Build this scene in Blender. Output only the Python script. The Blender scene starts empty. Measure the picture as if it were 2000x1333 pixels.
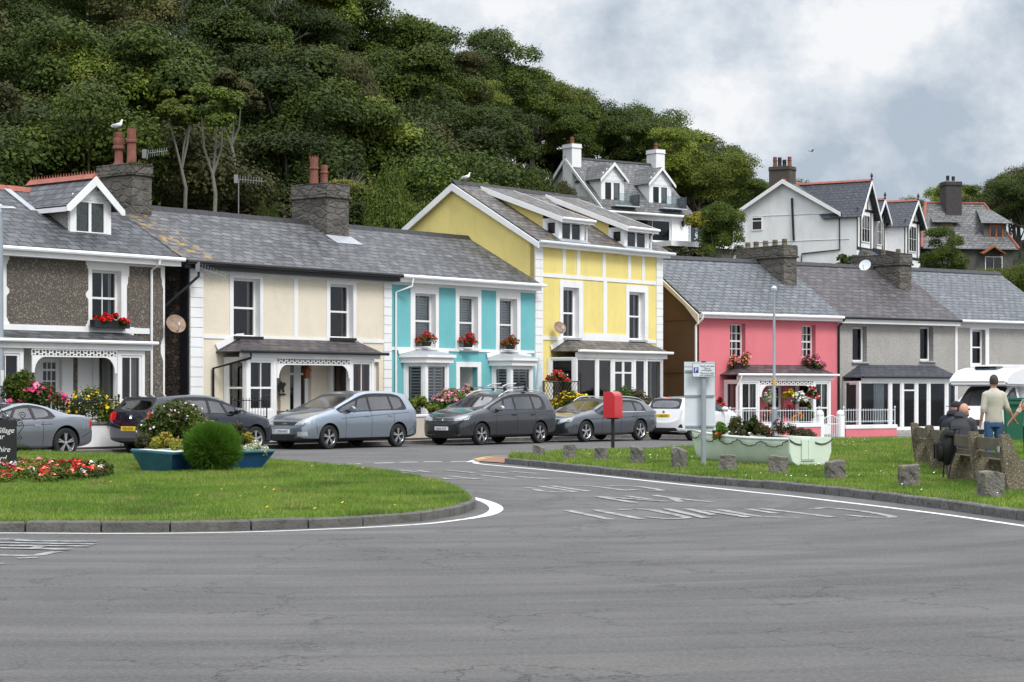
import bpy, bmesh, math, random
import numpy as np
from mathutils import Vector, Matrix
from mathutils.bvhtree import BVHTree
random.seed(7); rng = np.random.default_rng(11)
R = math.radians
scene = bpy.context.scene
COL = scene.collection
# ------------------------------------------------------------ camera, sky, sun, exposure
FPX, HOR, EYE = 3800.0, 765.0, 1.6
cam_d = bpy.data.cameras.new("camera"); cam = bpy.data.objects.new("camera", cam_d); COL.objects.link(cam)
cam.location = (0, 0, EYE); cam.rotation_euler = (R(90), 0, 0)
cam_d.sensor_width = 36; cam_d.lens = FPX / 2000 * 36; cam_d.shift_y = (HOR - 666.5) / 2000
cam_d.clip_end = 3000; cam_d.clip_start = .1
scene.camera = cam
SUN_EL, SUN_AZ = 50, 145          # azimuth measured clockwise from +Y
W = bpy.data.worlds.new("World"); scene.world = W; W.use_nodes = True
nt = W.node_tree; nt.nodes.clear()
def N(nt, t, **k):
    n = nt.nodes.new(t)
    for a, b in k.items():
        if a in n.inputs: n.inputs[a].default_value = b
        else: setattr(n, a, b)
    return n
L_ = lambda nt, a, b: nt.links.new(a, b)
sky = N(nt, 'ShaderNodeTexSky'); sky.sky_type = 'NISHITA'; sky.sun_disc = False
sky.sun_elevation = R(SUN_EL); sky.sun_rotation = R(SUN_AZ); sky.dust_density = 2
bgA = N(nt, 'ShaderNodeBackground', Strength=.10); L_(nt, sky.outputs[0], bgA.inputs[0])
tc = N(nt, 'ShaderNodeTexCoord')
mp = N(nt, 'ShaderNodeMapping'); mp.inputs['Scale'].default_value = (1, 1, 1.25); mp.inputs['Location'].default_value = (.35, .2, .66)
L_(nt, tc.outputs['Generated'], mp.inputs[0])
n1 = N(nt, 'ShaderNodeTexNoise', Scale=9.5, Detail=9.0, Roughness=.60, Distortion=.0); L_(nt, mp.outputs[0], n1.inputs['Vector'])
cr = N(nt, 'ShaderNodeValToRGB'); L_(nt, n1.outputs[0], cr.inputs[0])
e = cr.color_ramp.elements; e[0].position = .36; e[0].color = (.44, .51, .60, 1); e[1].position = .585; e[1].color = (.92, .925, .94, 1)
x = e.new(.49); x.color = (.69, .74, .80, 1)
sep = N(nt, 'ShaderNodeSeparateXYZ'); L_(nt, tc.outputs['Generated'], sep.inputs[0])
mr = N(nt, 'ShaderNodeMapRange'); L_(nt, sep.outputs['Z'], mr.inputs[0])
for i, v in zip((1, 2, 3, 4), (.22, .74, 1.0, 2.6)): mr.inputs[i].default_value = v
bgB = N(nt, 'ShaderNodeBackground'); L_(nt, cr.outputs[0], bgB.inputs[0]); L_(nt, mr.outputs[0], bgB.inputs[1])
mx = N(nt, 'ShaderNodeMixShader'); mx.inputs[0].default_value = .93
L_(nt, bgA.outputs[0], mx.inputs[1]); L_(nt, bgB.outputs[0], mx.inputs[2])
wo = N(nt, 'ShaderNodeOutputWorld'); L_(nt, mx.outputs[0], wo.inputs[0])
sd = bpy.data.lights.new("sun", 'SUN'); sun = bpy.data.objects.new("sun", sd); COL.objects.link(sun)
sd.energy = 2.2; sd.angle = R(18); sd.color = (1, .96, .9)
az = R(SUN_AZ); sdir = Vector((math.sin(az) * math.cos(R(SUN_EL)), math.cos(az) * math.cos(R(SUN_EL)), math.sin(R(SUN_EL))))
sun.rotation_euler = sdir.to_track_quat('Z', 'Y').to_euler()
scene.view_settings.view_transform = 'Standard'; scene.view_settings.look = 'None'
scene.view_settings.exposure = 0.08; scene.view_settings.gamma = 1
scene.cycles.max_bounces = 6; scene.cycles.transparent_max_bounces = 12
scene.cycles.use_denoising = True

# ------------------------------------------------------------ materials
def newmat(name):
    m = bpy.data.materials.new(name); m.use_nodes = True
    nt = m.node_tree; nt.nodes.clear()
    o = N(nt, 'ShaderNodeOutputMaterial'); p = N(nt, 'ShaderNodeBsdfPrincipled'); L_(nt, p.outputs[0], o.inputs[0])
    return m, nt, p, o
def c4(c): return (c[0], c[1], c[2], 1)
def mixc(nt, f, a, b, blend='MIX'):
    n = N(nt, 'ShaderNodeMix', data_type='RGBA', blend_type=blend)
    for s, v in ((0, f), (6, a), (7, b)):
        if hasattr(v, 'links'): L_(nt, v, n.inputs[s])
        else: n.inputs[s].default_value = v if s == 0 else c4(v)
    return n.outputs[2]
def noise(nt, vec, scale, detail=4, rough=.55, dist=0):
    n = N(nt, 'ShaderNodeTexNoise', Scale=scale, Detail=detail, Roughness=rough, Distortion=dist); L_(nt, vec, n.inputs['Vector']); return n.outputs[0]
def ramp(nt, f, p0, p1, a=0., b=1.):
    n = N(nt, 'ShaderNodeMapRange', clamp=True); L_(nt, f, n.inputs[0])
    for i, v in zip((1, 2, 3, 4), (p0, p1, a, b)): n.inputs[i].default_value = v
    return n.outputs[0]
def obj_co(nt): return N(nt, 'ShaderNodeTexCoord').outputs['Object']
def mapped(nt, vec, sc=(1, 1, 1), rot=(0, 0, 0)):
    m = N(nt, 'ShaderNodeMapping'); m.inputs['Scale'].default_value = sc; m.inputs['Rotation'].default_value = rot
    L_(nt, vec, m.inputs[0]); return m.outputs[0]
def bump(nt, p, h, s=.3, d=.02):
    b = N(nt, 'ShaderNodeBump', Strength=s, Distance=d); L_(nt, h, b.inputs['Height']); L_(nt, b.outputs[0], p.inputs['Normal'])
def mat(name, col, rough=.75, var=.08, scale=1.5, bs=0., bscale=40, bd=.01, metal=0., coat=0., speck=None, grime=0., spec=.4):
    m, nt, p, o = newmat(name); co = obj_co(nt)
    c = mixc(nt, ramp(nt, noise(nt, co, scale), .3, .7), [v * (1 - var) for v in col], [min(1, v * (1 + var)) for v in col])
    if speck:
        sc, scol, t0, t1 = speck
        c = mixc(nt, ramp(nt, noise(nt, co, sc, 2, .6), t0, t1), c, scol)
    if grime:
        g = ramp(nt, noise(nt, mapped(nt, co, (1.2, 1.2, .5)), 1.0, 6, .7), .50, .85, 0, min(1, grime * 1.5))
        c = mixc(nt, g, c, [v * .45 for v in col])
    L_(nt, c, p.inputs['Base Color']); p.inputs['Roughness'].default_value = rough; p.inputs['Metallic'].default_value = metal
    p.inputs['Coat Weight'].default_value = coat; p.inputs['Coat Roughness'].default_value = .05; p.inputs['Specular IOR Level'].default_value = spec
    if bs: bump(nt, p, noise(nt, co, bscale, 3, .6), bs, bd)
    return m
WHITE = mat("white_paint", (.80, .80, .80), .5, .03, 1.2, .1, 30, .003, grime=.22)
WHITEW = mat("white_render", (.78, .78, .78), .75, .04, .8, .3, 45, .006, grime=.28)
UPVC = mat("white_plastic", (.84, .84, .85), .3, .02, 2)
CREAM = mat("cream_stucco", (.73, .66, .53), .85, .05, .9, .9, 26, .018, grime=.18)
TEAL = mat("turquoise_stucco", (.155, .455, .485), .85, .06, .9, .8, 26, .015, grime=.2)
YELLOW = mat("yellow_stucco", (.78, .65, .23), .85, .05, .8, .8, 24, .018, grime=.22)
PINK = mat("pink_paint", (.66, .18, .21), .8, .05, .7, .4, 20, .008, grime=.2)
BROWN = mat("brown_roughcast", (.17, .095, .05), .9, .15, 1, 1., 30, .02, speck=(50, (.09, .05, .03), .5, .7))
PEBBLE = mat("grey_pebbledash", (.40, .385, .36), .9, .08, .8, 1., 24, .02, speck=(26, (.14, .13, .12), .52, .66), grime=.3)
DASH = mat("dark_pebbledash", (.10, .085, .07), .9, .12, .8, 1., 26, .02, speck=(28, (.34, .31, .27), .55, .68))
STEELW = mat("galvanised", (.33, .36, .40), .45, .08, 3, metal=.4)
GREYPAINT = mat("sign_back_grey", (.62, .66, .70), .45, .05, 2, grime=.2)
BLACK = mat("black_metal", (.012, .012, .014), .4, .1, 3)
BLACKG = mat("black_plastic", (.02, .02, .022), .45, .1, 3)
TERRA = mat("terracotta", (.20, .075, .05), .8, .25, 4, .3, 20, speck=(9, (.12, .06, .05), .5, .75))
TERRAR = mat("red_ridge_tile", (.30, .10, .075), .8, .15, 4)
LEAD = mat("lead_flashing", (.36, .38, .41), .5, .12, 3)
KERB = mat("kerb_stone", (.135, .13, .125), .9, .25, 3, .8, 30, .02, speck=(14, (.05, .055, .04), .5, .75))
KERBD = mat("kerb_concrete", (.120, .115, .108), .9, .2, 3, .8, 30, .02, speck=(10, (.06, .065, .05), .5, .8))
PAVE = mat("pavement_concrete", (.20, .195, .19), .9, .12, 1.5, .3, 40, .01)
CONC = mat("aggregate_concrete", (.15, .125, .085), .95, .3, 2.5, 1., 30, .03, speck=(34, (.32, .29, .23), .56, .66))
WOODG = mat("weathered_wood", (.10, .085, .06), .85, .3, 4, .4, 30, .01)
WOODB = mat("brown_timber", (.26, .08, .03), .6, .2, 4)
STONEP = mat("post_stone", (.16, .15, .135), .95, .3, 5, 1., 18, .05, speck=(6, (.22, .17, .03), .60, .72))
REDP = mat("post_box_red", (.50, .012, .02), .35, .05, 3, coat=.6)
BINGREEN = mat("bin_green", (.02, .12, .075), .45, .08, 2)
SKIN = mat("skin", (.50, .26, .18), .55, .06, 8)
PAVERED = mat("red_brick_paving", (.25, .13, .09), .9, .2, 6)
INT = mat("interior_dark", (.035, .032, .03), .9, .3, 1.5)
CURT = mat("curtain_cream", (.62, .58, .50), .9, .08, 4)
CURTP = mat("curtain_terracotta", (.42, .18, .12), .9, .1, 4)
BLIND = mat("shutter_white", (.70, .72, .74), .6, .03, 3)
LICH = (.42, .24, .02)
def slate(name, c1, c2, stain, lich=0., w=.42, h=.27, mortar=(.022, .022, .025)):
    m, nt, p, o = newmat(name); uv = N(nt, 'ShaderNodeTexCoord').outputs['UV']; co = obj_co(nt)
    b = N(nt, 'ShaderNodeTexBrick', Scale=1.0); L_(nt, uv, b.inputs['Vector'])
    b.inputs['Color1'].default_value = c4(c1); b.inputs['Color2'].default_value = c4(c2); b.inputs['Mortar'].default_value = c4(mortar)
    b.inputs['Mortar Size'].default_value = .028; b.inputs['Mortar Smooth'].default_value = .3; b.inputs['Bias'].default_value = 0
    b.inputs['Brick Width'].default_value = w; b.inputs['Row Height'].default_value = h
    c = mixc(nt, ramp(nt, noise(nt, uv, .9, 5, .6), .42, .68, 0, .75), b.outputs[0], stain)
    c = mixc(nt, ramp(nt, noise(nt, mapped(nt, uv, (3.2, 4.6, 1)), 1., 3), .52, .7, 0, .5), c, [v * 1.5 for v in c2])
    if lich: c = mixc(nt, ramp(nt, noise(nt, co, 2.6, 8, .75), .60 - lich * .10, .70 - lich * .1, 0, .8), c, LICH)
    L_(nt, c, p.inputs['Base Color']); p.inputs['Roughness'].default_value = .55; p.inputs['Specular IOR Level'].default_value = .35
    hgt = N(nt, 'ShaderNodeMath', operation='SUBTRACT'); hgt.inputs[0].default_value = 1; L_(nt, b.outputs['Fac'], hgt.inputs[1])
    bump(nt, p, hgt.outputs[0], .7, .03); return m
SL_A = slate("slate_house_left", (0.046, 0.050, 0.056), (0.118, 0.124, 0.136), (0.031, 0.031, 0.034), 0)
SL_B = slate("slate_terrace", (0.053, 0.053, 0.059), (0.143, 0.146, 0.155), (0.043, 0.043, 0.046), 0)
SL_BL = slate("slate_terrace_lichen", (0.053, 0.053, 0.059), (0.143, 0.146, 0.155), (0.043, 0.043, 0.046), .7)
SL_Y = slate("slate_mossy", (0.078, 0.070, 0.070), (0.164, 0.152, 0.148), (0.051, 0.045, 0.039), .22)
SL_P = slate("slate_light", (0.108, 0.119, 0.133), (0.166, 0.176, 0.194), (0.079, 0.086, 0.094), 0, .40, .24)
SL_Q = slate("slate_purple", (0.058, 0.051, 0.055), (0.117, 0.101, 0.105), (0.043, 0.037, 0.039), 0)
SL_C = slate("slate_dark_new", (.05, .055, .07), (.075, .08, .10), (.05, .055, .065), 0)
SL_F = slate("slate_far_mottled", (0.098, 0.101, 0.105), (0.188, 0.188, 0.188), (0.068, 0.068, 0.068), 0, .5, .32)
def rubble(name, c1, c2, joint, sc=2.2):
    m, nt, p, o = newmat(name); co = mapped(nt, obj_co(nt), (1, 1, 2.1))
    v = N(nt, 'ShaderNodeTexVoronoi', Scale=sc, feature='DISTANCE_TO_EDGE'); L_(nt, co, v.inputs['Vector'])
    v2 = N(nt, 'ShaderNodeTexVoronoi', Scale=sc); L_(nt, co, v2.inputs['Vector'])
    g = N(nt, 'ShaderNodeSeparateColor'); L_(nt, v2.outputs['Color'], g.inputs[0])
    c = mixc(nt, g.outputs[0], c1, c2); f = ramp(nt, v.outputs['Distance'], .03, .12)
    c = mixc(nt, f, joint, c); c = mixc(nt, ramp(nt, noise(nt, co, 3.2, 6, .7), .48, .62, 0, .75), c, [q * 1.6 for q in joint]); c = mixc(nt, ramp(nt, noise(nt, co, 7, 5, .7), .5, .7, 0, .7), c, [q * .5 for q in c1])
    L_(nt, c, p.inputs['Base Color']); p.inputs['Roughness'].default_value = .9; bump(nt, p, f, .8, .04); return m
STONE = rubble("rubble_chimney", (.055, .052, .047), (.150, .133, .112), (.095, .088, .077), 2.3)
STONED = rubble("rubble_dark", (.06, .045, .036), (.17, .125, .10), (.03, .025, .022), 4.5)
def glassmat(name, tint=(.75, .8, .8), ior=1.6):
    m, nt, p, o = newmat(name); nt.nodes.remove(p)
    g = N(nt, 'ShaderNodeBsdfGlossy', Roughness=.02); g.inputs['Color'].default_value = (.95, .95, 1, 1)
    t = N(nt, 'ShaderNodeBsdfTransparent'); t.inputs[0].default_value = c4(tint)
    fr = N(nt, 'ShaderNodeFresnel', IOR=ior); mxx = N(nt, 'ShaderNodeMixShader')
    L_(nt, fr.outputs[0], mxx.inputs[0]); L_(nt, t.outputs[0], mxx.inputs[1]); L_(nt, g.outputs[0], mxx.inputs[2]); L_(nt, mxx.outputs[0], o.inputs[0])
    return m
GLASS = glassmat("window_glass"); GLASSB = glassmat("balcony_glass", (.82, .88, .88), 1.4)
def carglass():
    m, nt, p, o = newmat("car_glass"); p.inputs['Base Color'].default_value = (.012, .016, .016, 1); p.inputs['Roughness'].default_value = .03
    p.inputs['IOR'].default_value = 1.75; return m
CARGL = glassmat('car_glass', (.42, .47, .47), 2.3); CARWS = glassmat('windscreen_glass', (.5, .56, .55), 2.7)
def paint(name, col, metal=.35, rough=.2):
    m, nt, p, o = newmat(name); p.inputs['Base Color'].default_value = c4(col); p.inputs['Metallic'].default_value = metal
    p.inputs['Roughness'].default_value = rough; p.inputs['Coat Weight'].default_value = 1; p.inputs['Coat Roughness'].default_value = .04; return m
def glossy(name, col, rough=.2, metal=0.):
    m, nt, p, o = newmat(name); p.inputs['Base Color'].default_value = c4(col); p.inputs['Metallic'].default_value = metal; p.inputs['Roughness'].default_value = rough; return m
CHROME = glossy("bright_chrome", (.75, .76, .78), .15, 1); ALLOY = glossy("alloy_rim", (.60, .61, .63), .28, .85)
RUBBER = mat("tyre_rubber", (.016, .016, .017), .8, .15, 6); UNDER = glossy("underbody_black", (.006, .006, .006), .9)
REDL = glossy("red_lens", (.45, .01, .012), .12); LAMPG = glossy("headlamp_lens", (.45, .47, .50), .08, .3); PLW = glossy("plate_white", (.75, .75, .75), .35)
PLY = glossy("plate_yellow", (.75, .52, .01), .35); BLKT = glossy("black_lettering", (.01, .01, .01), .6); WHT = glossy("white_lettering", (.75, .75, .75), .6)
BLUES = glossy("sign_blue", (.01, .04, .25), .4)
def leafmat(name, c1, c2, sc=.9, tr=.2, rand=.36):
    m, nt, p, o = newmat(name); co = obj_co(nt)
    f = ramp(nt, noise(nt, co, sc, 3), .35, .65)
    c = mixc(nt, f, c1, c2)
    g = N(nt, 'ShaderNodeNewGeometry'); 
    rr = N(nt, 'ShaderNodeMapRange'); L_(nt, g.outputs['Random Per Island'], rr.inputs[0]); rr.inputs[3].default_value = .80; rr.inputs[4].default_value = 1.22
    oi = N(nt, 'ShaderNodeObjectInfo'); r2 = N(nt, 'ShaderNodeMapRange'); L_(nt, oi.outputs['Random'], r2.inputs[0]); r2.inputs[3].default_value = 1 - rand; r2.inputs[4].default_value = 1 + rand
    mm = N(nt, 'ShaderNodeMath', operation='MULTIPLY'); L_(nt, rr.outputs[0], mm.inputs[0]); L_(nt, r2.outputs[0], mm.inputs[1])
    vm = N(nt, 'ShaderNodeVectorMath', operation='SCALE'); L_(nt, c, vm.inputs[0]); L_(nt, mm.outputs[0], vm.inputs['Scale'])
    L_(nt, vm.outputs[0], p.inputs['Base Color']); p.inputs['Roughness'].default_value = .6; p.inputs['Specular IOR Level'].default_value = .15
    t = N(nt, 'ShaderNodeBsdfTranslucent'); L_(nt, vm.outputs[0], t.inputs[0]); s = N(nt, 'ShaderNodeMixShader'); s.inputs[0].default_value = tr
    L_(nt, p.outputs[0], s.inputs[1]); L_(nt, t.outputs[0], s.inputs[2]); L_(nt, s.outputs[0], o.inputs[0]); return m
LF = [leafmat("leaf_dark_green", (.028, .044, .008), (.052, .076, .012)), leafmat("leaf_mid_green", (.042, .068, .010), (.082, .112, .016)),
      leafmat("leaf_yellow_green", (.085, .120, .016), (.145, .175, .024)), leafmat("leaf_olive", (.048, .052, .016), (.085, .084, .026))]
LFN = leafmat("needle_bright_green", (.095, .225, .022), (.15, .30, .036), tr=.4); LFB = leafmat("leaf_bright_green", (.06, .14, .02), (.10, .20, .025)); LFG = leafmat("leaf_gold", (.30, .26, .03), (.20, .24, .03))
LFS = leafmat("leaf_silver", (.34, .38, .24), (.45, .48, .30)); LFBR = leafmat("leaf_heather", (.10, .075, .05), (.07, .085, .03)); LFBL = leafmat("leaf_blue_green", (.03, .12, .10), (.05, .16, .12))
FL = {k: leafmat("petal_" + k, c, tuple(min(1, v * 1.25) for v in c), 3, .2, .05) for k, c in dict(red=(.55, .01, .015), pink=(.72, .20, .34), rose=(.60, .05, .16), white=(.8, .8, .76), yellow=(.80, .52, .01), coral=(.80, .24, .16), lilac=(.62, .30, .45), orange=(.8, .20, .01)).items()}
BARK = mat("bark", (.11, .095, .075), .95, .3, 3, .8, 12, .03); BARKP = mat("bark_pale", (.15, .145, .12), .95, .25, 3, .6, 12, .03)

# ------------------------------------------------------------ mesh building
def tag(o, label=None, cat=None, group=None, kind=None):
    for k, v in (('label', label), ('category', cat), ('group', group), ('kind', kind)):
        if v: o[k] = v
    return o
def empty(name, loc=(0, 0, 0), rz=0, label=None, cat=None, group=None):
    o = bpy.data.objects.new(name, None); o.empty_display_size = .2; o.location = loc; o.rotation_euler = (0, 0, rz); COL.objects.link(o)
    return tag(o, label, cat, group)
def link(name, me, m=None, parent=None):
    o = bpy.data.objects.new(name, me); COL.objects.link(o)
    if m is not None:
        me.materials.clear(); me.materials.append(m)
    if parent is not None: o.parent = parent
    return o
class MB:
    def __init__(s, M=None): s.v = []; s.f = []; s.M = M; s.uv = {}
    def add(s, vs, fs, uv=None):
        b = len(s.v)
        for p in vs:
            p = Vector(p); s.v.append(tuple(s.M @ p) if s.M is not None else tuple(p))
        for i, f in enumerate(fs):
            if uv: s.uv[len(s.f)] = uv[i]
            s.f.append([b + q for q in f])
        return s
    def box(s, x0, x1, y0, y1, z0, z1):
        return s.add([(x0, y0, z0), (x1, y0, z0), (x1, y1, z0), (x0, y1, z0), (x0, y0, z1), (x1, y0, z1), (x1, y1, z1), (x0, y1, z1)],
                     [(0, 3, 2, 1), (4, 5, 6, 7), (0, 1, 5, 4), (1, 2, 6, 5), (2, 3, 7, 6), (3, 0, 4, 7)])
    def prism(s, pts, y0, y1):          # pts in x,z
        n = len(pts)
        return s.add([(p[0], y0, p[1]) for p in pts] + [(p[0], y1, p[1]) for p in pts],
                     [tuple(range(n)), tuple(range(2 * n - 1, n - 1, -1))] + [(i, i + n, (i + 1) % n + n, (i + 1) % n) for i in range(n)])
    def vprism(s, pts, z0, z1):         # pts in x,y
        n = len(pts)
        return s.add([(p[0], p[1], z0) for p in pts] + [(p[0], p[1], z1) for p in pts],
                     [tuple(range(n - 1, -1, -1)), tuple(range(n, 2 * n))] + [(i, (i + 1) % n, (i + 1) % n + n, i + n) for i in range(n)])
    def tube(s, path, r, n=8, cap=True):
        P = [Vector(p) for p in path]; rs = r if isinstance(r, (list, tuple)) else [r] * len(P)
        vs = []; prev = None
        for i, p in enumerate(P):
            d = (P[min(i + 1, len(P) - 1)] - P[max(i - 1, 0)]).normalized()
            a = Vector((0, 0, 1)) if abs(d.z) < .9 else Vector((1, 0, 0))
            if prev is not None: a = prev
            e1 = (a - d * a.dot(d)).normalized(); prev = e1; e2 = d.cross(e1)
            for k in range(n):
                t = 2 * math.pi * k / n; vs.append(p + (e1 * math.cos(t) + e2 * math.sin(t)) * rs[i])
        fs = [(i * n + k, i * n + (k + 1) % n, (i + 1) * n + (k + 1) % n, (i + 1) * n + k) for i in range(len(P) - 1) for k in range(n)]
        if cap: fs += [tuple(range(n - 1, -1, -1)), tuple(range((len(P) - 1) * n, len(P) * n))]
        return s.add(vs, fs)
    def lathe(s, prof, c=(0, 0, 0), n=20, axis='z', cap=True):
        vs = []
        for r, h in prof:
            for k in range(n):
                t = 2 * math.pi * k / n; a, b = r * math.cos(t), r * math.sin(t)
                q = (a, b, h) if axis == 'z' else ((a, h, b) if axis == 'y' else (h, a, b))
                vs.append((c[0] + q[0], c[1] + q[1], c[2] + q[2]))
        m = len(prof)
        fs = [(i * n + k, i * n + (k + 1) % n, (i + 1) * n + (k + 1) % n, (i + 1) * n + k) for i in range(m - 1) for k in range(n)]
        if cap: fs += [tuple(range(n - 1, -1, -1)), tuple(range((m - 1) * n, m * n))]
        return s.add(vs, fs)
    def slope(s, pts, t=.05):
        """planar roof polygon with thickness and uv in metres (u along the eave, v up the slope)"""
        P = [Vector(p) for p in pts]; n = (P[1] - P[0]).cross(P[2] - P[0]).normalized()
        if n.z < 0: P.reverse(); n = -n
        u = Vector((0, 0, 1)).cross(n)
        u = u.normalized() if u.length > 1e-4 else Vector((1, 0, 0)); v = n.cross(u); k = len(P)
        uvt = [(p.dot(u), p.dot(v)) for p in P]
        vs = P + [p - n * t for p in P]
        fs = [tuple(range(k)), tuple(range(2 * k - 1, k - 1, -1))] + [(i, i + k, (i + 1) % k + k, (i + 1) % k) for i in range(k)]
        uv = [uvt, uvt[::-1]] + [[(0, 0)] * 4] * k
        return s.add(vs, fs, uv)
    def obj(s, name, m, parent=None, smooth=False, bevel=0, M=None):
        me = bpy.data.meshes.new(name); me.from_pydata(s.v, [], s.f)
        if s.uv:
            ul = me.uv_layers.new()
            for p in me.polygons:
                if p.index in s.uv:
                    for li, c in zip(p.loop_indices, s.uv[p.index]): ul.data[li].uv = c
        bm = bmesh.new(); bm.from_mesh(me); bmesh.ops.recalc_face_normals(bm, faces=bm.faces)
        if bevel: bmesh.ops.bevel(bm, geom=list(bm.edges), offset=bevel, segments=2, affect='EDGES', clamp_overlap=True)
        bm.to_mesh(me); bm.free()
        if smooth:
            me.polygons.foreach_set('use_smooth', [True] * len(me.polygons)); me.update()
            try: me.set_sharp_from_angle(angle=R(smooth if smooth is not True else 40))
            except Exception: pass
        return link(name, me, m, parent)
def rects_union(mb, rects, holes, yf, yb):
    """front faces of (union of rects minus holes) at yf, edge faces running back to yb; rect = x0,x1,z0,z1"""
    xs = sorted({round(v, 4) for r in rects + holes for v in r[:2]}); zs = sorted({round(v, 4) for r in rects + holes for v in r[2:]})
    def on(i, j):
        if i < 0 or j < 0 or i >= len(xs) - 1 or j >= len(zs) - 1: return False
        cx, cz = (xs[i] + xs[i + 1]) / 2, (zs[j] + zs[j + 1]) / 2
        inn = lambda r: r[0] < cx < r[1] and r[2] < cz < r[3]
        return any(map(inn, rects)) and not any(map(inn, holes))
    for i in range(len(xs) - 1):
        for j in range(len(zs) - 1):
            if not on(i, j): continue
            a, b, c, d = xs[i], xs[i + 1], zs[j], zs[j + 1]
            mb.add([(a, yf, c), (b, yf, c), (b, yf, d), (a, yf, d)], [(0, 1, 2, 3)])
            if not on(i - 1, j): mb.add([(a, yf, c), (a, yb, c), (a, yb, d), (a, yf, d)], [(0, 3, 2, 1)])
            if not on(i + 1, j): mb.add([(b, yf, c), (b, yb, c), (b, yb, d), (b, yf, d)], [(0, 1, 2, 3)])
            if not on(i, j - 1): mb.add([(a, yf, c), (b, yf, c), (b, yb, c), (a, yb, c)], [(0, 1, 2, 3)])
            if not on(i, j + 1): mb.add([(a, yf, d), (b, yf, d), (b, yb, d), (a, yb, d)], [(0, 3, 2, 1)])
    return mb
def flatobj(mb, name, m, parent=None):
    me = bpy.data.meshes.new(name); me.from_pydata(mb.v, [], mb.f); return link(name, me, m, parent)
def npmesh(name, V, nper, m, parent=None):
    """V (n*nper,3): faces of nper consecutive verts"""
    n = len(V) // nper; me = bpy.data.meshes.new(name)
    me.vertices.add(len(V)); me.vertices.foreach_set('co', np.asarray(V, dtype=np.float32).ravel())
    me.loops.add(n * nper); me.loops.foreach_set('vertex_index', np.arange(n * nper, dtype=np.int32))
    me.polygons.add(n); me.polygons.foreach_set('loop_start', np.arange(0, n * nper, nper, dtype=np.int32)); me.polygons.foreach_set('loop_total', np.full(n, nper, dtype=np.int32))
    me.update(calc_edges=True); me.validate(); return link(name, me, m, parent)
def unit(a): return a / (np.linalg.norm(a, axis=1, keepdims=True) + 1e-9)
def leafcloud(cs, rs, n, size, up=.4, squash=1., inner=.7, asp=.6, down=False):
    """n leaf quads over the blobs (centre, radius)"""
    cs = np.asarray(cs, float); rs = np.asarray(rs, float); w = rs ** 2; idx = rng.choice(len(cs), n, p=w / w.sum())
    d = unit(rng.normal(size=(n, 3))); 
    if not down: d[:, 2] = np.where(d[:, 2] < -.25, -d[:, 2], d[:, 2])
    r = rs[idx] * (inner + (1 - inner) * rng.random(n) ** .5) * (1 + .12 * rng.normal(size=n))
    p = cs[idx] + d * r[:, None] * np.array([1, 1, squash])
    nn = unit(d + rng.normal(size=(n, 3)) * .55 + np.array([0, 0, up])); t = unit(np.cross(nn, rng.normal(size=(n, 3)))); b = np.cross(nn, t)
    s = size * (.6 + .8 * rng.random(n))[:, None]
    return np.stack([p - t * s, p - b * s * asp, p + t * s, p + b * s * asp], 1).reshape(-1, 3)
def tmesh(body, size, m, parent, M, name='lettering', ext=.002, align='LEFT', sx=1.0, font=None):
    cu = bpy.data.curves.new(name, 'FONT'); cu.body = body; cu.size = size; cu.extrude = ext; cu.align_x = align; cu.resolution_u = 3
    o = bpy.data.objects.new(name, cu); COL.objects.link(o); dg = bpy.context.evaluated_depsgraph_get()
    me = bpy.data.meshes.new_from_object(o.evaluated_get(dg)); bpy.data.objects.remove(o)
    me.transform(Matrix.Diagonal((sx, 1, 1, 1))); me.transform(M); return link(name, me, m, parent)
XZ = Matrix.Rotation(R(90), 4, 'X')      # text lying in xy -> standing in xz, facing -y
def gz(X, Y):
    f = max(0, min(1, (Y - 56) / 20)) * max(0, min(1, (X - 2) / 8)); return -.28 * f * f * (3 - 2 * f)
def at(px, Y, z=None, py=None):
    X = (px - 1000) / FPX * Y
    return Vector((X, Y, z if z is not None else (EYE + (HOR - py) / FPX * Y if py is not None else gz(X, Y))))
def ground_at(px, py, z=0.):
    Y = (EYE - z) * FPX / (py - HOR); return Vector(((px - 1000) / FPX * Y, Y, z))
class Fr:
    """a vertical plane: o = origin, a = angle of its run from the view axis (degrees); d = depth behind it"""
    def __init__(s, ox, oy, a): s.o = Vector((ox, oy)); s.u = Vector((math.sin(R(a)), math.cos(R(a)))); s.n = Vector((-s.u.y, s.u.x)); s.rz = R(90 - a)
    def S(s, px, d=0):
        k = (px - 1000) / FPX; b = s.o + s.n * d; return (k * b.y - b.x) / (s.u.x - k * s.u.y)
    def pix(s, px, py, d=0):
        q = s.S(px, d); Y = (s.o + s.n * d + s.u * q).y; return q, EYE + (HOR - py) / FPX * Y
    def Z(s, px, py, d=0): return s.pix(px, py, d)[1]
    def dz(s, q, py, d=0): return EYE + (HOR - py) / FPX * (s.o + s.n * d + s.u * q).y
    def W(s, q, d=0, z=0): p = s.o + s.u * q + s.n * d; return Vector((p.x, p.y, z))
    def sub(s, q): f = Fr(0, 0, 0); f.o = s.o + s.u * q; f.u = s.u; f.n = s.n; f.rz = s.rz; return f
    def roofd(s, px, py, ze, de, tan):       # depth where the pixel's ray meets a roof plane
        lo, hi = de, de + 6
        for _ in range(40):
            m = (lo + hi) / 2
            if s.Z(px, py, m) > ze + (m - de) * tan: lo = m
            else: hi = m
        return m
FL_ = Fr(-9.0, 57.16, 39.2); FR_ = Fr(.0961 * 76, 76, 56.3)
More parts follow.
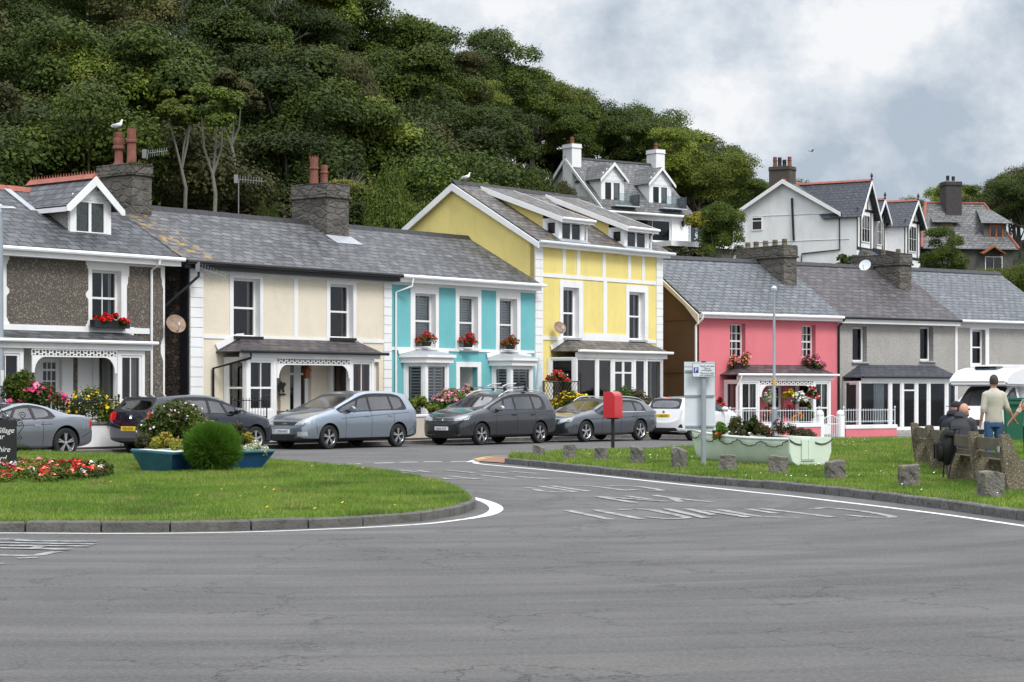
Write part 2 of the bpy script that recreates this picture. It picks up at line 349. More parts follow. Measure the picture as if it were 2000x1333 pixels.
# ------------------------------------------------------------ ground, road, grass, hill
def struct(o): o['kind'] = 'structure'; return o
def asphalt():
    m, nt, p, o = newmat("asphalt"); co = obj_co(nt)
    base = mixc(nt, ramp(nt, noise(nt, co, .30, 6, .65), .38, .62), (.098, .094, .091), (.145, .139, .134))
    # tyre scrub: noise drawn out in rings round the turning point of the junction
    cx = N(nt, 'ShaderNodeVectorMath', operation='SUBTRACT'); L_(nt, co, cx.inputs[0]); cx.inputs[1].default_value = (-3.0, 29.5, 0)
    ln = N(nt, 'ShaderNodeVectorMath', operation='LENGTH'); L_(nt, cx.outputs[0], ln.inputs[0])
    s2 = N(nt, 'ShaderNodeSeparateXYZ'); L_(nt, cx.outputs[0], s2.inputs[0])
    at2 = N(nt, 'ShaderNodeMath', operation='ARCTAN2'); L_(nt, s2.outputs[1], at2.inputs[0]); L_(nt, s2.outputs[0], at2.inputs[1])
    cb = N(nt, 'ShaderNodeCombineXYZ'); L_(nt, ln.outputs['Value'], cb.inputs[0]); L_(nt, at2.outputs[0], cb.inputs[1])
    rg = noise(nt, mapped(nt, cb.outputs[0], (1.5, .7, 1)), 1., 6, .72)
    base = mixc(nt, ramp(nt, rg, .46, .62, 0, .6), base, (.050, .050, .052))
    base = mixc(nt, ramp(nt, noise(nt, mapped(nt, co, (.12, 1.6, 1), (0, 0, .1)), 1., 5, .6),   .46, .66, 0, .42), base, (.055, .060, .062))
    base = mixc(nt, ramp(nt, noise(nt, mapped(nt, co, (.1, 1.1, 1), (0, 0, -.14)), 1.7, 4, .6), .55, .8, 0, .4), base, (.15, .149, .15))
    base = mixc(nt, ramp(nt, noise(nt, co, 28, 5, .8), .42, .64, 0, .38), base, (.25, .243, .238))
    base = mixc(nt, ramp(nt, noise(nt, co, 38, 4, .8),   .53, .66, 0, .5), base, (.04, .04, .042))
    v = N(nt, 'ShaderNodeTexVoronoi', Scale=.9, feature='DISTANCE_TO_EDGE')
    wv = N(nt, 'ShaderNodeVectorMath', operation='ADD'); nz = N(nt, 'ShaderNodeTexNoise', Scale=1.6, Detail=6.0, Roughness=.7); L_(nt, co, nz.inputs['Vector'])
    sc = N(nt, 'ShaderNodeVectorMath', operation='SCALE'); sc.inputs['Scale'].default_value = .9; L_(nt, nz.outputs['Color'], sc.inputs[0])
    L_(nt, co, wv.inputs[0]); L_(nt, sc.outputs[0], wv.inputs[1]); L_(nt, wv.outputs[0], v.inputs['Vector'])
    crack = ramp(nt, v.outputs['Distance'], .004, .014, 1, 0); mk = ramp(nt, noise(nt, co, .35, 3), .44, .54)
    mu = N(nt, 'ShaderNodeMath', operation='MULTIPLY'); L_(nt, crack, mu.inputs[0]); L_(nt, mk, mu.inputs[1])
    mu2 = N(nt, 'ShaderNodeMath', operation='MULTIPLY'); L_(nt, mu.outputs[0], mu2.inputs[0]); mu2.inputs[1].default_value = .7
    base = mixc(nt, mu2.outputs[0], base, (.03, .03, .032))
    L_(nt, base, p.inputs['Base Color']); p.inputs['Roughness'].default_value = .85; p.inputs['Specular IOR Level'].default_value = .25
    bump(nt, p, noise(nt, co, 110, 3, .7), .8, .012); return m
ASPH = asphalt()
def grid_sheet(name, xs, ys, f, m):
    vs = [(x, y, f(x, y)) for y in ys for x in xs]; k = len(xs)
    fs = [(j * k + i, j * k + i + 1, (j + 1) * k + i + 1, (j + 1) * k + i) for j in range(len(ys) - 1) for i in range(k - 1)]
    me = bpy.data.meshes.new(name); me.from_pydata(vs, [], fs); me.polygons.foreach_set('use_smooth', [True] * len(fs)); return struct(link(name, me, m))
grid_sheet("road", list(np.arange(-260, 301, 4.)), list(np.arange(-60, 421, 4.)), gz, ASPH)
def wornpaint(name, col, t0=.40, t1=.62, base=(.13, .13, .132)):
    m, nt, p, o = newmat(name); co = obj_co(nt)
    L_(nt, mixc(nt, ramp(nt, noise(nt, co, 7, 6, .75), t0, t1, 0, .85), col, base), p.inputs['Base Color']); p.inputs['Roughness'].default_value = .8; return m
LINE = wornpaint("road_line_paint", (.66, .66, .65), .52, .75); MARK = wornpaint("worn_letter_paint", (.44, .44, .43), .34, .58, (.10, .10, .102)); YLINE = wornpaint("yellow_line_paint", (.62, .40, .10), .45, .7)
def strip_pts(P, w, z=.004, close=False):
    P = [Vector(p) for p in P]; out = []
    ws = w if isinstance(w, (list, tuple)) else [w] * len(P)
    for i, p in enumerate(P):
        d = (P[min(i + 1, len(P) - 1)] - P[max(i - 1, 0)]); d.z = 0; d.normalize(); n = Vector((-d.y, d.x, 0)) * ws[i] / 2
        out += [p + n + Vector((0, 0, z)), p - n + Vector((0, 0, z))]
    return out
def strip(mb, pxs, w, z=.004):
    P = [ground_at(a, b) for a, b in pxs]; Q = strip_pts(P, w, z)
    mb.add(Q, [(2 * i, 2 * i + 1, 2 * i + 3, 2 * i + 2) for i in range(len(P) - 1)])
def smooth_px(pts, n=6):
    P = [np.array(p, float) for p in pts]; P = [2 * P[0] - P[1]] + P + [2 * P[-1] - P[-2]]; out = []
    for i in range(1, len(P) - 2):
        for k in range(n):
            t = k / n; a, b, c, d = P[i - 1:i + 3]
            out.append(tuple(.5 * ((2 * b) + (-a + c) * t + (2 * a - 5 * b + 4 * c - d) * t * t + (-a + 3 * b - 3 * c + d) * t ** 3)))
    return out + [tuple(P[-2])]
mb = MB(); strip(mb, smooth_px([(-300, 1043), (0, 1042), (250, 1043), (480, 1040), (700, 1032)]), .09)
strip(mb, smooth_px([(700, 1032), (830, 1024), (915, 1014)]), .10)
ww = smooth_px([(915, 1014), (950, 1007), (968, 998), (966, 989), (945, 979), (900, 967)]); strip(mb, ww, [.11 + .08 * math.sin(math.pi * i / (len(ww) - 1)) for i in range(len(ww))])
strip(mb, smooth_px([(932, 903), (940, 907), (1080, 920), (1220, 935), (1350, 949), (1470, 962), (1570, 972.5), (1820, 1002.5), (2000, 1028), (2200, 1056)]), .12)
strip(mb, [(922, 903), (936, 899), (948, 900)], .3)
for a in ([(731, 905.3), (768.6, 904.4)], [(781, 903.5), (815, 903)], [(828, 902.6), (864, 902.2)], [(880, 902.2), (912, 901.5)], [(600, 909), (640, 908)], [(660, 907.5), (705, 906.5)]): strip(mb, a, .16)
struct(flatobj(mb, "road_line", LINE))
mb = MB()
STR = """1020,952.6 1050,955|1043,956 1060,960 1100,962 1126,961|1056,950.6 1124,961|1078,950 1152,961|1100,949 1158,951 1226,959.6|1184,951 1210,950 1250,952 1278,956 1292,959 1270,960|1226,957 1248,959
1166,971 1240,983.4|1168,971 1302,981|1222,969.4 1272,976|1276,968 1320,974 1392,981.6|1312,973 1328,981
1108,998 1194,1016|1162,997 1196,1004 1254,1015|1208,997 1260,996 1300,1003 1342,1012 1310,1014.5 1260,1011|1300,995 1380,1013|1342,995 1394,1007
1380,999 1464,1012|1404,996 1420,999 1460,1006 1492,1010 1560,1012|1460,995 1520,1004|1484,994 1570,1004 1624,1011|1586,995 1620,993.4 1680,999 1744,1010.6 1700,1011.4 1654,1007
734,920.6 750.6,923.8 795.6,923.8|779,918.8 817,922.8|815,919.7 842,924|869,919 927,924.7|864,934.6 882,936.8 941,937|875,930.5 911,934 939,936.8|918,929 943,929 1004,936|1006,931 1073,937|936,920.6 990,925|995,921.5 1049,926
-60,1054 28,1055 56,1057.8 190,1059|-60,1060.5 186,1064.5|-60,1066.5 175,1068.5|-60,1071 138,1075|-60,1084.5 60,1086 85,1083 112,1078|62,1072 90,1066.5|34,1092 74,1089.5|-40,1101 4,1103"""
k = 0
for s in STR.replace("\n", "|").split("|"):
    P = [tuple(map(float, q.split(","))) for q in s.split()]
    strip(mb, smooth_px(P, 4) if len(P) > 2 else P, .13, .005 + .0006 * (k % 9)); k += 1
struct(flatobj(mb, "road_marking", MARK))
mb = MB(); 
for dy in (0, 2.2): strip(mb, smooth_px([(925, 900 - dy), (960, 894 - dy), (1030, 891.5 - dy), (1120, 889.5 - dy), (1250, 884.5 - dy), (1400, 880 - dy)]), .10)
struct(flatobj(mb, "road_line", YLINE))
def poly_sheet(name, P, z, m, thick=.0):
    bm = bmesh.new(); vs = [bm.verts.new((p[0], p[1], z)) for p in P]; f = bm.faces.new(vs)
    bmesh.ops.triangulate(bm, faces=[f]); bm.normal_update()
    me = bpy.data.meshes.new(name); bm.to_mesh(me); bm.free(); return struct(link(name, me, m))
GRASSG = mat("grass_soil", (.09, .13, .03), .95, .35, 2.5, .8, 40, .02)
def grass_blade_mat():
    m, nt, p, o = newmat("grass_blades"); co = obj_co(nt)
    f = ramp(nt, noise(nt, co, .5, 5, .6), .40, .60)
    c = mixc(nt, f, (.125, .220, .034), (.205, .290, .052)); c = mixc(nt, ramp(nt, noise(nt, co, 1.6, 4), .52, .68, 0, .75), c, (.33, .31, .12)); c = mixc(nt, ramp(nt, noise(nt, co, .8, 3), .54, .66, 0, .7), c, (.06, .12, .02))
    g = N(nt, 'ShaderNodeNewGeometry'); rr = N(nt, 'ShaderNodeMapRange'); L_(nt, g.outputs['Random Per Island'], rr.inputs[0]); rr.inputs[3].default_value = .6; rr.inputs[4].default_value = 1.5
    vm = N(nt, 'ShaderNodeVectorMath', operation='SCALE'); L_(nt, c, vm.inputs[0]); L_(nt, rr.outputs[0], vm.inputs['Scale'])
    L_(nt, vm.outputs[0], p.inputs['Base Color']); p.inputs['Roughness'].default_value = .65; p.inputs['Specular IOR Level'].default_value = .2
    t = N(nt, 'ShaderNodeBsdfTranslucent'); L_(nt, vm.outputs[0], t.inputs[0]); s = N(nt, 'ShaderNodeMixShader'); s.inputs[0].default_value = .4
    L_(nt, p.outputs[0], s.inputs[1]); L_(nt, t.outputs[0], s.inputs[2]); L_(nt, s.outputs[0], o.inputs[0]); return m
BLADE = grass_blade_mat()
def inpoly(x, y, P):
    r = np.zeros(len(x), bool); n = len(P)
    for i in range(n):
        x1, y1, x2, y2 = P[i][0], P[i][1], P[(i + 1) % n][0], P[(i + 1) % n][1]
        c = ((y1 > y) != (y2 > y)) & (x < (x2 - x1) * (y - y1) / (y2 - y1 + 1e-12) + x1); r ^= c
    return r
def blades(name, P, z, n, hmin, hmax, wd):
    xs = [p[0] for p in P]; ys = [p[1] for p in P]; x = rng.uniform(min(xs), max(xs), n * 3); y = rng.uniform(min(ys), max(ys), n * 3)
    ok = inpoly(x, y, P) & (abs(x / y) < .275) & (rng.random(len(x)) < np.clip(30 / y, 0, 1) ** 1.2); x = x[ok][:n]; y = y[ok][:n]; k = len(x)
    # tufts: taller grass where a slow noise is high
    tuft = .5 + .5 * np.sin(x * 1.9 + 2 * np.sin(y * 1.3)) * np.sin(y * 2.3 + 1.7 * np.sin(x * 1.1))
    h = (hmin + (hmax - hmin) * rng.random(k)) * (.65 + .7 * tuft) * np.clip(y / 27, 1, 1.7); w = wd * (.6 + .8 * rng.random(k)) * np.clip(y / 26, 1, 1.8)
    a = rng.uniform(0, 2 * np.pi, k); ca, sa = np.cos(a), np.sin(a); ln = h * rng.uniform(.1, .9, k); b = rng.uniform(0, 2 * np.pi, k)
    p1 = np.stack([x - ca * w, y - sa * w, np.full(k, z)], 1); p2 = np.stack([x + ca * w, y + sa * w, np.full(k, z)], 1)
    p3 = np.stack([x + ln * np.cos(b), y + ln * np.sin(b), z + h], 1)
    o = npmesh(name, np.stack([p1, p2, p3], 1).reshape(-1, 3), 3, BLADE); o['kind'] = 'stuff'; return o
near = [(-500, 1042), (0, 1039.5), (300, 1039.5), (480, 1037), (700, 1028), (830, 1018), (895, 1006), (925, 996), (928, 986), (905, 968)]
far = [(860, 951), (760, 935), (650, 921), (540, 912), (400, 905), (200, 899), (0, 895), (-500, 885)]
PL = [ground_at(*p) for p in smooth_px(near)] + [ground_at(*p, z=.0) for p in smooth_px(far)]
def kerb_line(name, P, w, h, m, seg, gap=.012, jit=.006):
    """kerb stones laid end to end along a ground polyline"""
    d = [0]
    for a, b in zip(P, P[1:]): d.append(d[-1] + (Vector(b) - Vector(a)).length)
    def pt(s):
        for i in range(len(P) - 1):
            if s <= d[i + 1] or i == len(P) - 2:
                t = (s - d[i]) / max(1e-6, d[i + 1] - d[i]); return Vector(P[i]).lerp(Vector(P[i + 1]), t)
    s = 0; mb = MB()
    while s < d[-1] - seg * .3:
        L = seg * random.uniform(.75, 1.2); a, b = pt(s + gap), pt(min(s + L - gap, d[-1])); dr = (b - a); dr.z = 0
        if dr.length < .05: break
        dr.normalize(); n = Vector((-dr.y, dr.x, 0)); jz = random.uniform(-jit, jit); jn = random.uniform(-jit, jit)
        q = [a + n * jn, b + n * jn, b + n * (jn + w), a + n * (jn + w)]; z0 = min(a.z, b.z) - .05; z1 = h + jz + (a.z + b.z) / 2; c = .018
        top = [a + n * (jn + c) + dr * c, b + n * (jn + c) - dr * c, b + n * (jn + w - c) - dr * c, a + n * (jn + w - c) + dr * c]
        mb.add([(p.x, p.y, z0) for p in q] + [(p.x, p.y, z1 - c) for p in q] + [(p.x, p.y, z1) for p in top],
               [(0, 3, 2, 1)] + [(i, (i + 1) % 4, (i + 1) % 4 + 4, i + 4) for i in range(4)] + [(i + 4, (i + 1) % 4 + 4, (i + 1) % 4 + 8, i + 8) for i in range(4)] + [(8, 9, 10, 11)])
        s += L
    return struct(mb.obj(name, m))
kerb_line("kerb", [ground_at(*p) for p in smooth_px(near, 8)], .16, .12, KERBD, .92)
def inset(P, t):
    out = []; n = len(P)
    for i in range(n):
        a, b, c = Vector(P[i - 1]), Vector(P[i]), Vector(P[(i + 1) % n]); d = ((b - a).normalized() + (c - b).normalized()); d.z = 0; d.normalize()
        out.append(b + Vector((-d.y, d.x, 0)) * t)
    return out
PLi = inset(PL, .10); poly_sheet("grass_bank", PLi, .105, GRASSG)
blades("grass", inset(PL, .07), .10, 340000, .035, .075, .007)
nearR = [(985, 906), (1100, 918), (1220, 931), (1350, 943.5), (1520, 957), (1670, 973), (1820, 992), (2000, 1018), (2200, 1046), (2500, 1088)]
farR = [(2500, 862), (2000, 864), (1800, 866), (1620, 869), (1360, 884), (1150, 893), (1050, 897), (990, 900)]
PRn = [ground_at(*p) for p in smooth_px(nearR)]; PRf = [ground_at(*p) for p in smooth_px(farR)]
PR = PRn + PRf
kerb_line("kerb", PRn, .17, .13, KERB, .95)
poly_sheet("grass_verge", inset(PR, .12), .115, GRASSG)
blades("grass", inset(PR, .09), .11, 380000, .035, .075, .008)
# brick paving at the tip of the verge
Pb = [ground_at(*p, z=.0) for p in [(925, 902), (985, 906), (1000, 901), (1150, 893), (1150, 890.5), (1030, 893), (955, 896)]]; poly_sheet("pavement", Pb, .02, PAVERED)
# pavement and kerb on the house side of the road
def fr_strip(fr, s0, s1, d0, d1, z0, z1, n=30):
    mb = MB()
    for i in range(n):
        a, b = s0 + (s1 - s0) * i / n, s0 + (s1 - s0) * (i + 1) / n; c = [fr.W(a, d0), fr.W(b, d0), fr.W(b, d1), fr.W(a, d1)]
        mb.add([(p.x, p.y, gz(p.x, p.y) + z0) for p in c] + [(p.x, p.y, gz(p.x, p.y) + z1) for p in c], [(0, 3, 2, 1), (4, 5, 6, 7), (0, 1, 5, 4), (1, 2, 6, 5), (2, 3, 7, 6), (3, 0, 4, 7)])
    return mb
struct(fr_strip(FL_, -16, 22, -3.35, -2.75, -.05, .10).obj("pavement", PAVE))
struct(fr_strip(FL_, -16, 22, -3.48, -3.352, -.05, .105).obj("kerb", KERB))
struct(fr_strip(FL_, -16, 23.4, -2.74, 14, -.05, .16).obj("garden_ground", mat("garden_soil", (.06, .05, .03), .95, .3, 2)))
struct(fr_strip(FR_, -1.5, 26, -3.9, 14, -.05, .12).obj("garden_ground", PAVE))
struct(fr_strip(FR_, -2, 26, -5.2, -3.92, -.05, .10).obj("pavement", PAVE))
# hillside: distance / height profile for each bearing
HT = {-900: ((58, .1), (120, 24), (220, 36)), 0: ((62, .1), (115, 21), (220, 34)), 500: ((70, .1), (125, 21), (220, 30)), 800: ((78, .1), (132, 18.0), (220, 20)), 1000: ((86, .1), (140, 17.6), (175, 21.3), (230, 22)),
      1200: ((93, .1), (150, 13.0), (175, 18.6), (182, 19.6), (230, 19)), 1380: ((98, .1), (150, 12.6), (182, 15.8), (240, 14)), 1500: ((102, 0), (150, 10.5), (187, 12.4), (250, 11)), 1560: ((104, 0), (146, 9.6), (190, 9.5), (260, 13)),
      1780: ((104, 0), (150, 9.5), (175, 11), (235, 15.8), (300, 16)), 1900: ((104, 0), (160, 11), (235, 18.5), (300, 19)), 2100: ((104, 0), (160, 12), (235, 21.5), (300, 23)), 2900: ((104, 0), (160, 14), (235, 26), (300, 28))}
HK = sorted(HT)
def hprof(P, Y):
    if Y <= P[0][0]: return P[0][1] - .5 * min(1, (P[0][0] - Y) / 2)
    for (a, b), (c, d) in zip(P, P[1:]):
        if Y <= c: t = (Y - a) / (c - a); return b + (d - b) * t
    return P[-1][1]
def hill(X, Y):
    px = 1000 + FPX * X / max(Y, 1); px = max(HK[0], min(HK[-1], px))
    for a, b in zip(HK, HK[1:]):
        if px <= b:
            t = (px - a) / (b - a); t = t * t * (3 - 2 * t); return hprof(HT[a], Y) * (1 - t) + hprof(HT[b], Y) * t
UNDER_G = mat("undergrowth", (.022, .034, .012), .95, .5, .6, 1., 3, .3)
grid_sheet("hillside", list(np.arange(-110, 130, 2.5)), list(np.arange(54, 320, 2.5)), hill, UNDER_G)

def daisies(name, P, z, n, m, size):
    xs = [p[0] for p in P]; ys = [p[1] for p in P]; x = rng.uniform(min(xs), max(xs), n * 3); y = rng.uniform(min(ys), max(ys), n * 3); cl = np.sin(x * .9 + 1) * np.sin(y * .7 + x * .3) > -.1; ok = inpoly(x, y, P) & cl; x, y = x[ok][:n], y[ok][:n]; k = len(x); z = z + rng.uniform(.0, .05, k)
    s = size * (.6 + .8 * rng.random(k)); V = np.stack([np.stack([x + s * math.cos(t), y + s * math.sin(t), z + s * .5 * math.sin(t + 1)], 1) for t in (0, 1.57, 3.14, 4.71)], 1).reshape(-1, 3)
    o = npmesh(name, V, 4, m); o['kind'] = 'stuff'
daisies("daisies", inset(PR, .3), .17, 420, FL['white'], .016); daisies("daisies", inset(PL, .3), .16, 60, FL['yellow'], .018)
# ------------------------------------------------------------ house parts
def T(x, y, z, rz=0): return Matrix.Translation((x, y, z)) @ Matrix.Rotation(rz, 4, 'Z')
def window(parent, M, w, h, rows=1, cols=1, fr=.065, bar=.028, split=None, m=None, curtain=None, cmat=None, depth=.5, name="window", grid=None, sashoff=True, slats=None):
    m = m or WHITE; mb = MB(M)
    mb.box(0, fr, 0, .07, 0, h).box(w - fr, w, 0, .07, 0, h).box(fr, w - fr, 0, .07, 0, fr).box(fr, w - fr, 0, .07, h - fr, h)
    zs = []
    if split: zs = [h * split]; mb.box(fr, w - fr, .005, .06, zs[0] - .03, zs[0] + .03)
    for i in range(1, cols): x = fr + (w - 2 * fr) * i / cols; mb.box(x - bar / 2, x + bar / 2, .012, .05, fr, h - fr)
    for i in range(1, rows): z = fr + (h - 2 * fr) * i / rows; mb.box(fr, w - fr, .014, .048, z - bar / 2, z + bar / 2)
    o = mb.obj(name, m, parent)
    flatobj(MB(M).add([(fr * .8, .035, fr * .8), (w - fr * .8, .035, fr * .8), (w - fr * .8, .035, h - fr * .8), (fr * .8, .035, h - fr * .8)], [(0, 1, 2, 3)]), "pane", GLASS, o)
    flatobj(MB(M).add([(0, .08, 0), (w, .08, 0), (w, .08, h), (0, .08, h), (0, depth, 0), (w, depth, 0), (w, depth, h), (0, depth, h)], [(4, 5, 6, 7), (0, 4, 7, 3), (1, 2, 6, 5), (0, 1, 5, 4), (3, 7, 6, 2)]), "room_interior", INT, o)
    if curtain:
        mb = MB(M)
        for a, b in curtain:
            n = max(4, int((b - a) * w / .05)); q = [(fr + (w - 2 * fr) * (a + (b - a) * i / n), .15 + .03 * math.sin(i * 2.1), z) for i in range(n + 1) for z in (fr, h - fr)]
            mb.add(q, [(2 * i, 2 * i + 2, 2 * i + 3, 2 * i + 1) for i in range(n)])
        flatobj(mb, "curtain", cmat or CURT, o)
    if slats:
        mb = MB(M); a, b = slats; z = fr + .05; mb.box(fr, fr + .06, .10, .13, fr, h - fr).box(w - fr - .06, w - fr, .10, .13, fr, h - fr)
        if w > .6: mb.box(w / 2 - .04, w / 2 + .04, .10, .13, fr, h - fr)
        while z < h - fr - .05:
            mb.add([(fr, .095, z), (w - fr, .095, z), (w - fr, .13, z + a), (fr, .13, z + a)], [(0, 1, 2, 3)]); z += b
        flatobj(mb, "shutter", BLIND, o)
    return o
def owin(root, w, liner, d=.19, **kw):
    if liner is not None:
        a, b, c, e = w[0] + .003, w[1] - .003, w[2] + .003, w[3] - .003
        flatobj(MB().add([(a, -.001, c), (b, -.001, c), (b, -.001, e), (a, -.001, e), (a, d + .03, c), (b, d + .03, c), (b, d + .03, e), (a, d + .03, e)], [(0, 3, 7, 4), (1, 5, 6, 2), (3, 2, 6, 7), (0, 4, 5, 1)]), "window_reveal", liner, root)
    return window(root, T(w[0] + .003, d, w[2] + .003), w[1] - w[0] - .006, w[3] - w[2] - .006, **kw)
def panel(parent, p, q, z0, z1, mg, zs, zt, m, wm=None, wname="window", **kw):
    d = Vector((q[0] - p[0], q[1] - p[1])); L = d.length; M = T(p[0], p[1], 0, math.atan2(d.y, d.x)); mb = MB(M)
    rects_union(mb, [(0, L, z0, z1)], [(mg, L - mg, zs, zt)], 0, .09); w = flatobj(mb, "bay_wall", m, parent)
    return window(parent, M @ T(mg, .025, zs), L - 2 * mg, zt - zs, name=wname, m=wm, depth=kw.pop('depth', .42), **kw)
def frieze(parent, x0, x1, y, zb, zt, br=.35, m=None):
    mb = MB(T(0, y, 0)); mb.box(x0, x1, 0, .04, zt - .04, zt).box(x0, x1, 0, .04, zb, zb + .035); n = int((x1 - x0) / .11); zm = (zt + zb) / 2
    for i in range(n + 1):
        x = x0 + (x1 - x0) * i / n; mb.box(x - .012, x + .012, .008, .032, zb + .035, zt - .04)
        if i < n: a, b = (zm - .01, zm + .025) if i % 2 else (zm - .05, zm - .02); mb.box(x + .012, x + (x1 - x0) / n - .012, .008, .032, a, b)
    for s, xe in ((1, x0), (-1, x1)):
        P = []; k = 8
        for i in range(k + 1): t = math.pi / 2 * i / k; P.append((xe + s * (br - br * math.sin(t) * .88), zb - br + br * math.cos(t) * .0 + br * (1 - (1 - math.cos(t)) * 1.0) * 1.0))
        P = [(xe, zb)] + [(xe + s * br * (1 - math.sin(math.pi / 2 * i / k) * .82), zb - br * (1 - math.cos(math.pi / 2 * i / k)) * 1.0) for i in range(k + 1)] + [(xe, zb - br)]
        mb.prism(P, .0, .035)
    return mb.obj("porch_frieze", m or WHITE, parent)
def gutter(parent, x0, x1, y, z, m, r=.06, name="gutter"):
    mb = MB(); mb.tube([(x0, y, z), (x1, y, z)], r, 8); return mb.obj(name, m, parent, smooth=True)
def pipe(parent, pts, m, r=.035, name="downpipe"): return MB().tube(pts, r, 8).obj(name, m, parent, smooth=True)
def quoins(parent, x0, x1, z0, z1, y=-.05, h=.29, m=None):
    mb = MB(); z = z0
    while z < z1 - .05:
        b = min(z + h - .014, z1); mb.box(x0, x1, y, 0, z, b); z += h
    return mb.obj("quoin_strip", m or WHITE, parent)
def trims(parent, rects, holes, m=None, y=-.03, name="facade_trim"): return flatobj(rects_union(MB(), rects, holes, y, .0), name, m or WHITE, parent)
def shell(root, w, zb, ze, D, zr, dr, m, holes, left=None, right=None, name="wall"):
    mb = rects_union(MB(), [(0, w, zb, ze)], holes, 0, .21); mb.add([(0, D, zb), (w, D, zb), (w, D, ze), (0, D, ze)], [(0, 3, 2, 1)])
    wl = flatobj(mb, name, m, root)
    g = lambda x: [(x, 0, zb), (x, D, zb), (x, D, ze), (x, dr, zr - .08), (x, 0, ze)]
    for x, mm, nm in ((0, left, "gable_wall"), (w, right, "gable_wall")):
        flatobj(MB().add(g(x), [(0, 1, 2, 3, 4)]), nm, mm or m, root)
    return wl
def roofpair(root, x0, x1, ye, zee, dr, zr, m, D=None, zb=None, name="roof"):
    D = D or 2 * dr; mb = MB(); mb.slope([(x0, ye, zee), (x1, ye, zee), (x1, dr, zr), (x0, dr, zr)])
    zb = zb if zb is not None else zee; mb.slope([(x0, dr, zr), (x1, dr, zr), (x1, D - ye, zb), (x0, D - ye, zb)]); return mb.obj(name, m, root)
def ridge(root, x0, x1, dr, zr, m, w=.16, name="ridge_tiles", cap=False):
    mb = MB(); n = max(1, int((x1 - x0) / .45))
    for i in range(n):
        a, b = x0 + (x1 - x0) * i / n, x0 + (x1 - x0) * (i + 1) / n - .012; h = .09 + .006 * (i % 2)
        mb.add([(a, dr - w, zr - .07), (a, dr, zr + h), (a, dr + w, zr - .07), (b, dr - w, zr - .07), (b, dr, zr + h), (b, dr + w, zr - .07)], [(0, 1, 4, 3), (1, 2, 5, 4), (0, 3, 5, 2), (0, 2, 1), (3, 4, 5)])
        if cap:
            for k in range(4): q = a + (b - a) * (k + .5) / 4; mb.add([(q - .035, dr, zr + h - .01), (q + .035, dr, zr + h - .01), (q, dr, zr + h + .10), (q, dr + .02, zr + h)], [(0, 1, 2), (0, 2, 3), (1, 3, 2)])
    return mb.obj(name, m, root)
def pot(parent, x, y, z, h, r, m, kind=0):
    prof = [(r * 1.08, 0), (r, .06), (r * .9, h * .6), (r * 1.15, h * .62), (r * 1.15, h * .68), (r * .9, h * .7), (r * .95, h), (r * .7, h), (r * .7, h * .8)]
    if kind == 1: prof = [(r * 1.3, 0), (r * .85, h * .12), (r * .8, h * .45), (r * 1.25, h * .5), (r * 1.25, h * .58), (r, h * .6), (r * 1.2, h * .7), (r * 1.2, h * .8), (r * .95, h * .82), (r * 1.15, h * .97), (r * .3, h)]
    mb = MB(); mb.lathe(prof, (x, y, z), 14)
    if kind == 2:
        for k in range(6): t = k * math.pi / 3; mb.add([(x + r * .95 * math.cos(t - .35), y + r * .95 * math.sin(t - .35), z + h), (x + r * .95 * math.cos(t + .35), y + r * .95 * math.sin(t + .35), z + h), (x + r * 1.05 * math.cos(t), y + r * 1.05 * math.sin(t), z + h + .16), (x + r * .7 * math.cos(t), y + r * .7 * math.sin(t), z + h)], [(0, 1, 2), (1, 3, 2), (0, 2, 3)])
    return mb.obj("chimney_pot", m, parent, smooth=50)
def chimney(root, x0, x1, y0, y1, zb, zt, m, cap=.16, pots=(), capm=None, corb=.07):
    mb = MB(); mb.box(x0, x1, y0, y1, zb, zt - cap * 1.6)
    mb.box(x0 - corb, x1 + corb, y0 - corb, y1 + corb, zt - cap * 1.6, zt - cap * 1.3).box(x0 - corb * .4, x1 + corb * .4, y0 - corb * .4, y1 + corb * .4, zt - cap * 1.3, zt)
    bm_o = mb.obj("chimney", m, root, bevel=.02)
    MB().box(x0 - .02, x1 + .02, y0 - .02, y1 + .02, zt + .001, zt + .05).obj("chimney_cap", capm or m, bm_o, bevel=.015)
    for (fx, fy, h, r, mm, k) in pots: pot(bm_o, x0 + (x1 - x0) * fx, y0 + (y1 - y0) * fy, zt + .04, h, r, mm, k)
    return bm_o
def hiproof(root, x0, x1, xt0, xt1, ye, ze, yt, zt, m, name="porch_roof", t=.04):
    """lean-to roof hipped at both ends: eave x0..x1 at depth ye, top xt0..xt1 at depth yt"""
    mb = MB(); mb.slope([(x0, ye, ze), (x1, ye, ze), (xt1, yt, zt), (xt0, yt, zt)], t); mb.slope([(x0, 0, ze), (x0, ye, ze), (xt0, yt, zt)], t); mb.slope([(x1, ye, ze), (x1, 0, ze), (xt1, yt, zt)], t)
    return mb.obj(name, m, root)
def leaves(name, cs, rs, n, size, m, parent, **k): return npmesh(name, leafcloud(cs, rs, n, size, **k), 4, m, parent)
def plant(name, loc, blobs, n, size, m, label, cat, flowers=(), group=None, stem=None, holder=None, **k):
    """a plant: foliage blobs [(x,y,z,r)], flowers [(material, number, size)]"""
    e = empty(name, loc, 0, label, cat, group); cs = [b[:3] for b in blobs]; rs = [b[3] for b in blobs]
    leaves("foliage", cs, rs, n, size, m, e, **k)
    for fm, fn, fs in flowers: leaves("blossom", cs, [r * 1.06 for r in rs], fn, fs, FL[fm] if isinstance(fm, str) else fm, e, inner=.97, asp=.9, up=.6)
    if stem: MB().tube([(0, 0, 0), (0, 0, stem)], .02, 6).obj("stem", BARK, e)
    if holder: holder(e)
    return e
